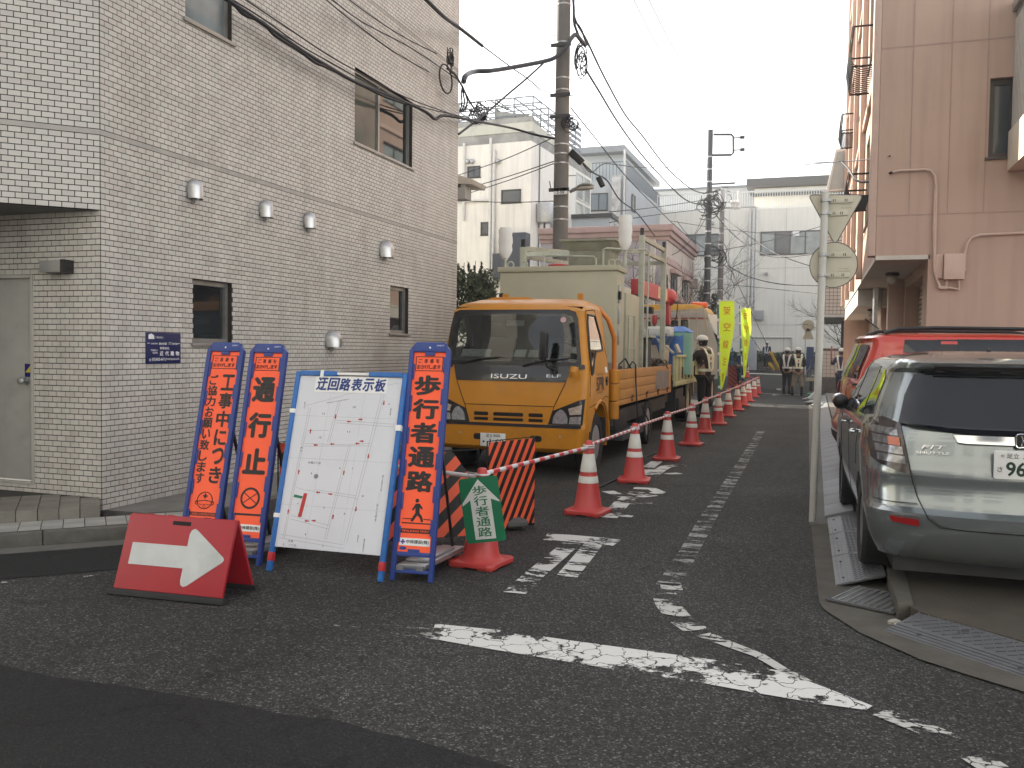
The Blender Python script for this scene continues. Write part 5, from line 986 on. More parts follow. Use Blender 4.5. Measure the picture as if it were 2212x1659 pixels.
BF = Fr(p0_+byn*-.1, bv, byn, None); side = -1 if (BF.n.dot(Vector((0, -1, 0)))) < 0 else 1
BF = Fr(p0_+bv*1.05, -bv, byn, Vector((0, -1, 0))-bv*(-bv.y)*-1 if False else None)
LBn = BF.n if BF.n.x > 0 else -BF.n
LBf = Fr(p0_, -bv if (-bv).x > 0 else bv, byn, LBn)
st_ = -(1.15) if (-bv).x > 0 else .35
b = MB(); b.box(st_, st_+.75, -.13, .13, .1, .104, LBf); b.build('boom_badge', M('badge_cream', (.62, .55, .4), .5), U, smooth=False)
b = MB(); put(b, 'ゆにっく', LBf, st_+.05, st_+.7, -.1, .1, .106, .02); b.build('lettering', M('badge_yellow', (.65, .38, .04), .5), U, smooth=False)
MB().tube([p0_+Vector((.1, -.1, -.05)), p0_+Vector((.28, -.2, -.2)), p0_+Vector((.26, -.2, -.5)), p0_+Vector((.1, -.1, -.8))], .014, 6).build('crane_hose', cable, U)
MB().box(p0_.x-.95, p0_.x-.35, yr_-.2, yr_+.1, p0_.z-.42, p0_.z-.25).build('luffing_cylinder', black, U, bevel=.03); MB().box(p0_.x-1.1, p0_.x-.92, yr_-.2, yr_+.1, p0_.z-.4, p0_.z-.2).build('hook_block', M('hook_orange', (.7, .2, .03), .4), U, bevel=.03)
# cargo : white chest, blue sheeted drum, blue tipping skip
yt = 18.8; aw_ = aY(G2(450, 460), 18.2); bw_ = aY(G2(790, 575), 18.2)
ct = thing('white_chest', 'long white insulated chest with a closed lid on the bed behind the yellow truck', 'chest', ((aw_.x+bw_.x)/2, 18.4, bw_.z)); MB().box(aw_.x, bw_.x, 18.2, 18.9, bw_.z, aw_.z-.04).build('chest_body', M('chest_white', (.6, .62, .58), .5, dirt=.2), ct, bevel=.02); MB().box(aw_.x+.05, bw_.x-.02, 18.25, 18.9, aw_.z-.038, aw_.z+.02).build('lid', white, ct, bevel=.015)
b = MB()
for k in range(3): b.box(bw_.x-.13, bw_.x-.06, 18.19, 18.2, aw_.z-.22+k*.035, aw_.z-.2+k*.035)
b.build('vent_slot', chassis, ct)
t0 = aY(G2(790, 560), yt); t1 = aY(G2(1075, 520), yt); t2 = aY(G2(900, 825), yt)
dr_ = thing('sheeted_tank', 'round pale green tank wrapped in crumpled blue sheeting', 'tank', ((t0.x+t1.x)/2, yt, 1.08)); rr_ = (t1.x-t0.x)/2+.06; cx_ = t1.x-rr_
MB().lathe([(rr_, 1.08), (rr_, t1.z-.02), (rr_*.9, t1.z)], 28, Fr((cx_, yt+.2, 0))).build('tank_body', M('tank_mint', (.2, .42, .36), .5, var=.05), dr_)
tarp = M('tarp_blue', (.06, .17, .48), .5, var=.12, vs_=6, bump=.7, bs=12); m_ = MB(); n_ = 26; rows = []
for i, z in enumerate((1.1, 1.3, 1.5, 1.7, 1.9, t1.z, t1.z+.05, t1.z+.12)):
    rows.append([Vector((cx_+math.cos(a)*rr_*(1.03 if i < 6 else (.75 if i == 6 else .3))*(1+.03*rnd.random()), yt+.2+math.sin(a)*rr_*(1.03 if i < 6 else (.75 if i == 6 else .3)), z+rnd.uniform(-.015, .015))) for a in [R(95+k*(200 if i < 5 else 359)/n_) for k in range(n_+1)]])
m_.add([p for r_ in rows for p in r_], [(i*(n_+1)+k, i*(n_+1)+k+1, (i+1)*(n_+1)+k+1, (i+1)*(n_+1)+k) for i in range(7) for k in range(n_)]); m_.build('blue_sheet', tarp, dr_, sharp=60)
s0 = aY(G2(520, 580), 17.9); s1 = aY(G2(820, 690), 17.9); sk_ = thing('blue_rimmed_skip', 'cream box with a dark blue flared rim in front of the blue tank', 'skip', (s0.x+.3, 17.8, 1.0))
MB().prism([(s0.x, s0.z), (s1.x, s0.z), (s1.x-.1, s1.z), (s0.x+.08, s1.z)], -.6, 0, Fr((0, 17.6, 0), (1, 0, 0), (0, 0, 1), (0, -1, 0))).build('rim', M('skip_blue', (.04, .1, .25), .5, dirt=.3), sk_, bevel=.01); MB().box(s0.x+.02, s1.x-.1, 17.62, 18.15, 1.0, s1.z).build('box', M('skip_cream', (.48, .42, .33), .6, dirt=.4), sk_, bevel=.01)
pb = [((600, 590), (700, 900), .05, 'skip_blue'), ((620, 620), (840, 800), .04, 'rack_paint'), ((870, 690), (915, 800), .06, 'rack_paint')]
for (p, q, w_, mn), lab_ in zip(pb, ('blue steel strut leaning on the cream skip behind the yellow truck', 'long pale steel bar lying across the load behind the frame post', 'short stubby pipe standing against the blue sheeted tank')): tag(MB().bar(aY(G2(*p), 17.4), aY(G2(*q), 17.3), w_).build('loose_bar', _mc[mn]), lab_, 'bar', 'loose bars on the load between the trucks')
# ================================================================ signs on the road
blueF = M('sign_frame_blue', (.018, .045, .22), .45, var=.06, dirt=.15, dcol=(.1, .12, .2)); orng = M('sign_orange', (.95, .1, .025), .5, var=.03, vs_=3, emit=(1, .06, .01), es=.0)
orng = M('sign_orange_sheet', (1., .115, .035), .45, var=.03, vs_=3)
def leanframe(fl, fr_, tl, tr_, ztop, z0=0):
    "frame of a leaning board from picture positions of its feet and top corners"
    L_ = aZ(fl, z0); R_ = aZ(fr_, z0); A_ = aZ(tl, ztop) if abs(ztop-CH) > .3 else None
    u = (R_-L_); wd = u.length; return L_, u.normalized(), wd
def slimsign(fl, ang, wd, h, lean, kindn, label):
    o = aZ(fl); u = Vector((math.cos(ang), math.sin(ang), 0)); back = Vector((-math.sin(ang), math.cos(ang), 0)); v = (Vector((0, 0, 1))*math.cos(lean)+back*math.sin(lean)); n = u.cross(v); n = -n if n.dot(back) > 0 else n
    t = thing('standing_sign', label, 'sign', o, 0, 'slim orange roadworks signs in blue frames'); f = Fr(o, u, v, n)
    f0 = .19; fw_ = .03
    b = MB().prism([(0, 0), (.032, 0), (.032, h-.02), (0, h-.06)], -.02, .02, f).prism([(wd-.032, 0), (wd, 0), (wd, h-.06), (wd-.032, h-.02)], -.02, .02, f)
    b.build('side_rail', blueF, t, bevel=.004)
    MB().prism([(.033, h-.07), (wd-.033, h-.07), (wd-.033, h-.012), (wd-.05, h), (.05, h), (.033, h-.012)], -.02, .02, f).build('top_cap', blueF, t, bevel=.004)
    MB().box(.033, wd-.033, f0-.03, f0, -.02, .02, f).box(.033, wd-.033, .05, .075, -.015, .015, f).build('cross_rail', blueF, t, bevel=.003)
    MB().box(.033, wd-.033, f0+.0, h-.071, -.012, .004, f).build('panel', orng, t, smooth=False)
    for k in range(6):
        z = f0+.06+k*(h-f0-.1)/6
        MB().box(.0325, .046, z, z+.11, -.005, .014, f).build('clip', blueF, t, bevel=.002); MB().box(wd-.046, wd-.0325, z+.05, min(z+.16, h-.08), -.005, .014, f).build('clip', blueF, t, bevel=.002)
    MB().box(wd/2-.035, wd/2+.035, h-.095, h-.07, 0, .0155, f).build('clip', blueF, t, bevel=.002); MB().box(wd/2-.04, wd/2+.04, f0, f0+.02, 0, .0155, f).build('clip', blueF, t, bevel=.002)
    MB().lathe([(.007, .02), (.006, .022)], 10, f.at(wd/2, h-.04)).build('rivet', white, t)
    b = MB(); put(b, 'SAFETY', f, wd-.1, wd-.05, h-.03, h-.02, .0208); b.build('lettering', whiteprint, t, smooth=False)
    # rear leg
    lg = f(wd*.5, h*.62, -.02); ft = Vector((lg.x, lg.y, 0))+back*.52
    for a in (.04, wd-.04): MB().bar(f(a, h*.62, -.02), Vector((f(a, 0).x, f(a, 0).y, 0))+back*.62+Vector((0, 0, .01)), .018).build('rear_leg', M('leg_black', (.03, .03, .032), .5, .4), t, smooth=False)
    x0, x1 = .05, wd-.05; C_ = .0055
    b = MB(); top = h-.1
    # box of small print
    b2 = MB()
    for q in ((x0, x1, top-.005, top), (x0, x1, top-.105, top-.1), (x0, x0+.005, top-.1, top-.005), (x1-.005, x1, top-.1, top-.005)): b2.box(*q, .004, C_, f)
    b2.build('print_border', ink, t, smooth=False)
    pw = x1-x0
    for i, ch_ in enumerate('ご迷惑を'): put(b, ch_, f, x0+.02+i*(pw-.03)/4, x0+.045+i*(pw-.03)/4, top-.047, top-.017, C_, .03)
    for i, ch_ in enumerate('おかけします'): put(b, ch_, f, x0+.013+i*(pw-.026)/6, x0+.013+(i+.9)*(pw-.026)/6, top-.09, top-.06, C_, .03)
    if kindn == 1:
        column(b, '工事中につき', f, x0+.105, x1+.002, .55, top-.14, C_, .04, .07); column(b, 'ご協力お願い致します', f, x0-.002, x0+.075, .55, top-.15, C_, .035, .04)
        cx, cz = wd/2, .43; r_ = .062
        rg = MB(); ring = [(cx+r_*math.cos(a), cz+r_*.98*math.sin(a)) for a in [k*math.pi/16 for k in range(33)]]
        rg.tube([f(a, c_, C_) for a, c_ in ring], .003, 5, False); rg.tube([f(cx-.068+.136*k/10, cz-.012+.012*math.sin(k/10*math.pi)*1, C_) for k in range(11)], .003, 5)
        for s_ in (-1, 1): rg.tube([f(cx+s_*.03+.014*math.cos(a), cz-.025+.006*math.sin(a), C_) for a in [math.pi+k*math.pi/6 for k in range(7)]], .002, 5); rg.tube([f(cx+s_*.066+.01*math.cos(a), cz-.018+.014*math.sin(a), C_) for a in [k*math.pi/5 for k in range(11)]], .0025, 5)
        rg.tube([f(cx-.012+.024*k/5, cz-.045-.006*math.sin(k/5*math.pi), C_) for k in range(6)], .002, 5); rg.ball(f(cx, cz-.033, C_), .006)
        rg.box(cx-.018, cx+.018, cz+.026, cz+.038, .004, C_, f).box(cx-.006, cx+.006, cz+.014, cz+.05, .0041, C_+.0003, f); rg.build('helmet_pictogram', ink, t)
        MB().box(x0-.008, x1+.008, .315, .343, .004, C_, f).build('caption_bar', ink, t, smooth=False); bb = MB(); put(bb, 'UNDER CONSTRUCTION', f, x0+.005, x1-.005, .32, .337, C_+.001, .01); bb.build('lettering', orng, t, smooth=False)
    if kindn == 2:
        hh = (top-.14-.58)/3
        for i, ch_ in enumerate('通行止'): put(b, ch_, f, x0+.012, x1-.012, top-.135-(i+1)*hh+.06, top-.135-i*hh-.02, C_, .06)
        cx, cz = wd/2, .47; rg = MB(); pts = [f(cx+.07*math.cos(a), cz+.07*math.sin(a), C_) for a in [k*math.pi/16 for k in range(33)]]
        for i in range(32):
            a, c_ = i*math.pi/16, (i+1)*math.pi/16; rg.quad(*[f(cx+q*math.cos(w_), cz+q*math.sin(w_), C_) for q, w_ in ((.062, a), (.078, a), (.078, c_), (.062, c_))])
        for s_ in (1, -1): rg.prism([(cx-.05, cz+s_*.035-.003), (cx+.05, cz-s_*.035-.003), (cx+.05, cz-s_*.035+.005), (cx-.05, cz+s_*.035+.005)], .004, C_-.0003, f)
        rg.build('closed_road_symbol', ink, t, smooth=False); MB().box(x0-.008, x1+.008, .345, .36, .004, C_, f).build('caption_bar', ink, t, smooth=False)
    if kindn == 3:
        hh = (top-.135-.57)/5
        for i, ch_ in enumerate('歩行者通路'): put(b, ch_, f, x0+.008, x1-.008, top-.13-(i+1)*hh+.02, top-.13-i*hh-.006, C_, .055)
        cx, cz = wd/2, .39; rg = MB(); rg.lathe([(.014, .004), (.013, C_)], 16, f.at(cx-.005, cz+.145))
        def limb(p, q, w0, w1):
            d_ = (Vector(q)-Vector(p)).normalized(); n_ = Vector((-d_.y, d_.x)); rg.prism([(p[0]+n_.x*w0, p[1]+n_.y*w0), (p[0]-n_.x*w0, p[1]-n_.y*w0), (q[0]-n_.x*w1, q[1]-n_.y*w1), (q[0]+n_.x*w1, q[1]+n_.y*w1)], .004, C_+.0002*len(rg.f) % .001, f)
        limb((cx, cz+.125), (cx+.004, cz+.06), .016, .014); limb((cx+.002, cz+.062), (cx-.034, cz+.005), .011, .008); limb((cx+.004, cz+.062), (cx+.03, cz+.035), .011, .009); limb((cx+.03, cz+.037), (cx+.042, cz+.002), .009, .007)
        limb((cx-.006, cz+.12), (cx-.034, cz+.08), .008, .006); limb((cx+.008, cz+.12), (cx+.036, cz+.09), .008, .006)
        rg.box(x0+.005, cx-.026, cz+.018, cz+.024, .004, C_, f).box(cx+.05, x1-.0, cz+.018, cz+.024, .004, C_, f).box(x0-.002, x1+.003, cz-.012, cz-.004, .004, C_, f); rg.build('walking_pictogram', ink, t, smooth=False)
        MB().box(x0-.008, x1+.008, .315, .345, .004, C_, f).build('caption_bar', ink, t, smooth=False); bb = MB(); put(bb, 'WALKING WAY', f, x0+.003, x1-.003, .322, .338, C_+.001, .012); bb.build('lettering', orng, t, smooth=False)
    b.build('lettering', ink, t, smooth=False)
    s_ = MB().box(x0-.008, x1+.008, .232, .282, .004, C_, f).build('company_sticker', white, t, smooth=False); bb = MB(); put(bb, '中林建設(株)', f, x0+.04, x1+.002, .242, .272, C_+.001, .02); bb.build('lettering', ink, t, smooth=False)
    bb = MB().prism([(x0+.002, .25), (x0+.012, .25), (x0+.012, .24), (x0+.022, .24), (x0+.022, .25), (x0+.032, .25), (x0+.032, .262), (x0+.022, .262), (x0+.022, .274), (x0+.012, .274), (x0+.012, .262), (x0+.002, .262)], C_, C_+.001, f); bb.build('company_mark', M('mark_violet', (.1, .05, .3), .5), t, smooth=False)
    if kindn == 3: MB().lathe([(.026, .004), (.026, C_)], 20, Fr(f(x0+.02, .213), f.u, f.v, f.n), 1, .45).build('maker_badge', blueF, t)
    return t, f
def feet(fl, fr_): a, b_ = aZ(fl), aZ(fr_); return math.atan2(b_.y-a.y, b_.x-a.x), (b_-a).length
ag, wd = feet((843, 1252), (938, 1259))
s3, f3 = slimsign((843, 1252), ag, .3, 1.64, R(13.5), 3, 'orange walkway sign reading 歩行者通路, right of the white map board')
s2_, f2_ = slimsign((482, 1216), R(5), .3, 1.62, R(14.), 2, 'orange road closed sign reading 通行止, second from the left')
s1_, f1_ = slimsign((384, 1206), R(5), .31, 1.63, R(14.5), 1, 'leftmost orange sign with a bowing helmet face, partly behind the red arrow sign')
for t_, f_, nm in ((s3, f3, 'grey weight plate lying across the base of the walkway sign'), (s2_, f2_, 'grey weight plate at the foot of the road closed sign')):
    g_ = thing('sign_weight', nm, 'weight', f_(.15, 0, 0)+Vector((.05, .3, 0)), 0, 'grey weights on the sign feet'); bk = Vector((-f_.u.y, f_.u.x, 0)); ff = Fr(f_(.04, 0)+bk*.05, f_.u, bk, (0, 0, 1)); ff.o.z = .07
    MB().prism([(.0, -.02), (.2, -.02), (.29, .62), (.12, .62)], 0, .035, ff).build('plate', steel, g_, bevel=.008); MB().prism([(.03, .05), (.19, .05), (.25, .5), (.12, .5)], .036, .055, ff).build('raised_block', steel, g_, bevel=.008)
    MB().box(.0, .05, -.05, -.0, .0, .03, ff).build('hook', steel, g_); MB().box(.14, .19, -.05, -.0, .0, .03, ff).build('hook', steel, g_)
# ---- detour map board
ag, wd = feet((577, 1233), (822, 1257)); o = aZ((577, 1233)); u = Vector((math.cos(ag), math.sin(ag), 0)); bk = Vector((-u.y, u.x, 0))
wd = .875; hM = 1.43; ln = R(16); v = Vector((0, 0, 1))*math.cos(ln)+bk*math.sin(ln); n = u.cross(v); n = n if n.dot(bk) < 0 else -n
MBd = thing('detour_map_board', 'white detour map board in a blue taped frame between the orange signs', 'sign', o); f = Fr(o, u, v, n)
tape = M('tape_blue', (.02, .13, .4), .45, var=.12, vs_=14, bump=.5, bs=30); paper = M('map_paper', (.64, .65, .69), .55, var=.02, vs_=3)
MB().bar(f(.015, 0), f(.015, hM), .035).build('side_rail', tape, MBd, bevel=.006); MB().bar(f(wd-.015, 0), f(wd-.015, hM), .035).build('side_rail', tape, MBd, bevel=.006)
MB().box(.033, .33, hM-.03, hM+.006, -.018, .018, f).build('top_rail', tape, MBd, bevel=.006); MB().box(.58, wd-.033, hM-.03, hM+.006, -.018, .018, f).build('top_rail', tape, MBd, bevel=.006); MB().box(.33, .58, hM-.02, hM-.003, -.012, .012, f).build('bare_rail', white, MBd)
MB().box(.033, wd-.033, .17, hM-.031, -.01, .0035, f).build('board', paper, MBd, smooth=False)
for a, b_, c, d_ in ((-.004, .036, 1.12, 1.15), (-.004, .036, .37, .4), (wd-.036, wd+.004, 1.02, 1.06), (.2, .225, hM-.045, hM+.01)): MB().box(a, b_, c, d_, -.02, .021, f).build('white_tape', white, MBd)
for a in (.0, wd-.03): MB().box(a-.004, a+.034, .07, .13, -.02, .02, f).build('red_tape', M('tape_red', (.45, .02, .03), .5), MBd, bevel=.003)
MB().bar(f(wd-.02, hM*.9, -.02), Vector((f(wd, 0).x, f(wd, 0).y, 0))+bk*.8, .025).bar(f(.02, hM*.9, -.02), Vector((f(0, 0).x, f(0, 0).y, 0))+bk*.8, .025).build('rear_leg', blueF, MBd, smooth=False)
MF = Fr(f(.033, .17, .0035), u, v, n); mw, mh = wd-.066, hM-.031-.17; zmap = lambda px, py: (mw*px/100, mh*(1-py/100))
def mline(b, pts, w_=.0015, c=.0008):
    for p, q in zip(pts, pts[1:]):
        p = Vector(zmap(*p)); q = Vector(zmap(*q)); d_ = (q-p).normalized(); n_ = Vector((-d_.y, d_.x))*w_/2; b.quad(*[MF(x.x, x.y, c) for x in (p+n_, p-n_, q-n_, q+n_)])
gl_ = MB(); road_grey = M('map_line_grey', (.36, .37, .39), .6)
for pth in ([(15, 19), (8, 95)], [(13, 19), (6.5, 95)], [(41, 15), (36, 39)], [(43, 15), (38, 39)], [(82, 8), (65, 95)], [(84.5, 8), (67.5, 95)], [(57, 40), (46, 94)], [(59, 40), (48, 94)], [(14, 40.5), (56, 40), (77, 38.5)], [(14, 42), (77, 40)], [(40, 26), (97, 27)], [(42, 27.5), (97, 28.5)], [(12, 66), (20, 67), (72, 70)], [(30, 66.5), (70, 68.5)], [(11, 82), (49, 86)], [(11, 84), (49, 88)], [(3, 93), (66, 96)], [(3, 95), (66, 98)], [(10, 18), (52, 10), (96, 3)], [(15, 33), (36, 32)]): mline(gl_, pth, .0022)
for x in (.33, .66): mline(gl_, [(x*100, 0), (x*100-4, 100)], .001, .0005)
for y in (24, 49, 76): mline(gl_, [(0, y), (100, y)], .0012, .0006)
gl_.build('printed_roads', road_grey, MBd, smooth=False)
def arrow(b, x, y, dx, dy, s_=.034):
    c = Vector(zmap(x, y)); d_ = Vector((dx, dy)).normalized(); n_ = Vector((-d_.y, d_.x)); P_ = [c-d_*s_/2+n_*.004, c-d_*s_/2-n_*.004, c+d_*.002-n_*.004, c+d_*.002-n_*.009, c+d_*s_/2, c+d_*.002+n_*.009, c+d_*.002+n_*.004]
    b.quad(*[MF(p.x, p.y, .0016) for p in P_])
ar = MB()
for a in ((40.5, 24, 0, -1), (85, 15, 0, -1), (54, 26.5, -1, 0), (65, 25, 1, 0), (18, 33, 0, 1), (25, 41, -1, 0), (41, 40, -1, 0), (65, 39, -1, 0), (69, 37.5, 1, 0), (77, 46, 0, -1), (12.5, 57, 0, 1), (56, 56, 0, 1), (34, 68, -1, 0), (46, 68.5, 1, 0), (72, 76, 0, -1), (8, 80, 0, 1), (51.5, 81, 0, 1), (27, 84.5, -1, 0), (34, 84, 1, 0)): ar = MB(); arrow(ar, *a); ar.build('red_arrow', M('map_red', (.45, .02, .02), .5), MBd, smooth=False)
b = MB(); P_ = [zmap(x, y) for x, y in ((20.5, 69), (24, 69), (21.5, 82.5), (18, 82.5))]; b.quad(*[MF(*p, .0016) for p in P_]); b.build('red_route', _mc['map_red'], MBd, smooth=False)
b = MB(); P_ = [zmap(x, y) for x, y in ((11.5, 70), (20, 70.8), (19.5, 72.2), (11, 71.6))]; b.quad(*[MF(*p, .0016) for p in P_]); b.build('green_mark', M('map_green', (.01, .16, .08), .5), MBd, smooth=False)
hs_ = MB().box(mw*.16, mw*.86, mh*.905, mh-.002, .0005, .0022, MF).build('title_strip', white, MBd, smooth=False)
b = MB()
for i, ch_ in enumerate('迂回路表示板'): put(b, ch_, MF, mw*(.175+i*.113), mw*(.175+i*.113+.1), mh*.915, mh*.99, .003, .045, shear=.12)
b.build('lettering', blue_print, MBd, smooth=False)
b = MB()
def lab(s_, x, y, w_, h_, rot=False):
    a, c = zmap(x, y); put(b, s_, MF if not rot else Fr(MF(a, c), MF.v, -MF.u, MF.n), *((a, a+w_, c, c+h_) if not rot else (0, w_, 0, h_)), .0018, .005)
for s_, x, y, w_, h_ in (('12', 27, 23, .022, .014), ('10', 56, 18.5, .022, .014), ('11', 54, 33, .02, .014), ('12', 27, 37, .022, .014), ('木場三丁目', 20, 52, .1, .017), ('6', 24.5, 58, .01, .014), ('6', 51, 54, .01, .013), ('7', 63, 54, .01, .013), ('8', 76, 69, .011, .014), ('4', 15.5, 75.5, .01, .013), ('4', 41, 77, .011, .014), ('3', 61, 79.5, .011, .014), ('4', 27, 92.5, .012, .014), ('木場', 12, 97, .04, .016), ('1', 8, 99, .004, .014), ('二丁目', 13, 99.2, .06, .014), ('2', 45, 98, .011, .014)): lab(s_, x, y, w_, h_)
for s_, x, y, w_, h_ in (('13', 12.5, 45, .03, .014), ('大和橋', 9, 20, .05, .01), ('9', 91, 16, .01, .013), ('鶴歩橋', 93, 22, .05, .01), ('都立木場親水公園', 93.5, 65, .11, .01), ('木場三丁目', 92, 82, .12, .012), ('木場橋', 78, 94, .05, .01), ('木場親水園', 84, 99, .09, .01)): lab(s_, x, y, w_, h_, True)
put(b, '✳', MF, *[zmap(30, 59)[0]-.018, zmap(30, 59)[0]+.018], *[zmap(30, 59)[1]-.018, zmap(30, 59)[1]+.018], .0018, .01)
put(b, '特例都道475号線(葛西橋通り)', Fr(MF(*zmap(30, 16.5)), (MF.u*math.cos(.2)+MF.v*math.sin(.2)), (-MF.u*math.sin(.2)+MF.v*math.cos(.2)), MF.n), 0, .18, 0, .008, .0018)
b.build('lettering', M('map_ink', (.07, .07, .09), .6), MBd, smooth=False)
# ---- red folding arrow sign
o = aZ((233, 1283)); e_ = aZ((480, 1308)); u = (e_-o).normalized(); wd = (e_-o).length; bk = Vector((-u.y, u.x, 0)); ln = R(20)
v = Vector((0, 0, 1))*math.cos(ln)+bk*math.sin(ln); n = u.cross(v); n = n if n.dot(bk) < 0 else -n
red = M('sign_red', (.34, .012, .022), .5, var=.05, dirt=.12, dcol=(.15, .02, .02)); hS = .5
AS = thing('folding_arrow_sign', 'red folding sign with a white arrow pointing right, in front of the signs', 'sign', o); f = Fr(o+Vector((0, 0, .01)), u, v, n)
MB().prism([(.03, .03), (wd-.01, .03), (wd-.01, hS-.01), (wd-.02, hS), (.04, hS), (.03, hS-.012)], -.022, .0, f).build('front_panel', red, AS, bevel=.008)
MB().box(.0, wd+.012, -.01, .03, -.03, .02, f).build('rubber_foot', rubber, AS, bevel=.006)
apx = f(0, hS, -.011); v2 = (Vector((0, 0, 1))*math.cos(ln)-bk*math.sin(ln)); back_o = apx-v2*(hS+.0)+Vector((0, 0, 0)); f2 = Fr(back_o, u, v2, -Fr(back_o, u, v2).n if Fr(back_o, u, v2).n.dot(bk) < 0 else None)
f2 = Fr(back_o, u, v2, bk); f2.n = bk
MB().prism([(.03, .03), (wd-.01, .03), (wd-.01, hS-.0), (.03, hS-.0)], .0, .022, f2).build('rear_panel', red, AS, bevel=.006); MB().box(.0, wd+.012, -.01, .03, -.01, .04, f2).build('rubber_foot', rubber, AS, bevel=.006)
MB().box(wd*.44, wd*.6, hS-.055, hS-.03, -.002, .001, f).build('grip_slot', blk, AS)
for a in (.2, .38, .7): MB().box(wd*a, wd*a+.04, hS-.003, hS+.006, -.03, .0, f).build('hinge_lug', red, AS, bevel=.003)
al = wd*.115; aw2 = .0
ax_ = [(.11, .41), (.13+wd*.42, .41), (.13+wd*.42, .52), (.15+wd*.42, .555), (.19+wd*.42, .55), (wd-.05, .315), (wd-.06, .29), (wd-.32, .07), (wd-.35, .06), (wd-.375, .09), (wd-.36, .2), (.11, .21)]
MB().prism([(.1, .185), (.1, .32), (wd*.61, .32), (wd*.61, .395), (wd*.622, .42), (wd*.65, .43), (wd*.675, .42), (wd*.935, .27), (wd*.945, .255), (wd*.935, .24), (wd*.675, .085), (wd*.645, .075), (wd*.62, .085), (wd*.61, .11), (wd*.61, .185)][::-1], .001, .0035, f).build('white_arrow', M('arrow_white', (.5, .52, .51), .55, var=.06, vs_=8, dirt=.2), AS, smooth=False)
# ================================================================ cones and bars
cred_m = M('cone_red', (.5, .05, .045), .42, var=.08, vs_=7, dirt=.3, dcol=(.22, .06, .05), ds=7); cwh = M('cone_white_band', (.6, .59, .53), .4, var=.08, vs_=10, dirt=.25, dcol=(.35, .3, .26))
def cone():
    t = thing('traffic_cone', 'x', 'traffic cone', (0, 0, 0), 0, 'red and white traffic cones along the walkway')
    rr_ = lambda z: .138-(z-.04)*(.138-.032)/.66
    MB().prism([(-.19, -.15), (-.15, -.19), (.15, -.19), (.19, -.15), (.19, .15), (.15, .19), (-.15, .19), (-.19, .15)], .012, .045).build('base', cred_m, t, bevel=.01)
    b = MB()
    for x in (-1, 1):
        for y in (-1, 1): b.box(min(x*.06, x*.17), max(x*.06, x*.17), min(y*.06, y*.17), max(y*.06, y*.17), 0, .02)
    b.build('base_foot', cred_m, t)
    MB().lathe([(.165, .045), (.15, .056), (rr_(.08), .08), (rr_(.3), .3), (rr_(.6), .6), (rr_(.69), .69), (.024, .7)], 28).build('cone_body', cred_m, t, sharp=60)
    for z0, z1 in ((.3, .365), (.405, .575)): MB().lathe([(rr_(z0)+.0005, z0), (rr_(z0)+.0025, z0+.001), (rr_(z1)+.0025, z1-.001), (rr_(z1)+.0005, z1)], 28).build('white_band', cwh, t, sharp=60)
    return t
cone0 = cone()
cs = [(-2.25, 5.9), (-2.02, 8.14), (-2.01, 10.36), (-1.99, 12.66), (-1.93, 14.86), (-1.98, 17.2), (-1.96, 19.4), (-1.98, 21.9), (-1.97, 24.4), (-1.98, 26.6), (-2.0, 29.1), (-2.02, 32.0), (-2.05, 34.8)]
names = ['nearest traffic cone, hidden behind the green walkway sign', 'large traffic cone beside the yellow truck front wheel', 'third traffic cone from the front, next to a painted road letter', 'fourth traffic cone from the front, beside the side boards of the yellow truck', 'fifth traffic cone from the front, level with the yellow truck tail', 'sixth traffic cone from the front', 'seventh traffic cone from the front, in front of the brown jacketed worker', 'eighth traffic cone from the front', 'ninth traffic cone from the front', 'tenth traffic cone from the front', 'third last traffic cone of the long row', 'second last traffic cone of the long row', 'farthest traffic cone of the long row']
barw = M('bar_white', (.66, .65, .64), .35, dirt=.15, dcol=(.4, .36, .33)); barr = M('bar_red', (.55, .03, .04), .35)
rp_me = None
for i, ((x, y), nm) in enumerate(zip(cs, names)):
    c_ = cone0 if i == 0 else dup(cone0); c_.location = (x, y, 0); c_.rotation_euler = (0, 0, rnd.uniform(-.15, .15)); c_['label'] = nm
def cbar(p, q, label, striped=True):
    t = thing('cone_bar', label, 'barrier bar', p, 0, 'red and white bars joining the cones'); p = Vector(p); q = Vector(q); d_ = (q-p).normalized(); L = (q-p).length; a = p+d_*.05; z = Vector((0, 0, 1))
    b = MB().tube([a, p+d_*(L-.05)], .0165, 10); b.build('pole', barw, t); n_ = max(int((L-.3)/.2), 3)
    for k in range(n_):
        if striped: s_ = .16+k*(L-.3)/n_; MB().tube([p+d_*s_, p+d_*(s_+(L-.3)/n_*.5)], .0173, 10, False).build('red_band', barr, t)
    for e in (p, q): MB().tube([e+Vector((.052*math.cos(a_), .052*math.sin(a_), 0)) for a_ in [k*math.pi/8 for k in range(17)]], .007, 6, False).build('ring', barw, t)
nms = ['first', 'second', 'third', 'fourth', 'fifth', 'sixth', 'seventh', 'eighth', 'ninth', 'tenth', 'eleventh', 'last']
for i in range(12): cbar((*cs[i], .655), (*cs[i+1], .635), '%s red and white bar of the cone row counted from the green sign' % nms[i] if i < 11 else 'farthest red and white bar at the end of the cone row')
cbar((cs[0][0], cs[0][1], .63), (-3.4, 6.35, .62), 'plain grey-white bar running left from the nearest cone behind the signs', False)
fc = dup(cone0); p = aZ(W6(955, 1070), .3); fc.location = (-3.35, 47.5, gz(47.5)); fc['label'] = 'lone far traffic cone standing left of the row beside the second yellow banner'; fc['group'] = 'x'; del fc['group']
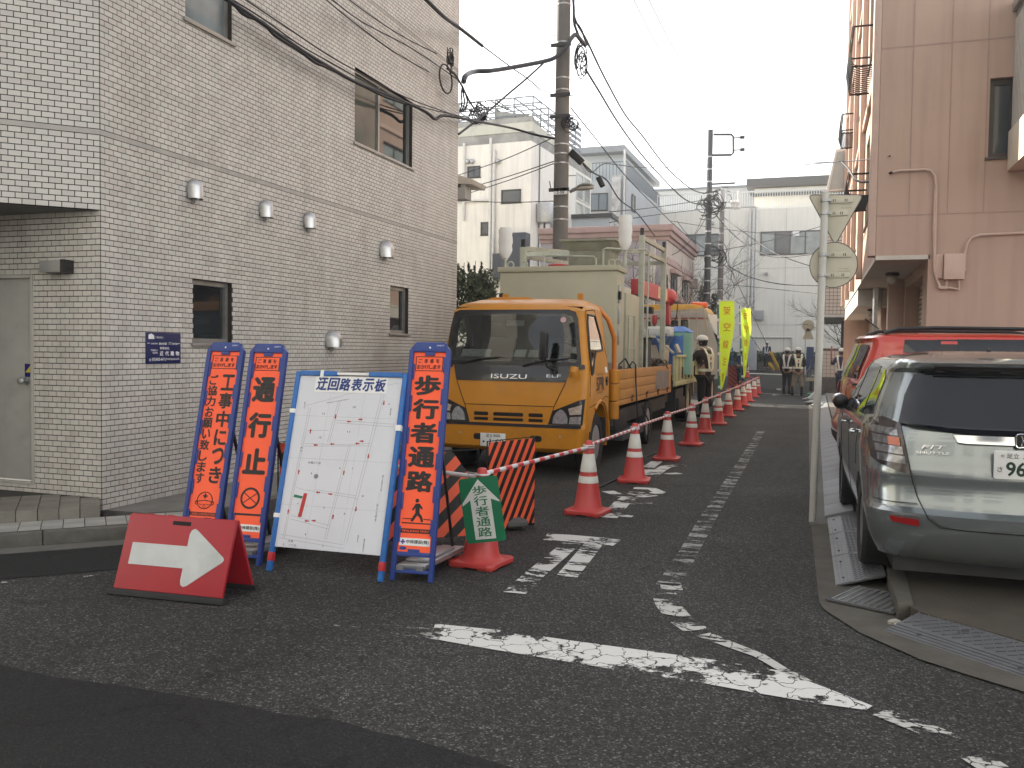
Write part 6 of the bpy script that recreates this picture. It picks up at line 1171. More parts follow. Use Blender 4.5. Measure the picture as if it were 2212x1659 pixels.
# ---- green walkway plate hung on the nearest cone
G5 = zm(1100, 1250, .6629)
gcy = 5.66; cr = [aY(G5(*p), gcy) for p in ((1078, 958), (1315, 938), (1348, 1325), (1115, 1345))]
u = (cr[2]-cr[3]).normalized(); v = ((cr[0]+cr[1])/2-(cr[2]+cr[3])/2).normalized(); o = cr[3]; wg = (cr[2]-cr[3]).length; hg = ((cr[0]+cr[1])/2-(cr[2]+cr[3])/2).length
gs_ = thing('green_walkway_sign', 'green plate with a white upward arrow reading 歩行者通路 hung on the nearest cone', 'sign', o); v = (v-u*v.dot(u)).normalized(); n = u.cross(v); n = n if n.y < 0 else -n; f = Fr(o, u, v, n)
MB().prism(rpoly(0, wg, 0, hg, .025, 4), -.004, 0, f).build('plate', M('sign_green', (.008, .14, .065), .4, dirt=.15), gs_, smooth=False)
MB().prism([(x*wg/100, y*hg/100) for x, y in ((24, 5), (76, 5), (76, 66), (97, 60), (97, 62), (50, 97), (3, 62), (3, 58), (24, 66))], .0005, .0025, f).build('white_arrow', M('arrow_white2', (.55, .56, .54), .45, dirt=.2), gs_, smooth=False)
b = MB(); column(b, '歩行者通路', f, wg*.33, wg*.68, hg*.08, hg*.88, .0035, .015, .05); b.build('lettering', _mc['sign_green'], gs_, smooth=False)
MB().tube([f(wg*.3, hg, -.003), f(wg*.35, hg+.05, .06), Vector((-2.25, 5.86, .66))], .003, 5).build('hanging_cord', steel, gs_)
# ---- striped barrier panels
def spanel(c0_, c1_, h, label, dirv, period, group='black and orange striped barrier panels', mats=None, clip=None):
    o = Vector(c0_); u = (Vector(c1_)-o); wd = u.length; u.normalize(); n = Vector((u.y, -u.x, 0)); t = thing('striped_barrier', label, 'barrier', o, 0, group); f = Fr(o+Vector((0, 0, .03)), u, (0, 0, 1), n)
    d_ = u*dirv[0]+Vector((0, 0, 1))*dirv[1]
    mt = mats or stripes('stripe_'+label[:9], (.012, .012, .012), (.85, .12, .045), d_, period, .5)
    cut = clip or [(0, 0), (wd, 0), (wd, h-.03), (0, h-.03)]
    m_ = MB(); nx = 10
    m_.prism([(a, b_) for a, b_ in cut], -.003, .003, f).build('sheet', mt, t, smooth=False)
    b = MB(); bl = M('frame_wire_black', (.015, .015, .016), .5, .5)
    b.tube([f(-.01, -.03, -.012), f(-.01, h-.02, -.012), f(wd+.01, h-.02, -.012), f(wd+.01, -.03, -.012)], .007, 6).tube([f(-.01, 0, -.012), f(wd+.01, 0, -.012)], .006, 6); b.build('wire_frame', bl, t)
    for e in (f(-.01, -.03, -.012), f(wd+.01, -.03, -.012)): MB().bar(Vector((e.x, e.y, .01))-n*.02, Vector((e.x, e.y, .01))-n*.3, .02).build('foot', bl, t)
    return t, f, wd
a = aZ(F5(0, 0)) if False else None
cA_, cB_ = aZ(zm(1800, 1500, .4219)(165, 1500)), aZ(zm(1800, 1500, .4219)(716, 1352))
t_, f_, w_ = spanel((cA_.x+.02, cA_.y+.25, 0), (cB_.x, cB_.y, 0), .78, 'orange and black slanted stripe barrier right of the walkway sign', (1.7, -1), .085)
spanel((-3.35, 6.05, 0), (cA_.x-.03, cA_.y+.12, 0), .72, 'darker wide-striped barrier half hidden behind the walkway sign', (1, -1), .16, clip=[(0, 0), (.92, 0), (.92, .5), (.78, .69), (0, .69)])
spanel((-3.6, 6.1, 0), (-3.95, 5.9, 0), .8, 'edge-on striped barrier glimpsed between the closed road sign and the map', (1, 1), .12)
sb = thing('barrier_sandbag', 'flat grey weight bag slumped at the foot of the striped barrier', 'sandbag', (cB_.x-.3, cB_.y-.1, 0)); m_ = MB(); m_.ball((cB_.x-.34, cB_.y-.2, .06), 1, 14, (.36, .16, .07)); m_.build('bag', M('bag_grey', (.09, .088, .09), .9, var=.2, bump=.6, bs=30), sb)
# far mesh barrier
a, c = aZ(W6(752, 1180), .07), aZ(W6(875, 1140), .07)
mm = stripes('mesh_red', (.09, .015, .012), (.35, .06, .035), (1, 0, 1.2), .14, .35); spanel((-3.5, 38.6, gz(38.6)), (-2.88, 39, gz(39)), .95, 'dark red mesh barrier behind the banners at the end of the cone row', (1, 1), .1, 'x', mm)
[o_ for o_ in col.objects if o_.get('group') == 'x'] and [o_.__delitem__('group') for o_ in col.objects if o_.get('group') == 'x']
# ================================================================ banners
def banner(y, top, topr, bot, label, txt, cutz, fold):
    a, b_, c = aY(W6(*top), y), aY(W6(*topr), y), aY(W6(*bot), y); t = thing('roadside_banner', label, 'banner', (a.x, y, 0), 0, 'yellow-green overhead wire warning banners')
    MB().tube([(c.x-.03, y, 0.02), (a.x-.03, y, a.z+.1)], .014, 8).build('pole', M('banner_pole_teal', (.02, .17, .17), .5), t); MB().tube([(a.x-.05, y, a.z+.03), (b_.x+.03, y, b_.z+.04)], .008, 6).build('top_arm', white, t)
    wt_ = b_.x-a.x; H_ = a.z-c.z; nx, nz = 8, 26; m_ = MB(); gridp = {}
    def sf(s, h, off=0):
        wz = wt_*(1 if h > .72 else (.12+.88*(h/.72)**.8)); xx = c.x+(a.x-c.x)*h
        return Vector((xx+wz*s, y+fold*math.sin(s*4+h*3)*(1-h*.7)-off, c.z+H_*h+(.02*s if h > .9 else 0)))
    m_.add([sf(i/nx, j_/nz) for j_ in range(nz+1) for i in range(nx+1)], [(j_*(nx+1)+i, j_*(nx+1)+i+1, (j_+1)*(nx+1)+i+1, (j_+1)*(nx+1)+i) for j_ in range(nz) for i in range(nx)]); m_.build('cloth', bancl, t, sharp=80)
    b = MB(); hs = [.9, .72, .52, .33, .15]
    for i, ch_ in enumerate(txt):
        h = hs[i]; vs_, fs = glyphs(ch_, 0); x0 = min(p.x for p in vs_); x1 = max(p.x for p in vs_); y0 = min(p.y for p in vs_); y1 = max(p.y for p in vs_)
        sq = 1 if h > .5 else .9
        b.add([sf(.28+.46*(p.x-x0)/(x1-x0), h-.055+.095*(p.y-y0)/(y1-y0), .006) for p in vs_], fs)
    b.build('lettering', M('banner_red', (.7, .06, .02), .6), t, smooth=False)
    for k in range(6): h = .03+k*.19; p = sf(0, h); MB().box(p.x-.05, p.x+.02, y-.02, y+.02, p.z-.03, p.z+.03).build('tie_loop', white, t)
    for s in (.03, .5, .97): p = sf(s, 1); MB().box(p.x-.02, p.x+.02, y-.01, y+.01, p.z-.01, p.z+.05).build('tie_loop', white, t)
bancl = bpy.data.materials.new('banner_cloth'); bancl.use_nodes = True; nn = bancl.node_tree; P = nn.nodes['Principled BSDF']; P.inputs['Base Color'].default_value = (.72, .95, .05, 1); P.inputs['Roughness'].default_value = .7
ts = nn.nodes.new('ShaderNodeBsdfTranslucent'); ts.inputs[0].default_value = (.75, 1, .08, 1); ms = nn.nodes.new('ShaderNodeMixShader'); ms.inputs[0].default_value = .55; nz = nn.nodes.new('ShaderNodeTexNoise'); nz.inputs['Scale'].default_value = 3; bp = nn.nodes.new('ShaderNodeBump'); bp.inputs['Strength'].default_value = .2; nn.links.new(nz.outputs[0], bp.inputs['Height']); nn.links.new(bp.outputs[0], P.inputs['Normal'])
nn.links.new(P.outputs[0], ms.inputs[1]); nn.links.new(ts.outputs[0], ms.inputs[2]); nn.links.new(ms.outputs[0], nn.nodes['Material Output'].inputs[0])
banner(21.9, (640, 240), (805, 255), (652, 1200), 'nearer yellow-green banner reading 架空線注意 in red', '架空線注意', .5, .05)
banner(26.6, (872, 320), (980, 335), (905, 1080), 'farther yellow-green banner, folded, right of the nearer one', '架空線注意', .5, .16)
# ================================================================ poles
pc = M('pole_concrete', (.16, .155, .145), .8, var=.1, vs_=4, bump=.25, bs=60, dirt=.35, dcol=(.1, .09, .08)); PZ = zm(1700, 0, .3375)
band = M('pole_band', (.45, .45, .46), .4, .7)
def upole(x, y, z0, z1, r0, r1, label, mat, name='utility_pole'):
    t = thing(name, label, 'utility pole', (x, y, z0)); MB().tube([(x, y, z0), (x, y, (z0+z1)/2), (x, y, z1)], [r0, (r0+r1)/2, r1], 24).build('shaft', mat, t); return t
yp_ = 18.35; xp_ = aY((1210, 540), yp_).x
UP = upole(xp_, yp_, 0, 12.5, .175, .135, 'thick concrete utility pole rising behind the yellow truck', pc)
xt_ = lambda z: xp_
for z in (2.9, 3.6, 4.35, 4.62, 5.0, 5.55, 5.75, 5.95, 6.55, 7.1, 7.35, 8.1, 8.9):
    rr_ = .175-.04*z/12.5+.004; MB().lathe([(rr_, z), (rr_+.003, z+.002), (rr_+.003, z+.028), (rr_, z+.03)], 24, Fr((xp_, yp_, 0))).build('steel_band', band, UP)
for z in (4.95, 6.5, 6.95, 8.0):
    rr_ = .17; MB().box(xp_-rr_-.05, xp_+rr_+.05, yp_-rr_-.02, yp_-rr_+.03, z, z+.07).build('clamp', M('clamp_dark', (.08, .08, .085), .5, .5), UP)
pp = aY(N1(838, 884), yp_-.18); MB().box(pp.x-.16, pp.x+.14, yp_-.19, yp_-.175, pp.z-.07, pp.z+.07).build('number_plate', white, UP); b = MB(); put(b, '3-58', Fr((pp.x-.16, yp_-.191, pp.z-.07), (1, 0, 0), (0, 0, 1), (0, -1, 0)), .07, .23, .015, .07, .001, .02); put(b, 'キバ', Fr((pp.x-.16, yp_-.191, pp.z-.07), (1, 0, 0), (0, 0, 1), (0, -1, 0)), .08, .2, .085, .125, .001, .01); b.build('lettering', ink, UP, smooth=False)
for z, s_ in ((2.2, 1), (3.3, -1), (5.3, 1), (6.2, -1), (7.0, 1), (8.3, -1)): MB().tube([(xp_+s_*.15, yp_, z), (xp_+s_*.34, yp_, z)], .009, 6).build('step_bolt', steel, UP)
q0 = aY(N1(905, 890), yp_); q1 = aY(N1(1092, 838), yp_)
sl_ = thing('street_lamp', 'leaf-shaped street lamp head on a short arm from the concrete pole', 'street lamp', q0)
MB().tube([q0, q0+Vector((.09, 0, .05)), q0+Vector((.2, 0, .09))], .035, 8).build('arm', M('lamp_grey', (.2, .2, .2), .5), sl_)
d_ = (q1-q0); m_ = MB(); L_ = []
for i in range(9):
    s_ = i/8; wv = .12*math.sin(math.pi*(.12+.86*s_))**.7; c = q0+d_*(.12+.88*s_)+Vector((0, 0, .07*math.sin(math.pi*s_))); L_.append([c+Vector((0, wv*math.cos(a), wv*.38*math.sin(a))) for a in [k*math.pi/5 for k in range(10)]])
m_.add([p for l in L_ for p in l], [(i*10+k, i*10+(k+1) % 10, (i+1)*10+(k+1) % 10, (i+1)*10+k) for i in range(8) for k in range(10)]+[tuple(range(10)), tuple(range(80, 90))]); m_.build('lamp_head', M('lamp_shell', (.3, .3, .29), .35), sl_)
m_ = MB(); m_.ball(q0+d_*.55+Vector((0, 0, .0)), 1, 12, (.26, .085, .05)); m_.build('lamp_glass', M('lamp_bowl', (.45, .42, .36), .2, spec=.6), sl_)
hk = aY(N1(760, 850), yp_); MB().tube([hk+Vector((-.03, 0, .12)), hk+Vector((0, 0, -.06)), hk+Vector((.08, 0, -.04)), hk+Vector((.07, 0, .1))], .012, 6).build('hook', cable, UP)
tr = thing('cable_junction_box', 'long black cable closure clipped to the wires right of the concrete pole', 'cable box', aY(N1(955, 625), yp_)); MB().bar(aY(N1(912, 580), yp_), aY(N1(1000, 665), yp_), .13, .16).build('box', black, tr, bevel=.03)
tr = thing('cable_junction_box', 'small black cable closure hanging right of the street lamp', 'cable box', aY(N1(1140, 810), yp_)); MB().bar(aY(N1(1125, 775), yp_+.3), aY(N1(1160, 850), yp_+.3), .1, .12).build('box', black, tr, bevel=.025)
y2 = 38.; x2 = aY((1528, 600), y2).x; zt2 = aY(N3(668, 185), y2).z
st2 = M('pole_steel_dark', (.05, .055, .065), .5, .4, var=.15); U2_ = upole(x2, y2, gz(y2), zt2, .15, .11, 'tall dark steel pole topped by a square bracket', st2)
b = [aY(N3(*p), y2) for p in ((680, 215), (795, 215), (808, 228), (808, 335), (795, 348), (670, 350))]; MB().tube(b, .05, 8).build('bracket', st2, U2_)
for yy in (237, 317): a = aY(N3(812, yy), y2); o_ = MB().tube([a, a+Vector((.28, 0, 0))], .03, 6).build('insulator_pin', steel, U2_); MB().tube([a+Vector((.26, 0, 0)), a+Vector((.44, 0, 0))], .07, 10).build('insulator', black, o_)
a, c = aY(N3(635, 541), y2), aY(N3(820, 532), y2); MB().bar(a, c, .07).build('cross_arm', st2, U2_)
for z in range(14): MB().lathe([(.155-.003*z, 3+z*.52), (.155-.003*z, 3.05+z*.52)], 16, Fr((x2, y2, 0))).build('steel_band', band, U2_)
y3 = 40.; x3 = aY((1556, 620), y3).x; zt3 = aY(N3(745, 560), y3).z
U3_ = upole(x3, y3, gz(y3), zt3, .15, .1, 'grey concrete pole just right of the dark steel pole', M('pole_concrete_grey', (.2, .2, .2), .8, var=.1, dirt=.3))
for z in range(12): MB().lathe([(.157-.003*z, 2.8+z*.5), (.157-.003*z, 2.85+z*.5)], 16, Fr((x3, y3, 0))).build('steel_band', band, U3_)
a, c = aY(N3(640, 700), y3), aY(N3(955, 688), y3); MB().bar(a, c, .07).build('cross_arm', steel, U3_)
for px in (800, 822, 845): a = aY(N3(px, 690), y3); MB().lathe([(.05, -.1), (.09, 0), (.06, .1), (.09, .2), (.05, .3)], 10, Fr(a)).build('insulator', white, U3_)
MB().lathe([(.2, 0), (.2, .55), (.1, .6)], 14, Fr(aY(N3(735, 650), y3)+Vector((.05, -.2, -.1)))).build('transformer', steel, U3_)
a = aY(N3(845, 690), y3); MB().tube([a, aY(N3(845, 585), y3)], .05, 8).build('lightning_rod', white, U3_)
# tangles on the poles
def tangle(c, r, n_, label, rad=.012, sq=(1, .6, 1)):
    m_ = MB(); c = Vector(c)
    for k in range(n_):
        ph = rnd.random()*6; r1 = r*rnd.uniform(.35, 1); cc = c+Vector([rnd.uniform(-r, r)*.5*q for q in sq]); m_.tube([cc+Vector((r1*math.cos(a+ph)*sq[0], r1*math.sin(a*1.3)*.4*sq[1], r1*math.sin(a+ph)*sq[2])) for a in [q*.5 for q in range(rnd.randint(6, 13))]], rad, 4, False)
    return tag(kind(m_.build('cable_tangle', cable), 'stuff'), label, 'cables')
tangle((x2, y2-.2, aY(N3(655, 690), y2).z), .5, 16, 'tangle of wires round the dark steel pole top third', .02); tangle((x3, y3-.2, aY(N3(735, 640), y3).z), .5, 12, 'tangle of wires on the grey concrete pole head', .018)
tangle((x3-.2, y3-.3, aY(N3(700, 1000), y3).z), .45, 12, 'tangle of wires low between the two far poles', .018)
tangle(aY(PZ(1600, 1440), yp_-.2), .16, 16, 'dark knot of wires on the concrete pole above the closures', .01); tangle(aY(PZ(1760, 700), yp_-.1), .28, 14, 'looped cable splices hanging right of the concrete pole', .013, (.5, .5, 1.2))
tangle(aY(PZ(140, 680), 13.2)+Vector((.12, 0, 0)), .14, 14, 'small wire tangle by the upper right corner of the tiled building', .007, (.3, 1, 1)); tangle(aY(PZ(540, 1310), 16.5), .22, 16, 'wire tangle hanging between tiled building and concrete pole', .01)
# ================================================================ wires
def wire(label, pts, r=.012, group='overhead wires', mat=cable, sub=9):
    "catmull through picture points given with their distance along the street"
    P_ = []
    for p, y in pts:
        q_ = aY(p, y)
        if q_.x < XF+.1 and y < 17.6:
            w_ = aX(p, XF+.22)
            if w_.y < 14.4: q_ = w_
        P_.append(q_)
    out = []
    for i in range(len(P_)-1):
        p0, p1, p2, p3 = P_[max(i-1, 0)], P_[i], P_[i+1], P_[min(i+2, len(P_)-1)]
        for k in range(sub): t = k/sub; out.append(.5*((2*p1)+(p2-p0)*t+(2*p0-5*p1+4*p2-p3)*t*t+(3*p1-p0-3*p2+p3)*t**3))
    out.append(P_[-1]); return tag(MB().tube(out, r*1.45, 6).build('overhead_wire', mat), label, 'wire', group)
RS = zm(2000, 0, .5426); A7 = zm(700, 0, .6027)
wire('upper of the two power lines sweeping from the concrete pole to the far steel pole', [(RS(480, -40), 18.4), (RS(485, 130), 18.5), (RS(575, 300), 19.5), (RS(700, 560), 22), (RS(850, 830), 26), (RS(975, 985), 29), (RS(1155, 1218), 33), (RS(1330, 1370), 36), (RS(1450, 1402), 38), (RS(1560, 1370), 40)], .016)
wire('lower of the two power lines sweeping from the splices to the far steel pole', [(RS(565, 505), 18.6), (RS(660, 660), 20.5), (RS(800, 890), 24), (RS(960, 1110), 28), (RS(1130, 1300), 33), (RS(1290, 1450), 36), (RS(1430, 1492), 38)], .016)
wire('left one of two thin high wires against the sky', [(RS(905, -20), 22), (RS(1060, 290), 26), (RS(1250, 610), 31), (RS(1480, 910), 38)], .008); wire('right one of two thin high wires against the sky', [(RS(1015, -20), 22), (RS(1180, 310), 26), (RS(1370, 640), 31), (RS(1560, 890), 36), (RS(1690, 1000), 38)], .008)
wire('thick black bundle sagging along the tiled wall, attached at the top left', [(A7(310, -10), 8.0), (A7(600, 185), 9.1), (A7(810, 330), 10.2), (A7(1000, 445), 11.3), (A7(1180, 545), 12.6), (A7(1480, 665), 14.6), (A7(1620, 730), 15.6), (A7(1680, 778), 16.2), (A7(1740, 755), 16.6), (A7(1900, 782), 17.3), (N1(440, 395), 17.8), (N1(640, 450), 18.1), (N1(790, 480), 18.3)], .017)
wire('second strand twisted under the thick bundle on the tiled wall', [(A7(340, -10), 7.9), (A7(430, 90), 8.3), (A7(560, 150), 8.9), (A7(640, 235), 9.3), (A7(800, 335), 10.1), (A7(900, 410), 10.8), (A7(1000, 452), 11.3), (A7(1330, 620), 13.6), (A7(1480, 675), 14.6)], .014)
wire('thin messenger wire just above the thick bundle', [(A7(345, -10), 8.1), (A7(560, 125), 9), (A7(800, 295), 10.2), (A7(1020, 420), 11.4), (A7(1330, 590), 13.6), (A7(1600, 700), 15.5), (A7(1900, 770), 17.3)], .006)
wire('wire crossing the upper wall behind the window head', [(A7(430, -10), 7.6), (A7(700, 170), 9.), (A7(960, 345), 10.5), (A7(1160, 460), 12), (A7(1500, 640), 14.5), (A7(1835, 760), 17)], .006)
wire('upper of the thin wires fanning over the tiled wall', [(A7(1000, -10), 9.2), (A7(1200, 140), 10.6), (A7(1500, 300), 12.4), (A7(1700, 430), 14), (A7(1830, 520), 15)], .006)
wire('wire of the fan that ends in the wall tangle', [(A7(1110, -10), 9.4), (A7(1300, 130), 10.6), (A7(1500, 255), 12), (A7(1690, 350), 13.3)], .006); wire('lowest thin wire of the fan over the tiled wall', [(A7(960, -10), 9.0), (A7(1130, 130), 10.2), (A7(1400, 330), 12), (A7(1640, 470), 13.8)], .006)
wire('heavy cable running off the top of the tiled wall to the sky', [(A7(1615, -10), 11.2), (A7(1740, 110), 12.2), (A7(1840, 182), 13.4), (A7(1990, 300), 15)], .02)
wire('continuation of the thin line crossing the sky left of the concrete pole', [(PZ(330, 330), 15), (PZ(560, 510), 16), (PZ(920, 780), 17.5), (PZ(1115, 915), 18.5), (PZ(1270, 1050), 19.5)], .009)
wire('fat grey sleeve cable curving into the concrete pole', [(PZ(370, 960), 16.4), (PZ(400, 880), 16.5), (PZ(500, 835), 16.7), (PZ(690, 825), 17), (PZ(950, 785), 17.5), (PZ(1300, 718), 18), (PZ(1440, 670), 18.1), (PZ(1560, 570), 18.1), (PZ(1620, 460), 18.1), (PZ(1680, 405), 18.2), (PZ(1740, 470), 18.3), (PZ(1800, 540), 18.4)], .032, mat=M('sleeve_grey', (.06, .065, .08), .5))
wire('straight guy wire rising from the wall corner to the concrete pole', [(PZ(315, 1565), 14.6), (PZ(620, 1330), 15.6), (PZ(900, 1090), 16.8), (PZ(1120, 905), 17.4), (PZ(1300, 740), 18)], .014)
wire('cable dropping from the wall corner to the hanging tangle', [(PZ(180, 800), 13.6), (PZ(270, 870), 14.2), (PZ(350, 1000), 15), (PZ(440, 1180), 16), (PZ(540, 1320), 16.5), (PZ(640, 1400), 17)], .012)
for k_, (dx, lb_) in enumerate(((0, 'left'), (30, 'middle'), (62, 'right'))): wire(lb_+' cable of three hanging at the corner of the tiled building', [(PZ(358, 1000), 15), (PZ(345+dx*.8, 1100), 15), (PZ(352+dx, 1200), 15), (PZ(330+dx*.6, 1300), 14.9)], .01)
cz = aX(PZ(178, 920), XF+.12); b = MB(); rr_ = .26
tag(MB().tube([(XF+.1, cz.y+rr_*1.0*math.cos(a), cz.z+rr_*.62*math.sin(a)*1.4) for a in [k*math.pi/12 for k in range(25)]], .014, 6, False).build('cable_coil', cable), 'black coiled cable loop hanging on the tiled wall near its far corner', 'cable coil')
for nm, pts, r_ in (('wire from the junction box down over the grey house', [(N1(1010, 670), 18.6), (N1(1090, 745), 20), (N1(1190, 800), 22), (N1(1290, 950), 24), (N1(1420, 1050), 27), (N1(1560, 1230), 30)], .012),
    ('looped wire leading right from the junction box', [(N1(1000, 665), 18.6), (N1(1070, 740), 19), (N1(1165, 675), 20), (N1(1300, 685), 22), (N1(1440, 700), 25), (N1(1750, 700), 30), (N3(880, 408), 36), (N3(1080, 425), 30), (N3(1300, 410), 22), (N3(1510, 390), 16)], .008),
    ('black drop cable curving down onto the pink building', [(N3(1510, 390), 16), (N3(1560, 440), 15), (N3(1615, 515), 14.6), (N3(1700, 520), 14), (QR(490, 803), 13.45)], .012),
    ('thin wire tied to the pink wall', [(N3(880, 408), 36), (N3(1450, 395), 17), (QR(480, 727), 13.45)], .006),
    ('long thin wire from the concrete pole down past the blue block', [(RS(455, 780), 18.5), (RS(640, 1010), 22), (RS(830, 1250), 26), (RS(1010, 1440), 30), (RS(1250, 1670), 35), (N3(620, 960), 38)], .01),
    ('upper of two wires leading left from the far steel pole', [(N3(640, 640), 38), (N3(300, 690), 28), (N3(0, 720), 20)], .009), ('lower of two wires leading left from the far steel pole', [(N3(640, 700), 38), (N3(300, 740), 28), (N3(0, 790), 20)], .009),
    ('heavy cable sagging across the white factory from the grey pole', [(N3(660, 690), 38), (N3(760, 820), 38), (N3(900, 940), 36), (N3(1080, 1015), 33), (N3(1330, 995), 28)], .016), ('second cable falling across the factory windows', [(N3(750, 760), 39), (N3(900, 870), 37), (N3(1080, 990), 34), (N3(1330, 1080), 28)], .013),
    ('low slack cable from the grey pole to the right', [(N3(770, 1070), 40), (N3(900, 1140), 38), (N3(1100, 1190), 35), (N3(1360, 1202), 30)], .014), ('faint wire below the slack cable', [(N3(750, 1195), 40), (N3(980, 1215), 37), (N3(1360, 1255), 30)], .008),
    ('thin crossing wire over the factory windows', [(N3(400, 780), 40), (N3(800, 840), 39), (N3(1300, 885), 38)], .008), ('rising thin wire over the factory windows', [(N3(560, 980), 40), (N3(760, 965), 39), (N3(1080, 900), 38), (N3(1380, 815), 37)], .009),
    ('wire pair, upper strand, over the white stair building', [(N1(50, 760), 26), (N1(400, 640), 22), (N1(770, 475), 18.5)], .008), ('wire pair, lower strand, over the white stair building', [(N1(50, 880), 26), (N1(400, 780), 22), (N1(780, 655), 18.5)], .008),
    ('wire sloping over the street lamp level on the white building', [(N1(50, 925), 26), (N1(420, 805), 22), (N1(780, 672), 18.5)], .008), ('level wire low over the white stair building', [(N1(50, 955), 26), (N1(400, 970), 22), (N1(780, 960), 18.5)], .007),
    ('vertical riser cable on the right side of the concrete pole top', [(RS(470, -40), 18.2), (RS(478, 60), 18.2), (RS(480, 160), 18.3), (RS(505, 240), 18.3), (RS(540, 320), 18.3)], .02), ('slim riser cable beside the pole top', [(RS(478, 180), 18.2), (RS(500, 170), 18.3), (RS(535, 220), 18.4), (RS(560, 290), 18.5), (RS(600, 350), 19)], .014),
    ('wire tangle line running left of the far steel pole', [(N3(440, 780), 36), (N3(540, 880), 37), (N3(620, 720), 38)], .008), ('stay wire from the far poles towards the cornice house', [(N3(355, 1015), 32), (N3(450, 980), 34), (N3(560, 870), 36), (N3(640, 740), 38)], .009)):
    wire(nm, pts, r_)
# guy wires with yellow guards at the far kerb
for a, c, lb_ in ((N3(740, 990), W6(1290, 975), 'right'), (N3(900, 1500), W6(1235, 985), 'left')):
    pa = aY(a, 44); pb_ = aZ(c, .5); pb_.y = 54; pb_ = aY(c, 54.); gy = thing('guy_wire', lb_+' guy wire in a yellow guard at the far pavement', 'guy wire', pb_, 0, 'yellow guarded guy wires'); MB().tube([pa, pb_], .015, 5).build('wire', cable, gy)
    k_ = pb_+(pa-pb_)*.13 if lb_ == 'right' else pb_+(pa-pb_)*.2; MB().tube([pb_, pb_+(pa-pb_).normalized()*2.0], .09, 8).build('guard', M('guard_yellow', (.6, .38, .03), .5), gy)
# ================================================================ right kerb side
Bz = zm(3200, 2000, .4219)
def up(p, z): return Vector((p[0], p[1], z))
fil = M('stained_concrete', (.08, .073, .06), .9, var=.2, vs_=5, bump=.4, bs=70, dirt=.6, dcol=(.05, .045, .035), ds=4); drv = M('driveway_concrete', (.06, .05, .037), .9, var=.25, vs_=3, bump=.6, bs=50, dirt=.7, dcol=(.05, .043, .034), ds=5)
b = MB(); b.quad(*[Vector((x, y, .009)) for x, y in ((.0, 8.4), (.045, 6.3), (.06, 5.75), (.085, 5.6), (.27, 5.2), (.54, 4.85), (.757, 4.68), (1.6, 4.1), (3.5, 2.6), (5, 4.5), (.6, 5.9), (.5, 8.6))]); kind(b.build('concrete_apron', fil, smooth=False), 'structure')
b = MB(); b.quad(*[Vector((x, y, .007)) for x, y in ((-.01, 8.35), (.2, 8.35), (.2, 34), (-.2, 34), (-.06, 15))]); kind(b.build('gutter', gut, smooth=False), 'structure')
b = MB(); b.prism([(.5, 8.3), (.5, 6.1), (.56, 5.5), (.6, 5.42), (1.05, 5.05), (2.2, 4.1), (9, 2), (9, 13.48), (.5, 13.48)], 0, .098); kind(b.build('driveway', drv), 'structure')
b = MB(); b.prism([(.4, 8.35), (.49, 8.35), (.49, 35), (.4, 35)], .0, .1).prism([(.491, 13.5), (1.44, 13.5), (1.44, 35), (.491, 35)], .0, .097); kind(b.build('right_pavement', concrete), 'structure')
kbm = M('kerb_block_pale', (.24, .25, .26), .8, var=.08, vs_=5, bump=.2, dirt=.25, dcol=(.2, .2, .2)); kr = thing('sloped_kerb', '', ''); kr['kind'] = 'structure'; del kr['category']; del kr['label']
y = 8.75
while y < 33:
    MB().add([(.12, y, .008), (.37, y, .008), (.37, y+.59, .008), (.12, y+.59, .008), (.12, y, .03), (.37, y, .105), (.37, y+.59, .105), (.12, y+.59, .03)], [(3, 2, 1, 0), (4, 5, 6, 7), (0, 1, 5, 4), (1, 2, 6, 5), (2, 3, 7, 6), (3, 0, 4, 7)]).build('kerb_block', kbm, kr, bevel=.006); y += .602
rampm = M('ramp_grey', (.105, .108, .115), .5, .15, var=.12, vs_=8, dirt=.35, dcol=(.08, .08, .08), ds=9)
def ramp(a, c, back, ztop, label, nchk=9, ln_=None):
    "a..c low front edge, back = vector to the high edge"
    a = Vector(a); c = Vector(c); back = Vector(back); t = thing('kerb_ramp', label, 'kerb ramp', a, 0, 'grey kerb ramps in front of the parked car'); u = (c-a).normalized(); L = (c-a).length
    bl = back.length; bn = back.normalized(); up_ = Vector((0, 0, 1)); v = (bn*bl+up_*(ztop-.012)).normalized(); S = (bn*bl+up_*(ztop-.012)).length; n = u.cross(v); n = n if n.z > 0 else -n; f = Fr(a+up_*.012, u, v, n)
    m_ = MB(); m_.add([f(0, 0), f(L, 0), f(L, S), f(0, S), f(0, 0)-up_*.01, f(L, 0)-up_*.01, f(L, S)-up_*(.02), f(0, S)-up_*(.02)], [(0, 1, 2, 3), (7, 6, 5, 4), (0, 4, 5, 1), (1, 5, 6, 2), (2, 6, 7, 3), (3, 7, 4, 0)]); m_.build('plate', rampm, t, bevel=.003)
    for k in range(4): MB().box(.005, L-.005, .012+k*.026, .026+k*.026, 0, .004, f).build('rib', rampm, t)
    for q in (.18, .75): MB().lathe([(.012, .0), (.012, .0055)], 12, f.at(L*q, .055)).build('bolt', M('bolt_dark', (.03, .03, .03), .7), t)
    b = MB(); k = 0; s0 = .125; st = .06
    while s0+k*0 < S and k < int((L)/st):
        x = .02+k*st; d_ = min(S-.01-s0, L-.02-x)
        if d_ > .03: b.bar(f(x, s0, .001), f(x+d_, s0+d_, .001), .007, .006, n)
        x2 = .02+k*st; d2 = min(S-.01-s0, x2-.0)
        if d2 > .03: b.bar(f(x2, s0, .0012), f(x2-d2, s0+d2, .0012), .007, .006, n)
        k += 1
    kind(b.build('tread_pattern', rampm, t, smooth=False), 'stuff'); MB().box(L*.3, L*.34, S-.09, S-.03, -.09, -.0, f).build('leg', rampm, t)
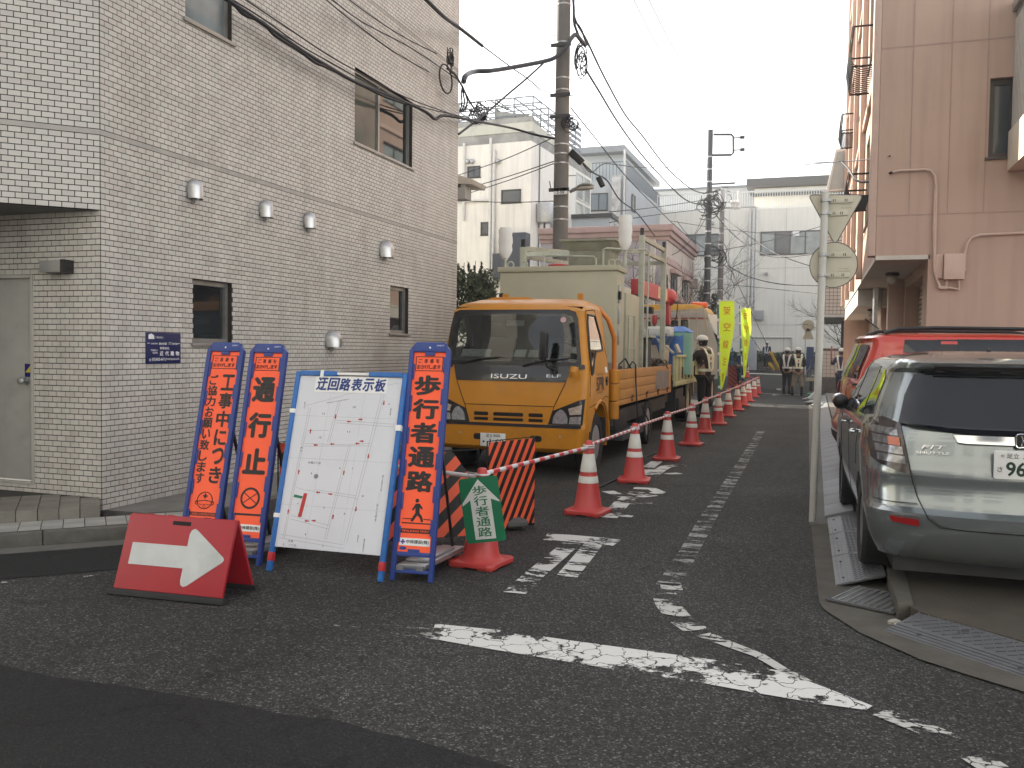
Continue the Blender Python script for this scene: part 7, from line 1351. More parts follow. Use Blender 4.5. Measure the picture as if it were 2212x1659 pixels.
for i, nm in enumerate(('nearest grey tread ramp, its end above the drain grate', 'second grey tread ramp beside the car wheel', 'third grey tread ramp, next to the sloped kerb blocks')): ramp((.165-.008*i, 6.2+.86*i, 0), (.157-.008*i, 7.05+.86*i, 0), (.31, .05, 0), .105, nm)
d_ = Vector((.986-.397, 4.752-5.282, 0)).normalized(); bk = Vector((.175, .14, 0)); a = Vector((.397, 5.282, 0))
ramp(a, a+d_*.98, bk*1.15, .095, 'long grey wedge ramp at the lower right corner, left piece'); ramp(a+d_*.985, a+d_*1.95, bk*1.15, .095, 'grey wedge ramp cut by the right edge of the picture')
gt = thing('drain_grate', 'steel drain grate set in concrete under the end of the tread ramp', 'drain grate', (.3, 5.95, 0)); o = Vector((.135, 5.8, .018)); u = (Vector((.454, 5.65, .018))-o).normalized(); v = (Vector((.13, 6.267, .018))-o).normalized(); v = (v-u*v.dot(u)).normalized(); f = Fr(o, u, v, (0, 0, 1)); Lg, Wg = .36, .42
MB().box(0, Lg, 0, Wg, -.004, -.001, f).build('pit', blk, gt, smooth=False)
for k in range(9): MB().box(k*Lg/8-.0025, k*Lg/8+.0025, 0, Wg, -.001, .012, f).build('bar', steel, gt, smooth=False)
for k in range(15): MB().box(0, Lg, k*Wg/14-.0018, k*Wg/14+.0018, -.001, .009, f).build('cross_bar', steel, gt, smooth=False)
MB().box(-.03, Lg+.03, -.03, -.006, -.002, .006, f).box(-.03, -.008, -.006, Wg, -.002, .006, f).box(Lg+.004, Lg+.03, -.006, Wg, -.002, .006, f).build('concrete_rim', M('rim_concrete', (.07, .07, .072), .9), gt)
ks = thing('kerb_end_block', 'broken brown concrete kerb block beside the drain grate', 'kerb block', (.52, 6, 0)); MB().prism([(.487, 5.5), (.575, 5.54), (.6, 6.4), (.487, 6.4)], 0, .112).build('block', fil, ks, bevel=.012)
m_ = MB()
for k in range(7): m_.ball((.5+rnd.uniform(-.05, .06), 5.42+rnd.uniform(-.03, .04), .015), .018+rnd.random()*.02, 7, (1, 1, .6))
tag(m_.build('rubble', M('rubble_white', (.35, .33, .29), .9, var=.3), None), 'small heap of broken pale mortar by the kerb block', 'rubble')['kind'] = 'stuff'
# ---- sign pole
pw = M('pole_cream', (.5, .49, .45), .5, var=.05, dirt=.1); sb_ = M('sign_back_grey', (.5, .465, .37), .5, .1, var=.06, vs_=3, dirt=.25, dcol=(.3, .27, .2))
sp = thing('sign_post', 'white road sign post with a triangular and a round sign seen from the back', 'sign post', (.02, 8.53, 0))
MB().tube([(.012, 8.53, 0), (.049, 8.53, 3.02)], .033, 16).build('post', pw, sp); MB().lathe([(.034, 3.02), (.02, 3.035)], 16, Fr((.0492, 8.53, 0))).build('cap', pw, sp)
F_ = Fr((0, 8.572, 0), (1, 0, 0), (0, 0, 1), (0, -1, 0))
def rtri(P_, r, n=4):
    out = []
    for i in range(3):
        p = Vector(P_[i]); a = (Vector(P_[i-1])-p).normalized(); c = (Vector(P_[(i+1) % 3])-p).normalized()
        for k in range(n+1): q = k/n; out.append(tuple(p+a*r*(1-q)**2+c*r*q**2))
    return out
ts_ = MB().prism(rtri([(-.1, 3.01), (.145, 2.545), (.375, 2.99)], .05), -.003, 0, F_).build('yield_sign_back', sb_, sp); MB().tube([F_(*p, -.001) for p in rtri([(-.1, 3.01), (.145, 2.545), (.375, 2.99)], .05)]+[F_(*rtri([(-.1, 3.01), (.145, 2.545), (.375, 2.99)], .05)[0], -.001)], .004, 6).build('edge', _mc['clamp_dark'], ts_)
cs_ = MB().lathe([(.205, -.003), (.205, 0)], 40, F_.at(.135, 2.365)).build('round_sign_back', sb_, sp); MB().tube([F_(.135+.205*math.cos(a), 2.365+.205*math.sin(a), -.001) for a in [k*math.pi/20 for k in range(41)]], .004, 6, False).build('edge', _mc['clamp_dark'], cs_)
for z, x1, par in ((2.945, .285, ts_), (2.83, .25, ts_), (2.455, .285, cs_), (2.27, .275, cs_)):
    MB().box(.06, x1, z-.022, z+.022, .0, .014, F_).build('channel', sb_, par, bevel=.003); b = MB()
    for x in (.12, .135, x1-.065, x1-.05): b.box(x-.003, x+.003, z-.012, z+.014, .0135, .015, F_)
    b.build('slot', dk, par); zz = z; cl_ = MB().lathe([(.037, -.015), (.04, -.013), (.04, .013), (.037, .015)], 16, Fr((.012+.0123*z, 8.53, z))).build('clamp', steel, sp); MB().box(.03+.012*z, .065+.012*z, 8.49, 8.57, z-.012, z+.012).build('clamp_lug', steel, sp)
b = MB(); put(b, '江東区 平成21年3月', F_, .185, .275, 2.872, 2.888, .0012); put(b, '交通安全施設', F_, .185, .265, 2.9, 2.912, .0012); put(b, '江東区 平成21年3月', F_, .175, .275, 2.3, 2.312, .0012); put(b, '交通安全施設', F_, .175, .265, 2.325, 2.337, .0012); b.build('lettering', M('faded_print', (.28, .27, .23), .6), sp, smooth=False)
# ================================================================ grey estate car
cg = M('car_grey_green', (.26, .29, .295), .2, .7, var=.03, vs_=2, coat=1., dirt=.0); carg = glass('car_glass', (.008, .009, .012), .015)
G0 = .09
GC = thing('grey_estate_car', 'grey-green estate car parked on the right, seen from its tail, cut by the edge', 'car', (1.17, 8, G0))
c = Hull(w_=[(.3, .76), (.42, .81), (.6, .838), (.9, .848), (1.08, .835), (1.16, .8), (1.45, .7), (1.51, .66), (1.55, .59), (1.57, .48), (1.583, .34)],
         yf=[(.3, 5.86), (.36, 5.78), (.5, 5.71), (.6, 5.7), (.625, 5.75), (.75, 5.785), (.83, 5.775), (.88, 5.79), (1.08, 5.84), (1.16, 5.885), (1.44, 6.06), (1.475, 6.0), (1.505, 5.985), (1.53, 6.06), (1.57, 6.4), (1.583, 6.7)],
         yr=[(.3, 10.), (.5, 10.12), (.75, 10.08), (.9, 9.9), (1.0, 9.5), (1.06, 9.1), (1.12, 8.9), (1.5, 8.15), (1.57, 7.7), (1.583, 7.5)],
         rf=[(.3, .2), (.6, .26), (1.1, .26), (1.45, .2), (1.6, .2), (1.615, .15)], rr=[(.3, .25), (1.0, .25), (1.2, .25), (1.6, .2), (1.615, .15)], bulge=.035, fr=Fr((1.17, 0, 0)))
sh_ = c.mesh([.3, .33, .37, .42, .48, .54, .58, .6, .612, .63, .66, .7, .76, .8, .83, .86, .9, .96, 1.02, 1.08, 1.12, 1.16, 1.2, 1.25, 1.3, 1.36, 1.4, 1.44, 1.455, 1.47, 1.49, 1.505, 1.515, 1.53, 1.545, 1.558, 1.568, 1.575, 1.58, 1.583]).build('body', cg, GC, sharp=40)
bpy.context.view_layer.update()
for sg in (-1, 1):
    for yy in (6.65, 9.2): cutcyl(sh_, (1.17+sg*.86, yy, .385), (1, 0, 0), .345, .3)
f = c.front; L_ = c.side(-1)
P2 = lambda pts: [(a-1.17, b_) for a, b_ in pts]; mir = lambda pts: [(-a, b_) for a, b_ in P2(pts)]
decal(f, P2([(.5, 1.135), (.8, 1.085), (.86, 1.08), (1.48, 1.08), (1.54, 1.085), (1.84, 1.135), (1.80, 1.3), (1.74, 1.43), (1.68, 1.455), (.66, 1.455), (.6, 1.43), (.54, 1.3)]), .006).build('rear_window', carg, GC, sharp=60)
for mp_ in (P2, mir):
    tl = decal(f, mp_([(.335, 1.0), (.352, 1.145), (.42, 1.165), (.508, 1.13), (.56, .83), (.5, .842), (.4, .875), (.35, .91)]), .006, .02, .04).build('tail_light', M('tail_dark', (.05, .04, .042), .1, .2, spec=.7), GC, sharp=60)
    for k, (z0, z1) in enumerate(((.9, .945), (.955, 1.0), (1.01, 1.055), (1.065, 1.11))): decal(f, mp_([(.385-.012*k, z0), (.535-.014*k, z0-.01), (.53-.014*k, z1-.01), (.38-.012*k, z1)]), .011, .006, .04).build('clear_lens', M('tail_clear', (.22, .22, .23), .12, .6, var=.4, vs_=30), tl)
    decal(f, mp_([(.44, 1.0), (.505, .995), (.5, 1.045), (.435, 1.05)]), .016, .006).build('amber_lens', M('amber_lens', (.5, .12, .05), .1), tl)
    decal(f, mp_([(.445, .578), (.46, .545), (.61, .53), (.6, .572)]), .006, .01).build('reflector', M('reflector_red', (.25, .008, .01), .2), GC)
seam = MB(); blkg = M('car_gap', (.004, .004, .004), .7)
def gap(surf, pts, w_=.0035, off=.0025):
    for a, b_ in zip(pts, pts[1:]):
        d_ = (Vector(b_)-Vector(a)).normalized()*w_; decal(surf, [(a[0]-d_.y, a[1]+d_.x), (b_[0]-d_.y, b_[1]+d_.x), (b_[0]+d_.y, b_[1]-d_.x), (a[0]+d_.y, a[1]-d_.x)], off, .004, .1, seam)
for q in (P2, mir): gap(f, q([(.505, 1.135), (.562, .83), (.6, .7), (.655, .58), (.72, .533), (.85, .525), (1.17, .522)]))
gap(f, P2([(.33, .66), (.42, .655), (.6, .66)]), .002)
seam.build('panel_gap', blkg, GC)
decal(f, P2([(.79, 1.078), (.815, 1.035), (.86, 1.03), (1.48, 1.03), (1.525, 1.035), (1.55, 1.078)]), .03, .03, .05).build('chrome_bar', chrome, GC, sharp=60)
em = MB().prism(rpoly(-.055, .055, -.04, .045, .02), 0, .012, Fr(f(0, 1.055, .03), (1, 0, 0), (0, 0, 1), (0, -1, 0))).build('badge', black, GC, bevel=.002); ef = Fr(f(0, 1.055, .0425), (1, 0, 0), (0, 0, 1), (0, -1, 0))
b = MB(); b.tube([ef(*p) for p in rpoly(-.052, .052, -.037, .042, .018)]+[ef(.052, -.02)], .005, 6); b.tube([ef(-.028, .033), ef(-.018, .004), ef(-.024, -.028)], .006, 6).tube([ef(.028, .033), ef(.018, .004), ef(.024, -.028)], .006, 6).tube([ef(-.018, .004), ef(.018, .004)], .006, 6); b.build('emblem', chrome, em)
b = MB(); put_on(b, 'FIT', f, .62-1.17, .745-1.17, .988, 1.01, .008, .0, shear=.6); put_on(b, 'SHUTTLE', f, .59-1.17, .775-1.17, .957, .972, .008, .0); b.build('lettering', _mc['chrome_dark'], GC, smooth=False)
decal(f, P2([(.94, 1.025), (1.40, 1.025), (1.44, .87), (1.38, .82), (.96, .82), (.9, .87)]), -.002, .004, .05).build('plate_recess', M('recess_grey', (.1, .115, .11), .3, .5), GC, sharp=60)
pf = Fr(f(-.172, .838, .022), (1, 0, 0), (0, 0, 1), (0, -1, 0)); po = MB().prism(rpoly(0, .33, 0, .165, .012), 0, .006, pf).build('number_plate', _mc['plate_white'], GC, bevel=.001)
b = MB(); put(b, '足立', pf, .065, .13, .12, .15, .0068, .01); put(b, '501', pf, .15, .25, .12, .15, .0068, .02); put(b, 'さ', pf, .018, .046, .04, .07, .0068, .01); put(b, '96-10', pf, .062, .31, .018, .1, .0068, .035); b.build('lettering', M('plate_dark_green', (.01, .03, .015), .5), po, smooth=False); MB().lathe([(.009, .006), (.008, .012)], 12, pf.at(.045, .135)).build('plate_seal', steel, po)
MB().tube([f(.1, 1.11, .03), f(.3, 1.13, .05), f(.62, 1.15, .02)], .012, 6).build('rear_wiper', black, GC)
decal(f, P2([(.7, 1.466), (1.64, 1.466), (1.63, 1.482), (.71, 1.482)]), .004, .01).build('brake_strip', _mc['tail_dark'], GC)
# left flank
for nm, pts in (('quarter_glass', [(6.2, 1.17), (6.75, 1.13), (6.8, 1.42), (6.45, 1.45), (6.32, 1.4)]), ('side_window', [(6.82, 1.13), (7.72, 1.115), (7.76, 1.5), (6.88, 1.47), (6.86, 1.42)]), ('side_window', [(7.8, 1.115), (8.8, 1.105), (8.35, 1.37), (8.15, 1.47), (7.84, 1.5)])): decal(L_, pts, .006, .01, .08).build(nm, carg, GC, sharp=60)
seam = MB(); gap(L_, [(7.76, .35), (7.78, 1.1)]); gap(L_, [(6.95, .75), (6.85, 1.1)]); gap(L_, [(8.85, .35), (8.87, 1.08)]); seam.build('door_gap', blkg, GC)
for y in (6.95, 8.0): MB().tube([L_(y, .98, .01), L_(y+.04, .98, .035), L_(y+.16, .98, .035), L_(y+.2, .98, .01)], .012, 6).build('door_handle', cg, GC)
mr = MB(); mr.ball((.3, 8.62, 1.12), 1, 14, (.07, .06, .07)); mr.build('wing_mirror', black, GC); m_ = MB(); m_.ball((.29, 8.645, 1.135), 1, 14, (.071, .045, .062)); m_.build('mirror_cap', chrome, GC); MB().tube([(.29, 8.66, 1.1), (.36, 8.7, 1.08)], .02, 6).build('mirror_foot', black, GC)
crm = M('alloy_rim', (.4, .4, .41), .3, .8)
for sg in (-1, 1):
    for yy in (6.65, 9.2): wheel(GC, (1.17+sg*.735, yy, .385), .302, .18, (sg, 0, 0), crm)
MB().box(.5, 1.85, 6.0, 9.8, .2, .32).build('underbody', chassis, GC)
MB().ball((1.17, 6.9, 1.59), .02, 8).build('aerial_foot', black, GC)
# steering wheel / seats are glimpsed only as a dark interior
# ================================================================ red suv
jr = M('suv_red', (.5, .035, .02), .22, var=.04, coat=1.)
th = R(5.5); jv = Vector((math.cos(th), math.sin(th), 0)); ju = Vector((math.sin(th), -math.cos(th), 0)); jo = Vector((.45, 10.95, 0))-ju*.9+ -jv*.12+Vector((0, 0, .07))
RJ = thing('red_suv', 'boxy red off-roader with black roof rails parked sideways behind the grey car', 'car', jo+jv*2.1+Vector((0, 0, G0)))
JF = Fr(jo, ju, jv, (0, 0, 1)); J_ = Hull(w_=[(.3, .86), (.5, .89), (1.05, .9), (1.12, .885), (1.2, .87), (1.62, .77), (1.7, .73), (1.735, .64), (1.745, .5)],
    yf=[(.3, .12), (.4, .03), (.62, .0), (.72, .06), (1.12, .1), (1.2, .12), (1.62, .27), (1.68, .25), (1.71, .3), (1.74, .5), (1.745, .7)], yr=[(.3, 4.1), (.6, 4.2), (1.0, 4.1), (1.08, 3.9), (1.13, 3.2), (1.6, 2.5), (1.7, 2.3), (1.745, 2.)],
    rf=[(.3, .15), (1.1, .14), (1.6, .12), (1.72, .12), (1.745, .1)], rr=[(.3, .3), (1.7, .2)], bulge=.03, fr=JF)
js = J_.mesh([.3, .35, .42, .52, .6, .64, .7, .74, .85, 1., 1.05, 1.09, 1.13, 1.17, 1.22, 1.3, 1.45, 1.58, 1.62, 1.65, 1.68, 1.695, 1.71, 1.725, 1.735, 1.741, 1.745]).build('body', jr, RJ, sharp=40)
bpy.context.view_layer.update()
for yy in (.85, 3.4): cutcyl(js, JF(.95, yy, .43), ju, .4, .3)
jf = J_.front; jside = J_.side(1)
decal(jf, [(-.68, 1.2), (.68, 1.2), (.6, 1.56), (.55, 1.6), (-.55, 1.6), (-.6, 1.56)], .006).build('rear_window', carg, RJ, sharp=60)
for sg in (-1, 1):
    o_ = decal(jf, [(sg*x, z) for x, z in rpoly(.6, .86, .9, 1.14, .04)][::sg], .01, .02, .05).build('tail_light', black, RJ, sharp=60); decal(jf, [(sg*x, z) for x, z in rpoly(.635, .825, .935, 1.105, .03)][::sg], .018, .01, .05).build('red_lens', M('lens_red', (.45, .02, .015), .1), o_)
    decal(jf, [(sg*x, z) for x, z in rpoly(.66, .8, .96, 1.08, .02)][::sg], .022, .006, .05).build('clear_lens', lens, o_)
decal(jf, [(-.8, .33), (.8, .33), (.85, .52), (-.85, .52)], .012, .02).build('bumper_lower', black, RJ)
for pts in ([(.6, 1.2), (1.0, 1.19), (1.05, 1.66), (.66, 1.66)], [(1.25, 1.19), (1.98, 1.17), (1.95, 1.67), (1.22, 1.67)], [(2.05, 1.17), (3.0, 1.15), (2.6, 1.58), (2.42, 1.66), (2.02, 1.67)]): decal(jside, pts, .006, .01, .1).build('side_window', carg, RJ, sharp=60)
decal(jside, [(1.0, 1.19), (1.27, 1.19), (1.24, 1.665), (1.0, 1.665)], .003, .01, .1).build('pillar_trim', black, RJ)
for sg in (1, -1): MB().tube([JF(sg*.68, .45, 1.735), JF(sg*.68, .6, 1.785), JF(sg*.68, 1.0, 1.8), JF(sg*.68, 2.2, 1.79), JF(sg*.68, 2.45, 1.74)], .022, 8).build('roof_rail', black, RJ)
MB().tube([JF(0, .5, 1.80), JF(0, .33, 1.93)], .008, 6).build('aerial', black, RJ)
for sg in (1, -1):
    for yy in (.85, 3.4): wheel(RJ, JF(sg*.78, yy, .39), .36, .2, ju*sg, crm)
decal(jf, [(-.09, .8), (.09, .8), (.09, .83), (-.09, .83)], .006).build('badge', chrome, RJ)
# ================================================================ people
skin = M('skin', (.32, .19, .13), .55, var=.05); helm = M('helmet_white', (.6, .6, .55), .3, var=.05); refl = M('vest_white', (.66, .66, .62), .5, var=.04); vband = M('vest_yellow_white', (.66, .68, .5), .5)
def grow(name, joints, edges, mat, parent, sub=1, root=0):
    "one continuous body from joints with radii"
    im = rootmat(parent).inverted(); me = bpy.data.meshes.new(name); me.from_pydata([tuple(im @ Vector(j[:3])) for j in joints], edges, []); o = bpy.data.objects.new(name, me); col.objects.link(o)
    md = o.modifiers.new('skin', 'SKIN'); md.use_smooth_shade = True
    for i, j in enumerate(joints): s_ = me.skin_vertices[0].data[i]; r_ = j[3]; s_.radius = r_ if isinstance(r_, tuple) else (r_, r_); s_.use_root = i == root
    s2 = o.modifiers.new('sub', 'SUBSURF'); s2.levels = s2.render_levels = sub
    bpy.context.view_layer.update(); dg = bpy.context.evaluated_depsgraph_get(); dg.update(); m2 = bpy.data.meshes.new_from_object(o.evaluated_get(dg)); o.modifiers.clear(); o.data = m2; m2.name = name; m2.materials.clear(); m2.materials.append(mat)
    m2.polygons.foreach_set('use_smooth', [True]*len(m2.polygons)); o.parent = parent; return o
def person(label, loc, face, H, jacket, trousers, boots, arms, helmet=helm, vest=True, lean=0., stance=.1, coat=False, headturn=0., group=None, legs=None, vestmark=True):
    """face: heading angle (0 = +X). arms: two lists of (forward, side, up) for elbow, wrist; body frame is forward, left, up"""
    t = thing('person', label, 'person', loc); s = H/1.75; F = Vector((math.cos(face), math.sin(face), 0)); Lf = Vector((-F.y, F.x, 0)); O = Vector(loc)
    def q(f_, l_, z): f_ += lean*max(0, z-.95); return O+(F*f_+Lf*l_+Vector((0, 0, z)))*s
    def j(f_, l_, z, r_): return (*q(f_, l_, z), (r_[0]*s, r_[1]*s) if isinstance(r_, tuple) else r_*s)
    a = stance; lg = legs or ((0, a), (0, -a))
    J = [j(0, 0, .95, .13), j(0, 0, 1.18, .12), j(0, 0, 1.38, .15), j(0, 0, 1.47, .06), j(.01, 0, 1.53, .05), j(.02, 0, 1.62, .082), j(.02, 0, 1.68, .07)]
    E = [(0, 1), (1, 2), (2, 3), (3, 4), (4, 5), (5, 6)]
    ex = []
    for sg, (lf, ll) in ((1, lg[0]), (-1, lg[1])):
        b0 = len(J); J += [j(0, sg*.09, .88, .1), j(lf*.4+.02, (sg*.09+ll)/2, .5, .062), j(lf, ll, .12, .045), j(lf+.13, ll, .04, .038)]; E += [(0, b0), (b0, b0+1), (b0+1, b0+2), (b0+2, b0+3)]
    hands = []
    for sg, arm in ((1, arms[0]), (-1, arms[1])):
        b0 = len(J); (ef, el, ez), (wf, wl, wz) = arm; J += [j(0, sg*.18, 1.4, .06), j(ef, sg*.18+el, ez, .045), j(wf, sg*.18+wl, wz, .032)]; E += [(2, b0), (b0, b0+1), (b0+1, b0+2)]
        pw_, pe = Vector(J[-1][:3]), Vector(J[-2][:3]); d_ = (pw_-pe).normalized(); J += [(*(pw_+d_*.06*s), .034*s)]; E += [(b0+2, b0+3)]; hands.append((pw_+d_*.07*s, d_))
    grow('body', J, E, skin, t)
    hm_ = MB()
    for hp_, d_ in hands:                                    # five bent fingers on each hand
        sdv = d_.cross(Vector((0, 0, 1))); sdv = sdv.normalized() if sdv.length > .1 else Lf; dn = d_.cross(sdv).normalized()
        for k in range(4): b_ = hp_+sdv*(k-1.5)*.019*s; l_ = (.065, .075, .07, .055)[k]*s; hm_.tube([b_, b_+d_*l_*.55, b_+d_*l_*.85+dn*l_*.35], [.009*s, .008*s, .006*s], 6)
        b_ = hp_-d_*.03*s-sdv*.035*s; hm_.tube([b_, b_-sdv*.02*s+d_*.03*s, b_-sdv*.015*s+d_*.055*s], [.01*s, .009*s, .007*s], 6)
    hm_.build('fingers', skin, t)
    # face : nose, eyes, mouth, ears on the front of the head
    hc = q(.02, 0, 1.62); ht = face+headturn; hF = Vector((math.cos(ht), math.sin(ht), 0)); hL = Vector((-hF.y, hF.x, 0)); fm_ = MB(); fm_.ball(hc+hF*.1*s+Vector((0, 0, -.01*s)), .017*s, 8)
    for sg in (1, -1): fm_.ball(hc+hL*sg*.085*s+Vector((0, 0, -.01*s)), .022*s, 8, (.6, .6, 1))
    fm_.build('nose_and_ears', skin, t); em_ = MB()
    for sg in (1, -1): em_.ball(hc+hF*.084*s+hL*sg*.032*s+Vector((0, 0, .018*s)), .009*s, 8)
    em_.box(-.022*s, .022*s, -.003*s, .003*s, 0, .004, Fr(hc+hF*.083*s+Vector((0, 0, -.05*s)), hL, (0, 0, 1), hF)); em_.build('eyes_and_mouth', M('eye_dark', (.02, .015, .012), .4), t)
    # clothes
    JJ = [j(0, 0, .84 if not coat else .62, .155 if not coat else .19), j(0, 0, 1.0, .15), j(0, 0, 1.2, .145), j(-.01, 0, 1.38, .165), j(0, 0, 1.46, .09)]; EE = [(0, 1), (1, 2), (2, 3), (3, 4)]
    for sg, arm in ((1, arms[0]), (-1, arms[1])):
        b0 = len(JJ); (ef, el, ez), (wf, wl, wz) = arm; JJ += [j(0, sg*.19, 1.4, .078), j(ef, sg*.18+el, ez, .062), j(wf, sg*.18+wl, wz, .048)]; EE += [(3, b0), (b0, b0+1), (b0+1, b0+2)]
    grow('jacket', JJ, EE, jacket, t)
    TJ = [j(0, 0, .93, .14)]; TE = []; BJ = []
    for sg, (lf, ll) in ((1, lg[0]), (-1, lg[1])): b0 = len(TJ); TJ += [j(0, sg*.09, .84, .115), j(lf*.4+.02, (sg*.09+ll)/2, .5, .085), j(lf, ll, .3 if boots else .12, .075)]; TE += [(0, b0), (b0, b0+1), (b0+1, b0+2)]
    grow('trousers', TJ, TE, trousers, t)
    for sg, (lf, ll) in ((1, lg[0]), (-1, lg[1])):
        top = .4 if boots else .16; grow('boot', [j(lf, ll, top, .066), j(lf, ll, .12, .056), j(lf-.01, ll, .05, .055), j(lf+.15, ll, .035, .042)], [(0, 1), (1, 2), (2, 3)], M('boot_black', (.012, .012, .013), .45), t)
    if helmet:
        h_ = q(.015, 0, 1.665); pr = [(.112*s, 0), (.122*s, .004*s), (.118*s, .04*s), (.1*s, .085*s), (.06*s, .115*s), (.004*s, .125*s)]
        ho = MB().lathe([(r_, z) for r_, z in pr], 20, Fr(h_, hF, hL, (0, 0, 1)), 1.12, .98).build('helmet', helmet, t, sharp=60); MB().lathe([(.124*s, -.004*s), (.124*s, .01*s)], 20, Fr(h_+hF*.03*s, hF, hL, (0, 0, 1)), 1.15, .9).build('helmet_brim', helmet, ho)
        MB().tube([h_+(hF*math.cos(a)*.132+hL*math.sin(a)*.12)*s+Vector((0, 0, .012*s)) for a in [k*math.pi/10 for k in range(21)]], .008*s, 5, False).build('helmet_strap', black, ho)
        MB().lathe([(.086*s, -.11*s), (.1*s, -.03*s), (.1*s, 0)], 16, Fr(h_-hF*.02*s, hF, hL, (0, 0, 1)), 1, .95).build('hair', M('hair_black', (.012, .01, .009), .7), t)
    if vest:
        vo = MB(); cz = 1.03
        ringp = [q(.16*math.cos(a)*1.0, .185*math.sin(a), cz) for a in [k*math.pi/10 for k in range(21)]]
        for p0_, p1_ in zip(ringp, ringp[1:]): vo.quad(p0_-Vector((0, 0, .03*s)), p1_-Vector((0, 0, .03*s)), p1_+Vector((0, 0, .03*s)), p0_+Vector((0, 0, .03*s)))
        def strap(pts, w0, w1):
            for i in range(len(pts)-1):
                a_, b_ = pts[i], pts[i+1]; wa = w0+(w1-w0)*i/(len(pts)-1); wb = w0+(w1-w0)*(i+1)/(len(pts)-1); vo.quad(a_-Lf*wa*s, b_-Lf*wb*s, b_+Lf*wb*s, a_+Lf*wa*s)
        for sg in (1, -1):
            strap([q(-.175, sg*.05, 1.04), q(-.185, sg*.07, 1.2), q(-.185, sg*.1, 1.36), q(-.12, sg*.12, 1.5), q(-.02, sg*.13, 1.535), q(.1, sg*.12, 1.5), q(.175, sg*.1, 1.38), q(.175, sg*.07, 1.2), q(.165, sg*.04, 1.04)], .035, .028)
        vo.build('safety_vest', vband if vestmark else refl, t, sharp=70)
        if vestmark: bp_ = MB(); bp_.box(-.085*s, .085*s, 1.2*s, 1.38*s, -.002, 0, Fr(O+F*(lean*.35-.186)*s, -Lf, (0, 0, 1), -F)).build('vest_back_panel', vband, t); MB().prism([(0, 1.24*s), (.03*s, 1.28*s), (.0, 1.33*s), (-.03*s, 1.28*s)], .001, .004, Fr(O+F*(lean*.35-.186)*s, -Lf, (0, 0, 1), -F)).build('vest_mark', M('vest_mark_red', (.3, .03, .05), .5), t)
    return t, q
jb = M('jacket_brown', (.03, .022, .02), .8, var=.2, vs_=8, bump=.5, bs=14); jn = M('jacket_navy', (.012, .022, .075), .75, var=.15, vs_=8, bump=.5, bs=14); jk = M('jacket_black', (.014, .014, .016), .8, var=.15, bump=.5, bs=14); tk_ = M('trousers_black', (.012, .013, .014), .8, var=.2, bump=.6, bs=12); tg_ = M('trousers_beige', (.2, .17, .125), .85, var=.15, vs_=9, bump=.6, bs=14)
down = ((.0, .07, 1.12), (.08, .06, .9))
person('worker in brown jacket, white helmet and reflective vest leaning on the truck side', (-2.3, 19.75, .12), R(150), 1.78, jb, tk_, True, (((.18, .08, 1.22), (.42, .02, 1.28)), ((.22, -.05, 1.2), (.44, .0, 1.3))), lean=.1, headturn=R(20))
person('worker in dark jacket and black trousers, left of the pair standing with backs turned', (-1.0, 34.9, 0), R(80), 1.74, jk, tk_, True, (down, ((.12, -.03, 1.15), (.25, .02, 1.1))), vestmark=False)
person('worker in beige trousers and tall black boots, right of the pair with backs turned', (-.6, 34.2, 0), R(95), 1.76, jk, tg_, True, (((.1, .1, 1.13), (.28, .0, 1.08)), ((.1, -.08, 1.13), (.28, .0, 1.08))), stance=.14, legs=((.02, .17), (0, -.15)))
p = aY(W6(1155, 985), 57.); person('far worker in a long blue coat facing the camera in front of the factory', (p.x, 57., .58), R(-95), 1.7, jn, tk_, False, (((.02, .05, 1.13), (.1, -.05, .95)), ((.02, -.05, 1.13), (.1, .05, .95))), coat=True, vestmark=False)
p = aY(W6(880, 900), 38.5); person('blue coated worker half hidden behind the second banner', (p.x, 38.5, .06), R(-60), 1.66, jn, jn, True, (down, ((.15, -.02, 1.15), (.3, .02, 1.05))), coat=True, vestmark=False, lean=.12)
pt, q = person('worker in blue coat holding a red baton, between sign post and red car', (.86, 32.5, .0), R(-100), 1.74, jn, tk_, True, (((.05, .1, 1.15), (.18, .1, 1.0)), ((.1, -.1, 1.2), (.22, -.1, 1.32))), coat=True, vestmark=False)
h = q(.25, -.3, 1.34); bt = thing('signal_baton', 'red signal baton held upright by the worker beside the red car', 'baton', h); MB().tube([h-Vector((0, 0, .15)), h+Vector((0, 0, .02))], .016, 8).build('grip', black, bt); MB().tube([h+Vector((0, 0, .021)), h+Vector((0, 0, .5))], .02, 8).build('tube', M('baton_red', (.5, .03, .03), .3), bt)
# ================================================================ plants
leafm = [M('leaf_dark', (.02, .035, .013), .6, var=.3), M('leaf_mid', (.045, .065, .024), .6, var=.3), M('leaf_pale', (.1, .12, .05), .6, var=.3)]; bark = M('bark', (.07, .055, .045), .9, var=.3)
def foliage(c, rad, n_, size, name='crown', seed=1, parent=None, lumps=9):
    rr = random.Random(seed); m_ = MB(); c = Vector(c); L_ = [(Vector((rr.uniform(-.75, .75)*rad[0], rr.uniform(-.75, .75)*rad[1], rr.uniform(-.8, .8)*rad[2])), rr.uniform(.3, .55)) for _ in range(lumps)]
    for i in range(n_):
        l_, s_ = rr.choice(L_); d_ = Vector((rr.gauss(0, 1), rr.gauss(0, 1), rr.gauss(0, 1))).normalized(); p_ = c+l_+Vector((d_.x*rad[0], d_.y*rad[1], d_.z*rad[2]))*s_*rr.random()**.35
        u = Vector((rr.gauss(0, 1), rr.gauss(0, 1), rr.gauss(0, 1))).normalized(); v = u.orthogonal().normalized(); a = size*rr.uniform(.6, 1.3); m_.k = rr.choice((0, 0, 0, 1, 1, 2)); m_.quad(p_-u*a, p_+v*a*.45, p_+u*a, p_-v*a*.45)
    o = m_.build(name, leafm, parent, smooth=False); return o
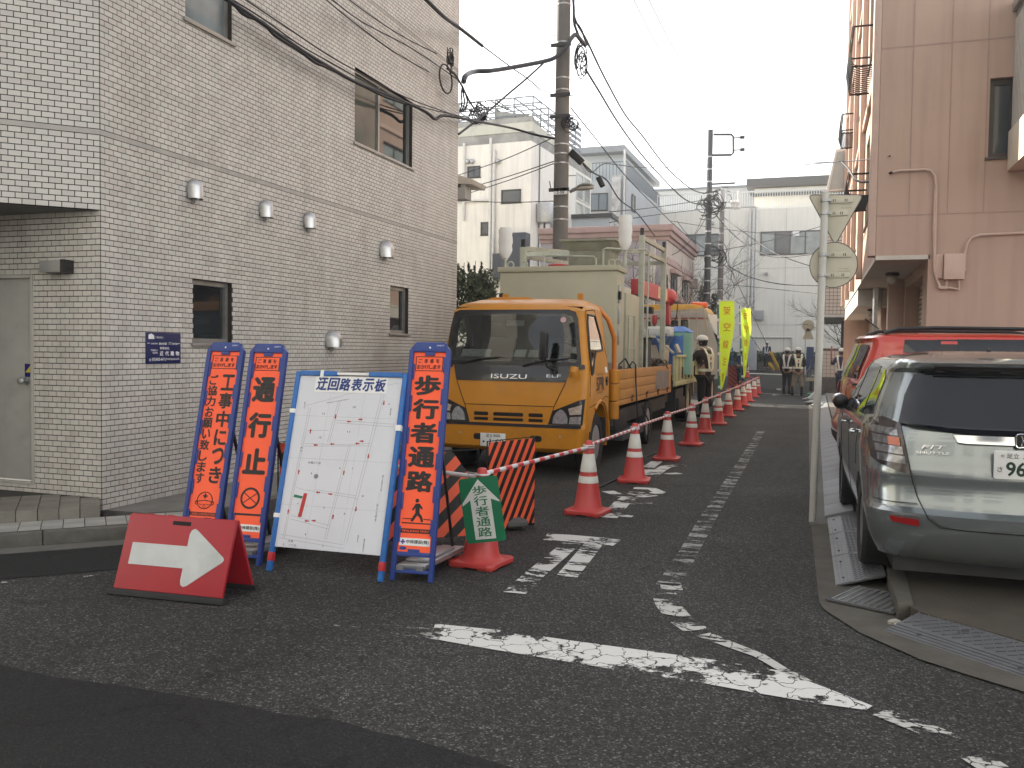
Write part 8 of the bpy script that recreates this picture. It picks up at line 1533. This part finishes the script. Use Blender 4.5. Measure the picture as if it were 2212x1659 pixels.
p = aY(N1(130, 1600), 20.6)
tr = thing('evergreen_shrub', 'dark evergreen shrub between the tiled building and the white stair building', 'shrub', (p.x, 20.6, 0)); MB().tube([(p.x, 20.6, 0), (p.x+.05, 20.6, 2.4)], [.08, .04], 8).build('trunk', bark, tr); foliage((p.x-.05, 20.6, 2.6), (.72, .6, .95), 5200, .055, 'crown', 3, tr, 16)['kind'] = 'stuff'
for k in range(7):
    x = p.x-.6+k*.16; sp_ = MB().tube([(x, 20.5, 3.1), (x+rnd.uniform(-.05, .05), 20.5, 3.5+.35*rnd.random())], .008, 4); sp_.build('shoot', bark, tr); foliage((x, 20.5, 3.5), (.05, .05, .2), 90, .04, 'shoot_leaves', 40+k, tr, 4)['kind'] = 'stuff'
def baretree(x, y, z0, h, label, seed, spread=.8, n0=7):
    rr = random.Random(seed); t = thing('bare_tree', label, 'tree', (x, y, z0)); m_ = MB(); base = Vector((x, y, z0)); top = base+Vector((.1, 0, h*.45)); MB().tube([base, (base+top)/2+Vector((.05, 0, 0)), top], [.1, .08, .06], 8).build('trunk', bark, t)
    def br(p0_, d_, L, r_, dep):
        pts = [p0_]; dd = d_.copy()
        for k in range(4): dd = (dd+Vector((rr.gauss(0, .18), rr.gauss(0, .18), rr.gauss(.04, .12)))).normalized(); pts.append(pts[-1]+dd*L/4)
        m_.tube(pts, [r_, r_*.85, r_*.7, r_*.55, r_*.4], 4, False)
        if dep:
            for k in range(4): q_ = pts[rr.randint(1, 4)]; nd = (dd+Vector((rr.gauss(0, .7), rr.gauss(0, .7), rr.gauss(.1, .5)))).normalized(); br(q_, nd, L*.6, r_*.6, dep-1)
    for k in range(n0): a = k*2*math.pi/n0; br(base+Vector((.08, 0, h*(.25+.2*k/n0))), Vector((math.cos(a)*spread, math.sin(a)*spread*.6, 1)).normalized(), h*.45, .028, 3)
    kind(m_.build('branches', bark, t, smooth=False), 'stuff')
p = aY(Z3(1080, 600), 41.5); baretree(p.x-.3, 42.5, .1, 6.2, 'leafless wiry tree beside the cornice house and the far poles', 5, .9, 9)
p = aY(Z3(1370, 600), 43.); q_ = thing('dark_shrub_tree', 'dark bushy tree top between the two far poles', 'tree', (p.x, 43, .2)); MB().tube([(p.x, 43, .2), (p.x, 43, 3)], [.1, .05], 8).build('trunk', bark, q_); foliage((p.x, 43, 3.4), (.55, .5, 1.5), 1500, .08, 'crown', 9, q_)['kind'] = 'stuff'
p = aY(RR(690, 960), 45.); baretree(p.x+.4, 46, .2, 4.6, 'leafless tree behind the pillars of the beige tiled building', 11, 1.2, 6)
p = aY(Z3(60, 130), 29.); baretree(p.x+.2, 29.4, .1, 4.6, 'bare twigs in front of the lilac gable wall', 14, .8, 6)
hd = foliage((0, 0, 0), (.1, .1, .1), 5, .05); bpy.data.objects.remove(hd)
m_ = MB(); rr = random.Random(5)
for i in range(5200):
    x = rr.uniform(-9, 6); yy = rr.uniform(58.3, 59.3); z = .5+rr.random()**.6*1.15+.06*math.sin(x*3); u = Vector((rr.gauss(0, 1), rr.gauss(0, 1), rr.gauss(0, 1))).normalized(); v = u.orthogonal(); a = .09*rr.uniform(.6, 1.3); m_.k = rr.choice((0, 0, 1)); m_.quad(*[Vector((x, yy, z))+q_ for q_ in (-u*a, v*a*.5, u*a, -v*a*.5)])
hg = kind(m_.build('hedge', leafm, smooth=False), 'stuff'); tag(hg, 'low clipped hedge along the foot of the white factory', 'hedge'); MB().box(-9.2, 6, 58.6, 58.9, .5, 1.4).build('hedge_core', leafm[0], hg, smooth=False)
wl = MB().box(-12, 8, 58.0, 58.25, .4, .98); tag(wl.build('planter_wall', M('planter_dark', (.11, .105, .1), .9, dirt=.4), bevel=.02), 'dark low planter wall in front of the far hedge', 'wall')
p = aY(RR(1000, 980), 47); bs = thing('small_bush', 'small brownish bush seen between the tiled pillar and pink building', 'bush', (p.x, 47, .3)); foliage((p.x, 47, 1.6), (1.0, .5, 1.0), 1800, .07, 'crown', 21, bs)['kind'] = 'stuff'; MB().tube([(p.x, 47, .2), (p.x, 47, 1.3)], .05, 6).build('trunk', bark, bs)
# ================================================================ far street furniture
a, c = aZ(W6(1080, 1015), .42), aZ(W6(1345, 1030), .42)
MB1 = sheet('white_crossing_bar', [(-4.6, 52.2, gz(52.2)), (-1.35, 51.2, gz(51.2)), (-1.35, 52.4, gz(52.4)), (-4.6, 53.4, gz(53.4))], M('far_paint', (.55, .53, .45), .7), .012)
sheet('white_crossing_bar', [(-5.5, 57.2, .5), (.5, 57.2, .5), (.5, 57.6, .5), (-5.5, 57.6, .5)], _mc['far_paint'], .01)
fp = aZ(W6(1080, 1240)); sheet('trench_patch', [(-2.05, 35.2, 0), (.05, 33.6, 0), (.1, 35.4, 0), (-2.1, 39, gz(39))], dark_m, .006); sheet('trench_edge_line', [(-2.0, 35.1, 0), (.05, 34.4, 0), (.05, 34.55, 0), (-2.0, 35.3, 0)], paintA, .011)
y = 52.; p0_ = aY(W6(1578, 1020), y); t = thing('far_sign_post', 'thin far post with a round and a triangular road sign seen from the back', 'sign post', (p0_.x, y, .36)); pt_ = aY(W6(1592, 480), y); MB().tube([(p0_.x, y, .36), (pt_.x-.05, y, pt_.z)], .04, 8).build('post', pw, t)
cc = aY(W6(1610, 505), y-.06); MB().lathe([(.33, -.01), (.33, .01)], 24, Fr(cc, (1, 0, 0), (0, 0, 1), (0, -1, 0))).build('round_sign_back', M('sign_back_gold', (.5, .42, .28), .5), t); cc = aY(W6(1610, 590), y-.06); MB().prism([(-.3, -.32), (.3, -.32), (.08, .28), (-.08, .28)], -.01, .01, Fr(cc, (1, 0, 0), (0, 0, 1), (0, -1, 0))).build('triangle_sign_back', _mc['sign_back_gold'], t)
a, c = aY(W6(865, 650), 56.5), aY(W6(1042, 850), 56.5); t = thing('street_cabinet', 'tall pale grey street cabinet with two doors by the factory wall', 'cabinet', ((a.x+c.x)/2, 56.8, .5)); MB().box(a.x, c.x, 56.5, 57.3, .5, a.z).build('housing', M('cabinet_grey', (.38, .4, .44), .5), t, bevel=.03); MB().box((a.x+c.x)/2-.01, (a.x+c.x)/2+.01, 56.49, 56.5, .6, a.z-.1).build('door_joint', dk, t)
a, c = aY(W6(722, 742), 45), aY(W6(778, 960), 45); t = thing('blue_stepladder', 'blue stepladder standing behind the banners', 'ladder', (a.x, 45, gz(45))); lm = M('ladder_blue', (.03, .13, .35), .4)
for x in (a.x, c.x): MB().tube([(x, 45, gz(45)), (x, 45.1, a.z)], .03, 6).build('stile', lm, t)
for k in range(5): z = gz(45)+.3+k*.3; MB().tube([(a.x, 45, z), (c.x, 45, z)], .022, 6).build('rung', lm, t)
a, c = aY(W6(1592, 735), 54), aY(W6(1668, 900), 54); t = thing('blue_notice_board', 'dark blue board standing by the far hedge', 'board', ((a.x+c.x)/2, 54, .5)); MB().box(a.x, c.x, 54, 54.1, .6, a.z).build('board', M('board_blue', (.02, .04, .12), .5), t, bevel=.01); MB().box(a.x+.1, a.x+.18, 54.02, 54.08, .5, .6).box(c.x-.18, c.x-.1, 54.02, 54.08, .5, .6).build('leg', dk, t)
# bicycle
by0 = 45.; wc = aY(W6(1650, 980), by0); t = thing('bicycle', 'bicycle leaning behind the sign post at the far kerb', 'bicycle', (wc.x, by0, gz(by0))); rw = .33; zc = gz(by0)+rw
for dx in (0, -1.02):
    o_ = MB().tube([(wc.x+dx*.55+rw*math.cos(a_)*.62, by0+dx*.8+rw*math.cos(a_)*.75, zc+rw*math.sin(a_)) for a_ in [k*math.pi/12 for k in range(25)]], .02, 6, False).build('wheel', rubber, t); sp_ = MB()
    for k in range(10): a_ = k*math.pi/5; sp_.tube([(wc.x+dx*.55, by0+dx*.8, zc), (wc.x+dx*.55+rw*math.cos(a_)*.6, by0+dx*.8+rw*math.cos(a_)*.72, zc+rw*math.sin(a_)*.97)], .004, 3)
    sp_.build('spoke', steel, o_)
bf = lambda s_, z: (wc.x-1.02*.55*s_, by0-1.02*.8*s_, zc+z)
b = MB()
for p_, q_ in ((bf(0, 0), bf(.12, .5)), (bf(.12, .45), bf(.6, -.05)), (bf(.6, -.05), bf(.72, .45)), (bf(1, 0), bf(.6, -.05)), (bf(1, 0), bf(.72, .42)), (bf(.12, .5), bf(.08, .72))): b.tube([p_, q_], .018, 6)
b.build('frame', M('bike_frame', (.12, .12, .14), .4, .5), t); MB().tube([Vector(bf(.08, .72))+Vector((-.22, .15, 0)), bf(.05, .74), Vector(bf(.08, .72))+Vector((.22, -.15, 0))], .014, 6).build('handlebar', black, t); MB().ball(Vector(bf(.74, .5)), 1, 10, (.12, .12, .045)).build('saddle', black, t)
# machines and planks at the right kerb by the workers
t = thing('small_compactor', 'small green and dark engine unit on the ground behind the two workers', 'machine', (-.05, 33.5, 0)); MB().box(-.25, .1, 33.4, 33.8, .03, .13).build('green_base', M('machine_green', (.02, .22, .09), .4), t, bevel=.03); MB().box(-.05, .25, 33.5, 33.8, .14, .4).build('engine', chassis, t, bevel=.04); MB().tube([(.1, 33.6, .4), (.05, 33.6, .75), (-.1, 33.5, .78)], .018, 6).build('handle', steel, t)
pls = []
for k, (x, y0, x1, y1, nm) in enumerate(((-.25, 30.6, .25, 32.8, 'longest grey plank lying by the right kerb behind the sign post'), (.05, 26.8, .2, 29.0, 'grey board lying closest to the sign post at the kerb'), (-.15, 28.5, .15, 30.2, 'middle grey plank at the kerb near the bent pipe'))):
    tag(MB().bar((x, y0, .06), (x1, y1, .075), .28, .04).build('plank', M('plank_grey', (.3, .31, .31), .7, dirt=.3), bevel=.008), nm, 'plank')
tag(MB().tube([(-.2, 29.6, .1), (-.05, 30.2, .22), (.1, 30.9, .4), (.12, 31.5, .42)], .05, 8).build('bent_pipe', steel), 'pale bent pipe lying on the boards at the right kerb', 'pipe')
t = thing('pale_beam_barrier', 'cream wooden beam on the ground right of the workers', 'beam', (.1, 38, .1)); MB().bar((-.35, 38.2, .5), (1.0, 38.1, .52), .1, .14).build('beam', M('beam_cream', (.5, .42, .28), .6), t, bevel=.01); MB().box(-.2, -.1, 38.1, 38.2, .05, .43).box(.7, .8, 38.05, 38.15, .05, .43).build('stand', chassis, t)
# black hose lying along the lane under the cones
tag(MB().tube([(-2.3, 9.4, .012), (-2.2, 10.9, .012), (-2.35, 12.3, .012), (-2.25, 13.8, .012), (-2.4, 15.4, .012), (-2.45, 17.5, .012)], .011, 6).build('ground_hose', cable), 'thin dark hose lying on the road between cones and truck', 'hose')
# small eave with camera at the edge of the tiled building
a, c = aY(N1(52, 740), 22), aY(N1(162, 800), 22); t = thing('corner_eave', 'pale sloping eave poking out beside the tiled building edge', 'eave', (a.x, 22, a.z)); MB().prism([(a.x-1.2, a.z+.35), (c.x, c.z+.02), (c.x-.04, c.z-.1), (a.x-1.2, a.z-.2)], -1, 0, Fr((0, 22, 0), (1, 0, 0), (0, 0, 1), (0, -1, 0))).build('eave_board', M('eave_cream', (.5, .48, .43), .6), t, bevel=.01)
a, c = aY(N1(20, 800), 22.1), aY(N1(105, 855), 22.1); MB().box(a.x-.6, c.x, 22.05, 22.5, c.z-.3, a.z).build('eave_wall', M('eave_grey', (.35, .35, .34), .6), t); MB().box(a.x+.1, c.x-.12, 22.03, 22.05, c.z, a.z-.05).build('small_window', dk, t)
pv0 = Vector((1.17, 5.8, 0)); GC.location = pv0+Matrix.Rotation(R(1.4), 3, 'Z') @ (GC.location-pv0); GC.rotation_euler = (0, 0, R(1.4))
# ================================================================ faint winter haze
hb = MB().box(-70, 45, -30, 100, -1.2, 24.); hm_ = bpy.data.materials.new('haze_air'); hm_.use_nodes = True; nh = hm_.node_tree; nh.nodes.remove(nh.nodes['Principled BSDF']); pv_ = nh.nodes.new('ShaderNodeVolumePrincipled'); pv_.inputs['Color'].default_value = (.95, .95, .95, 1); pv_.inputs['Density'].default_value = .0019; pv_.inputs['Anisotropy'].default_value = .5
nh.links.new(pv_.outputs[0], nh.nodes['Material Output'].inputs['Volume']); kind(hb.build('haze', hm_, smooth=False), 'stuff')
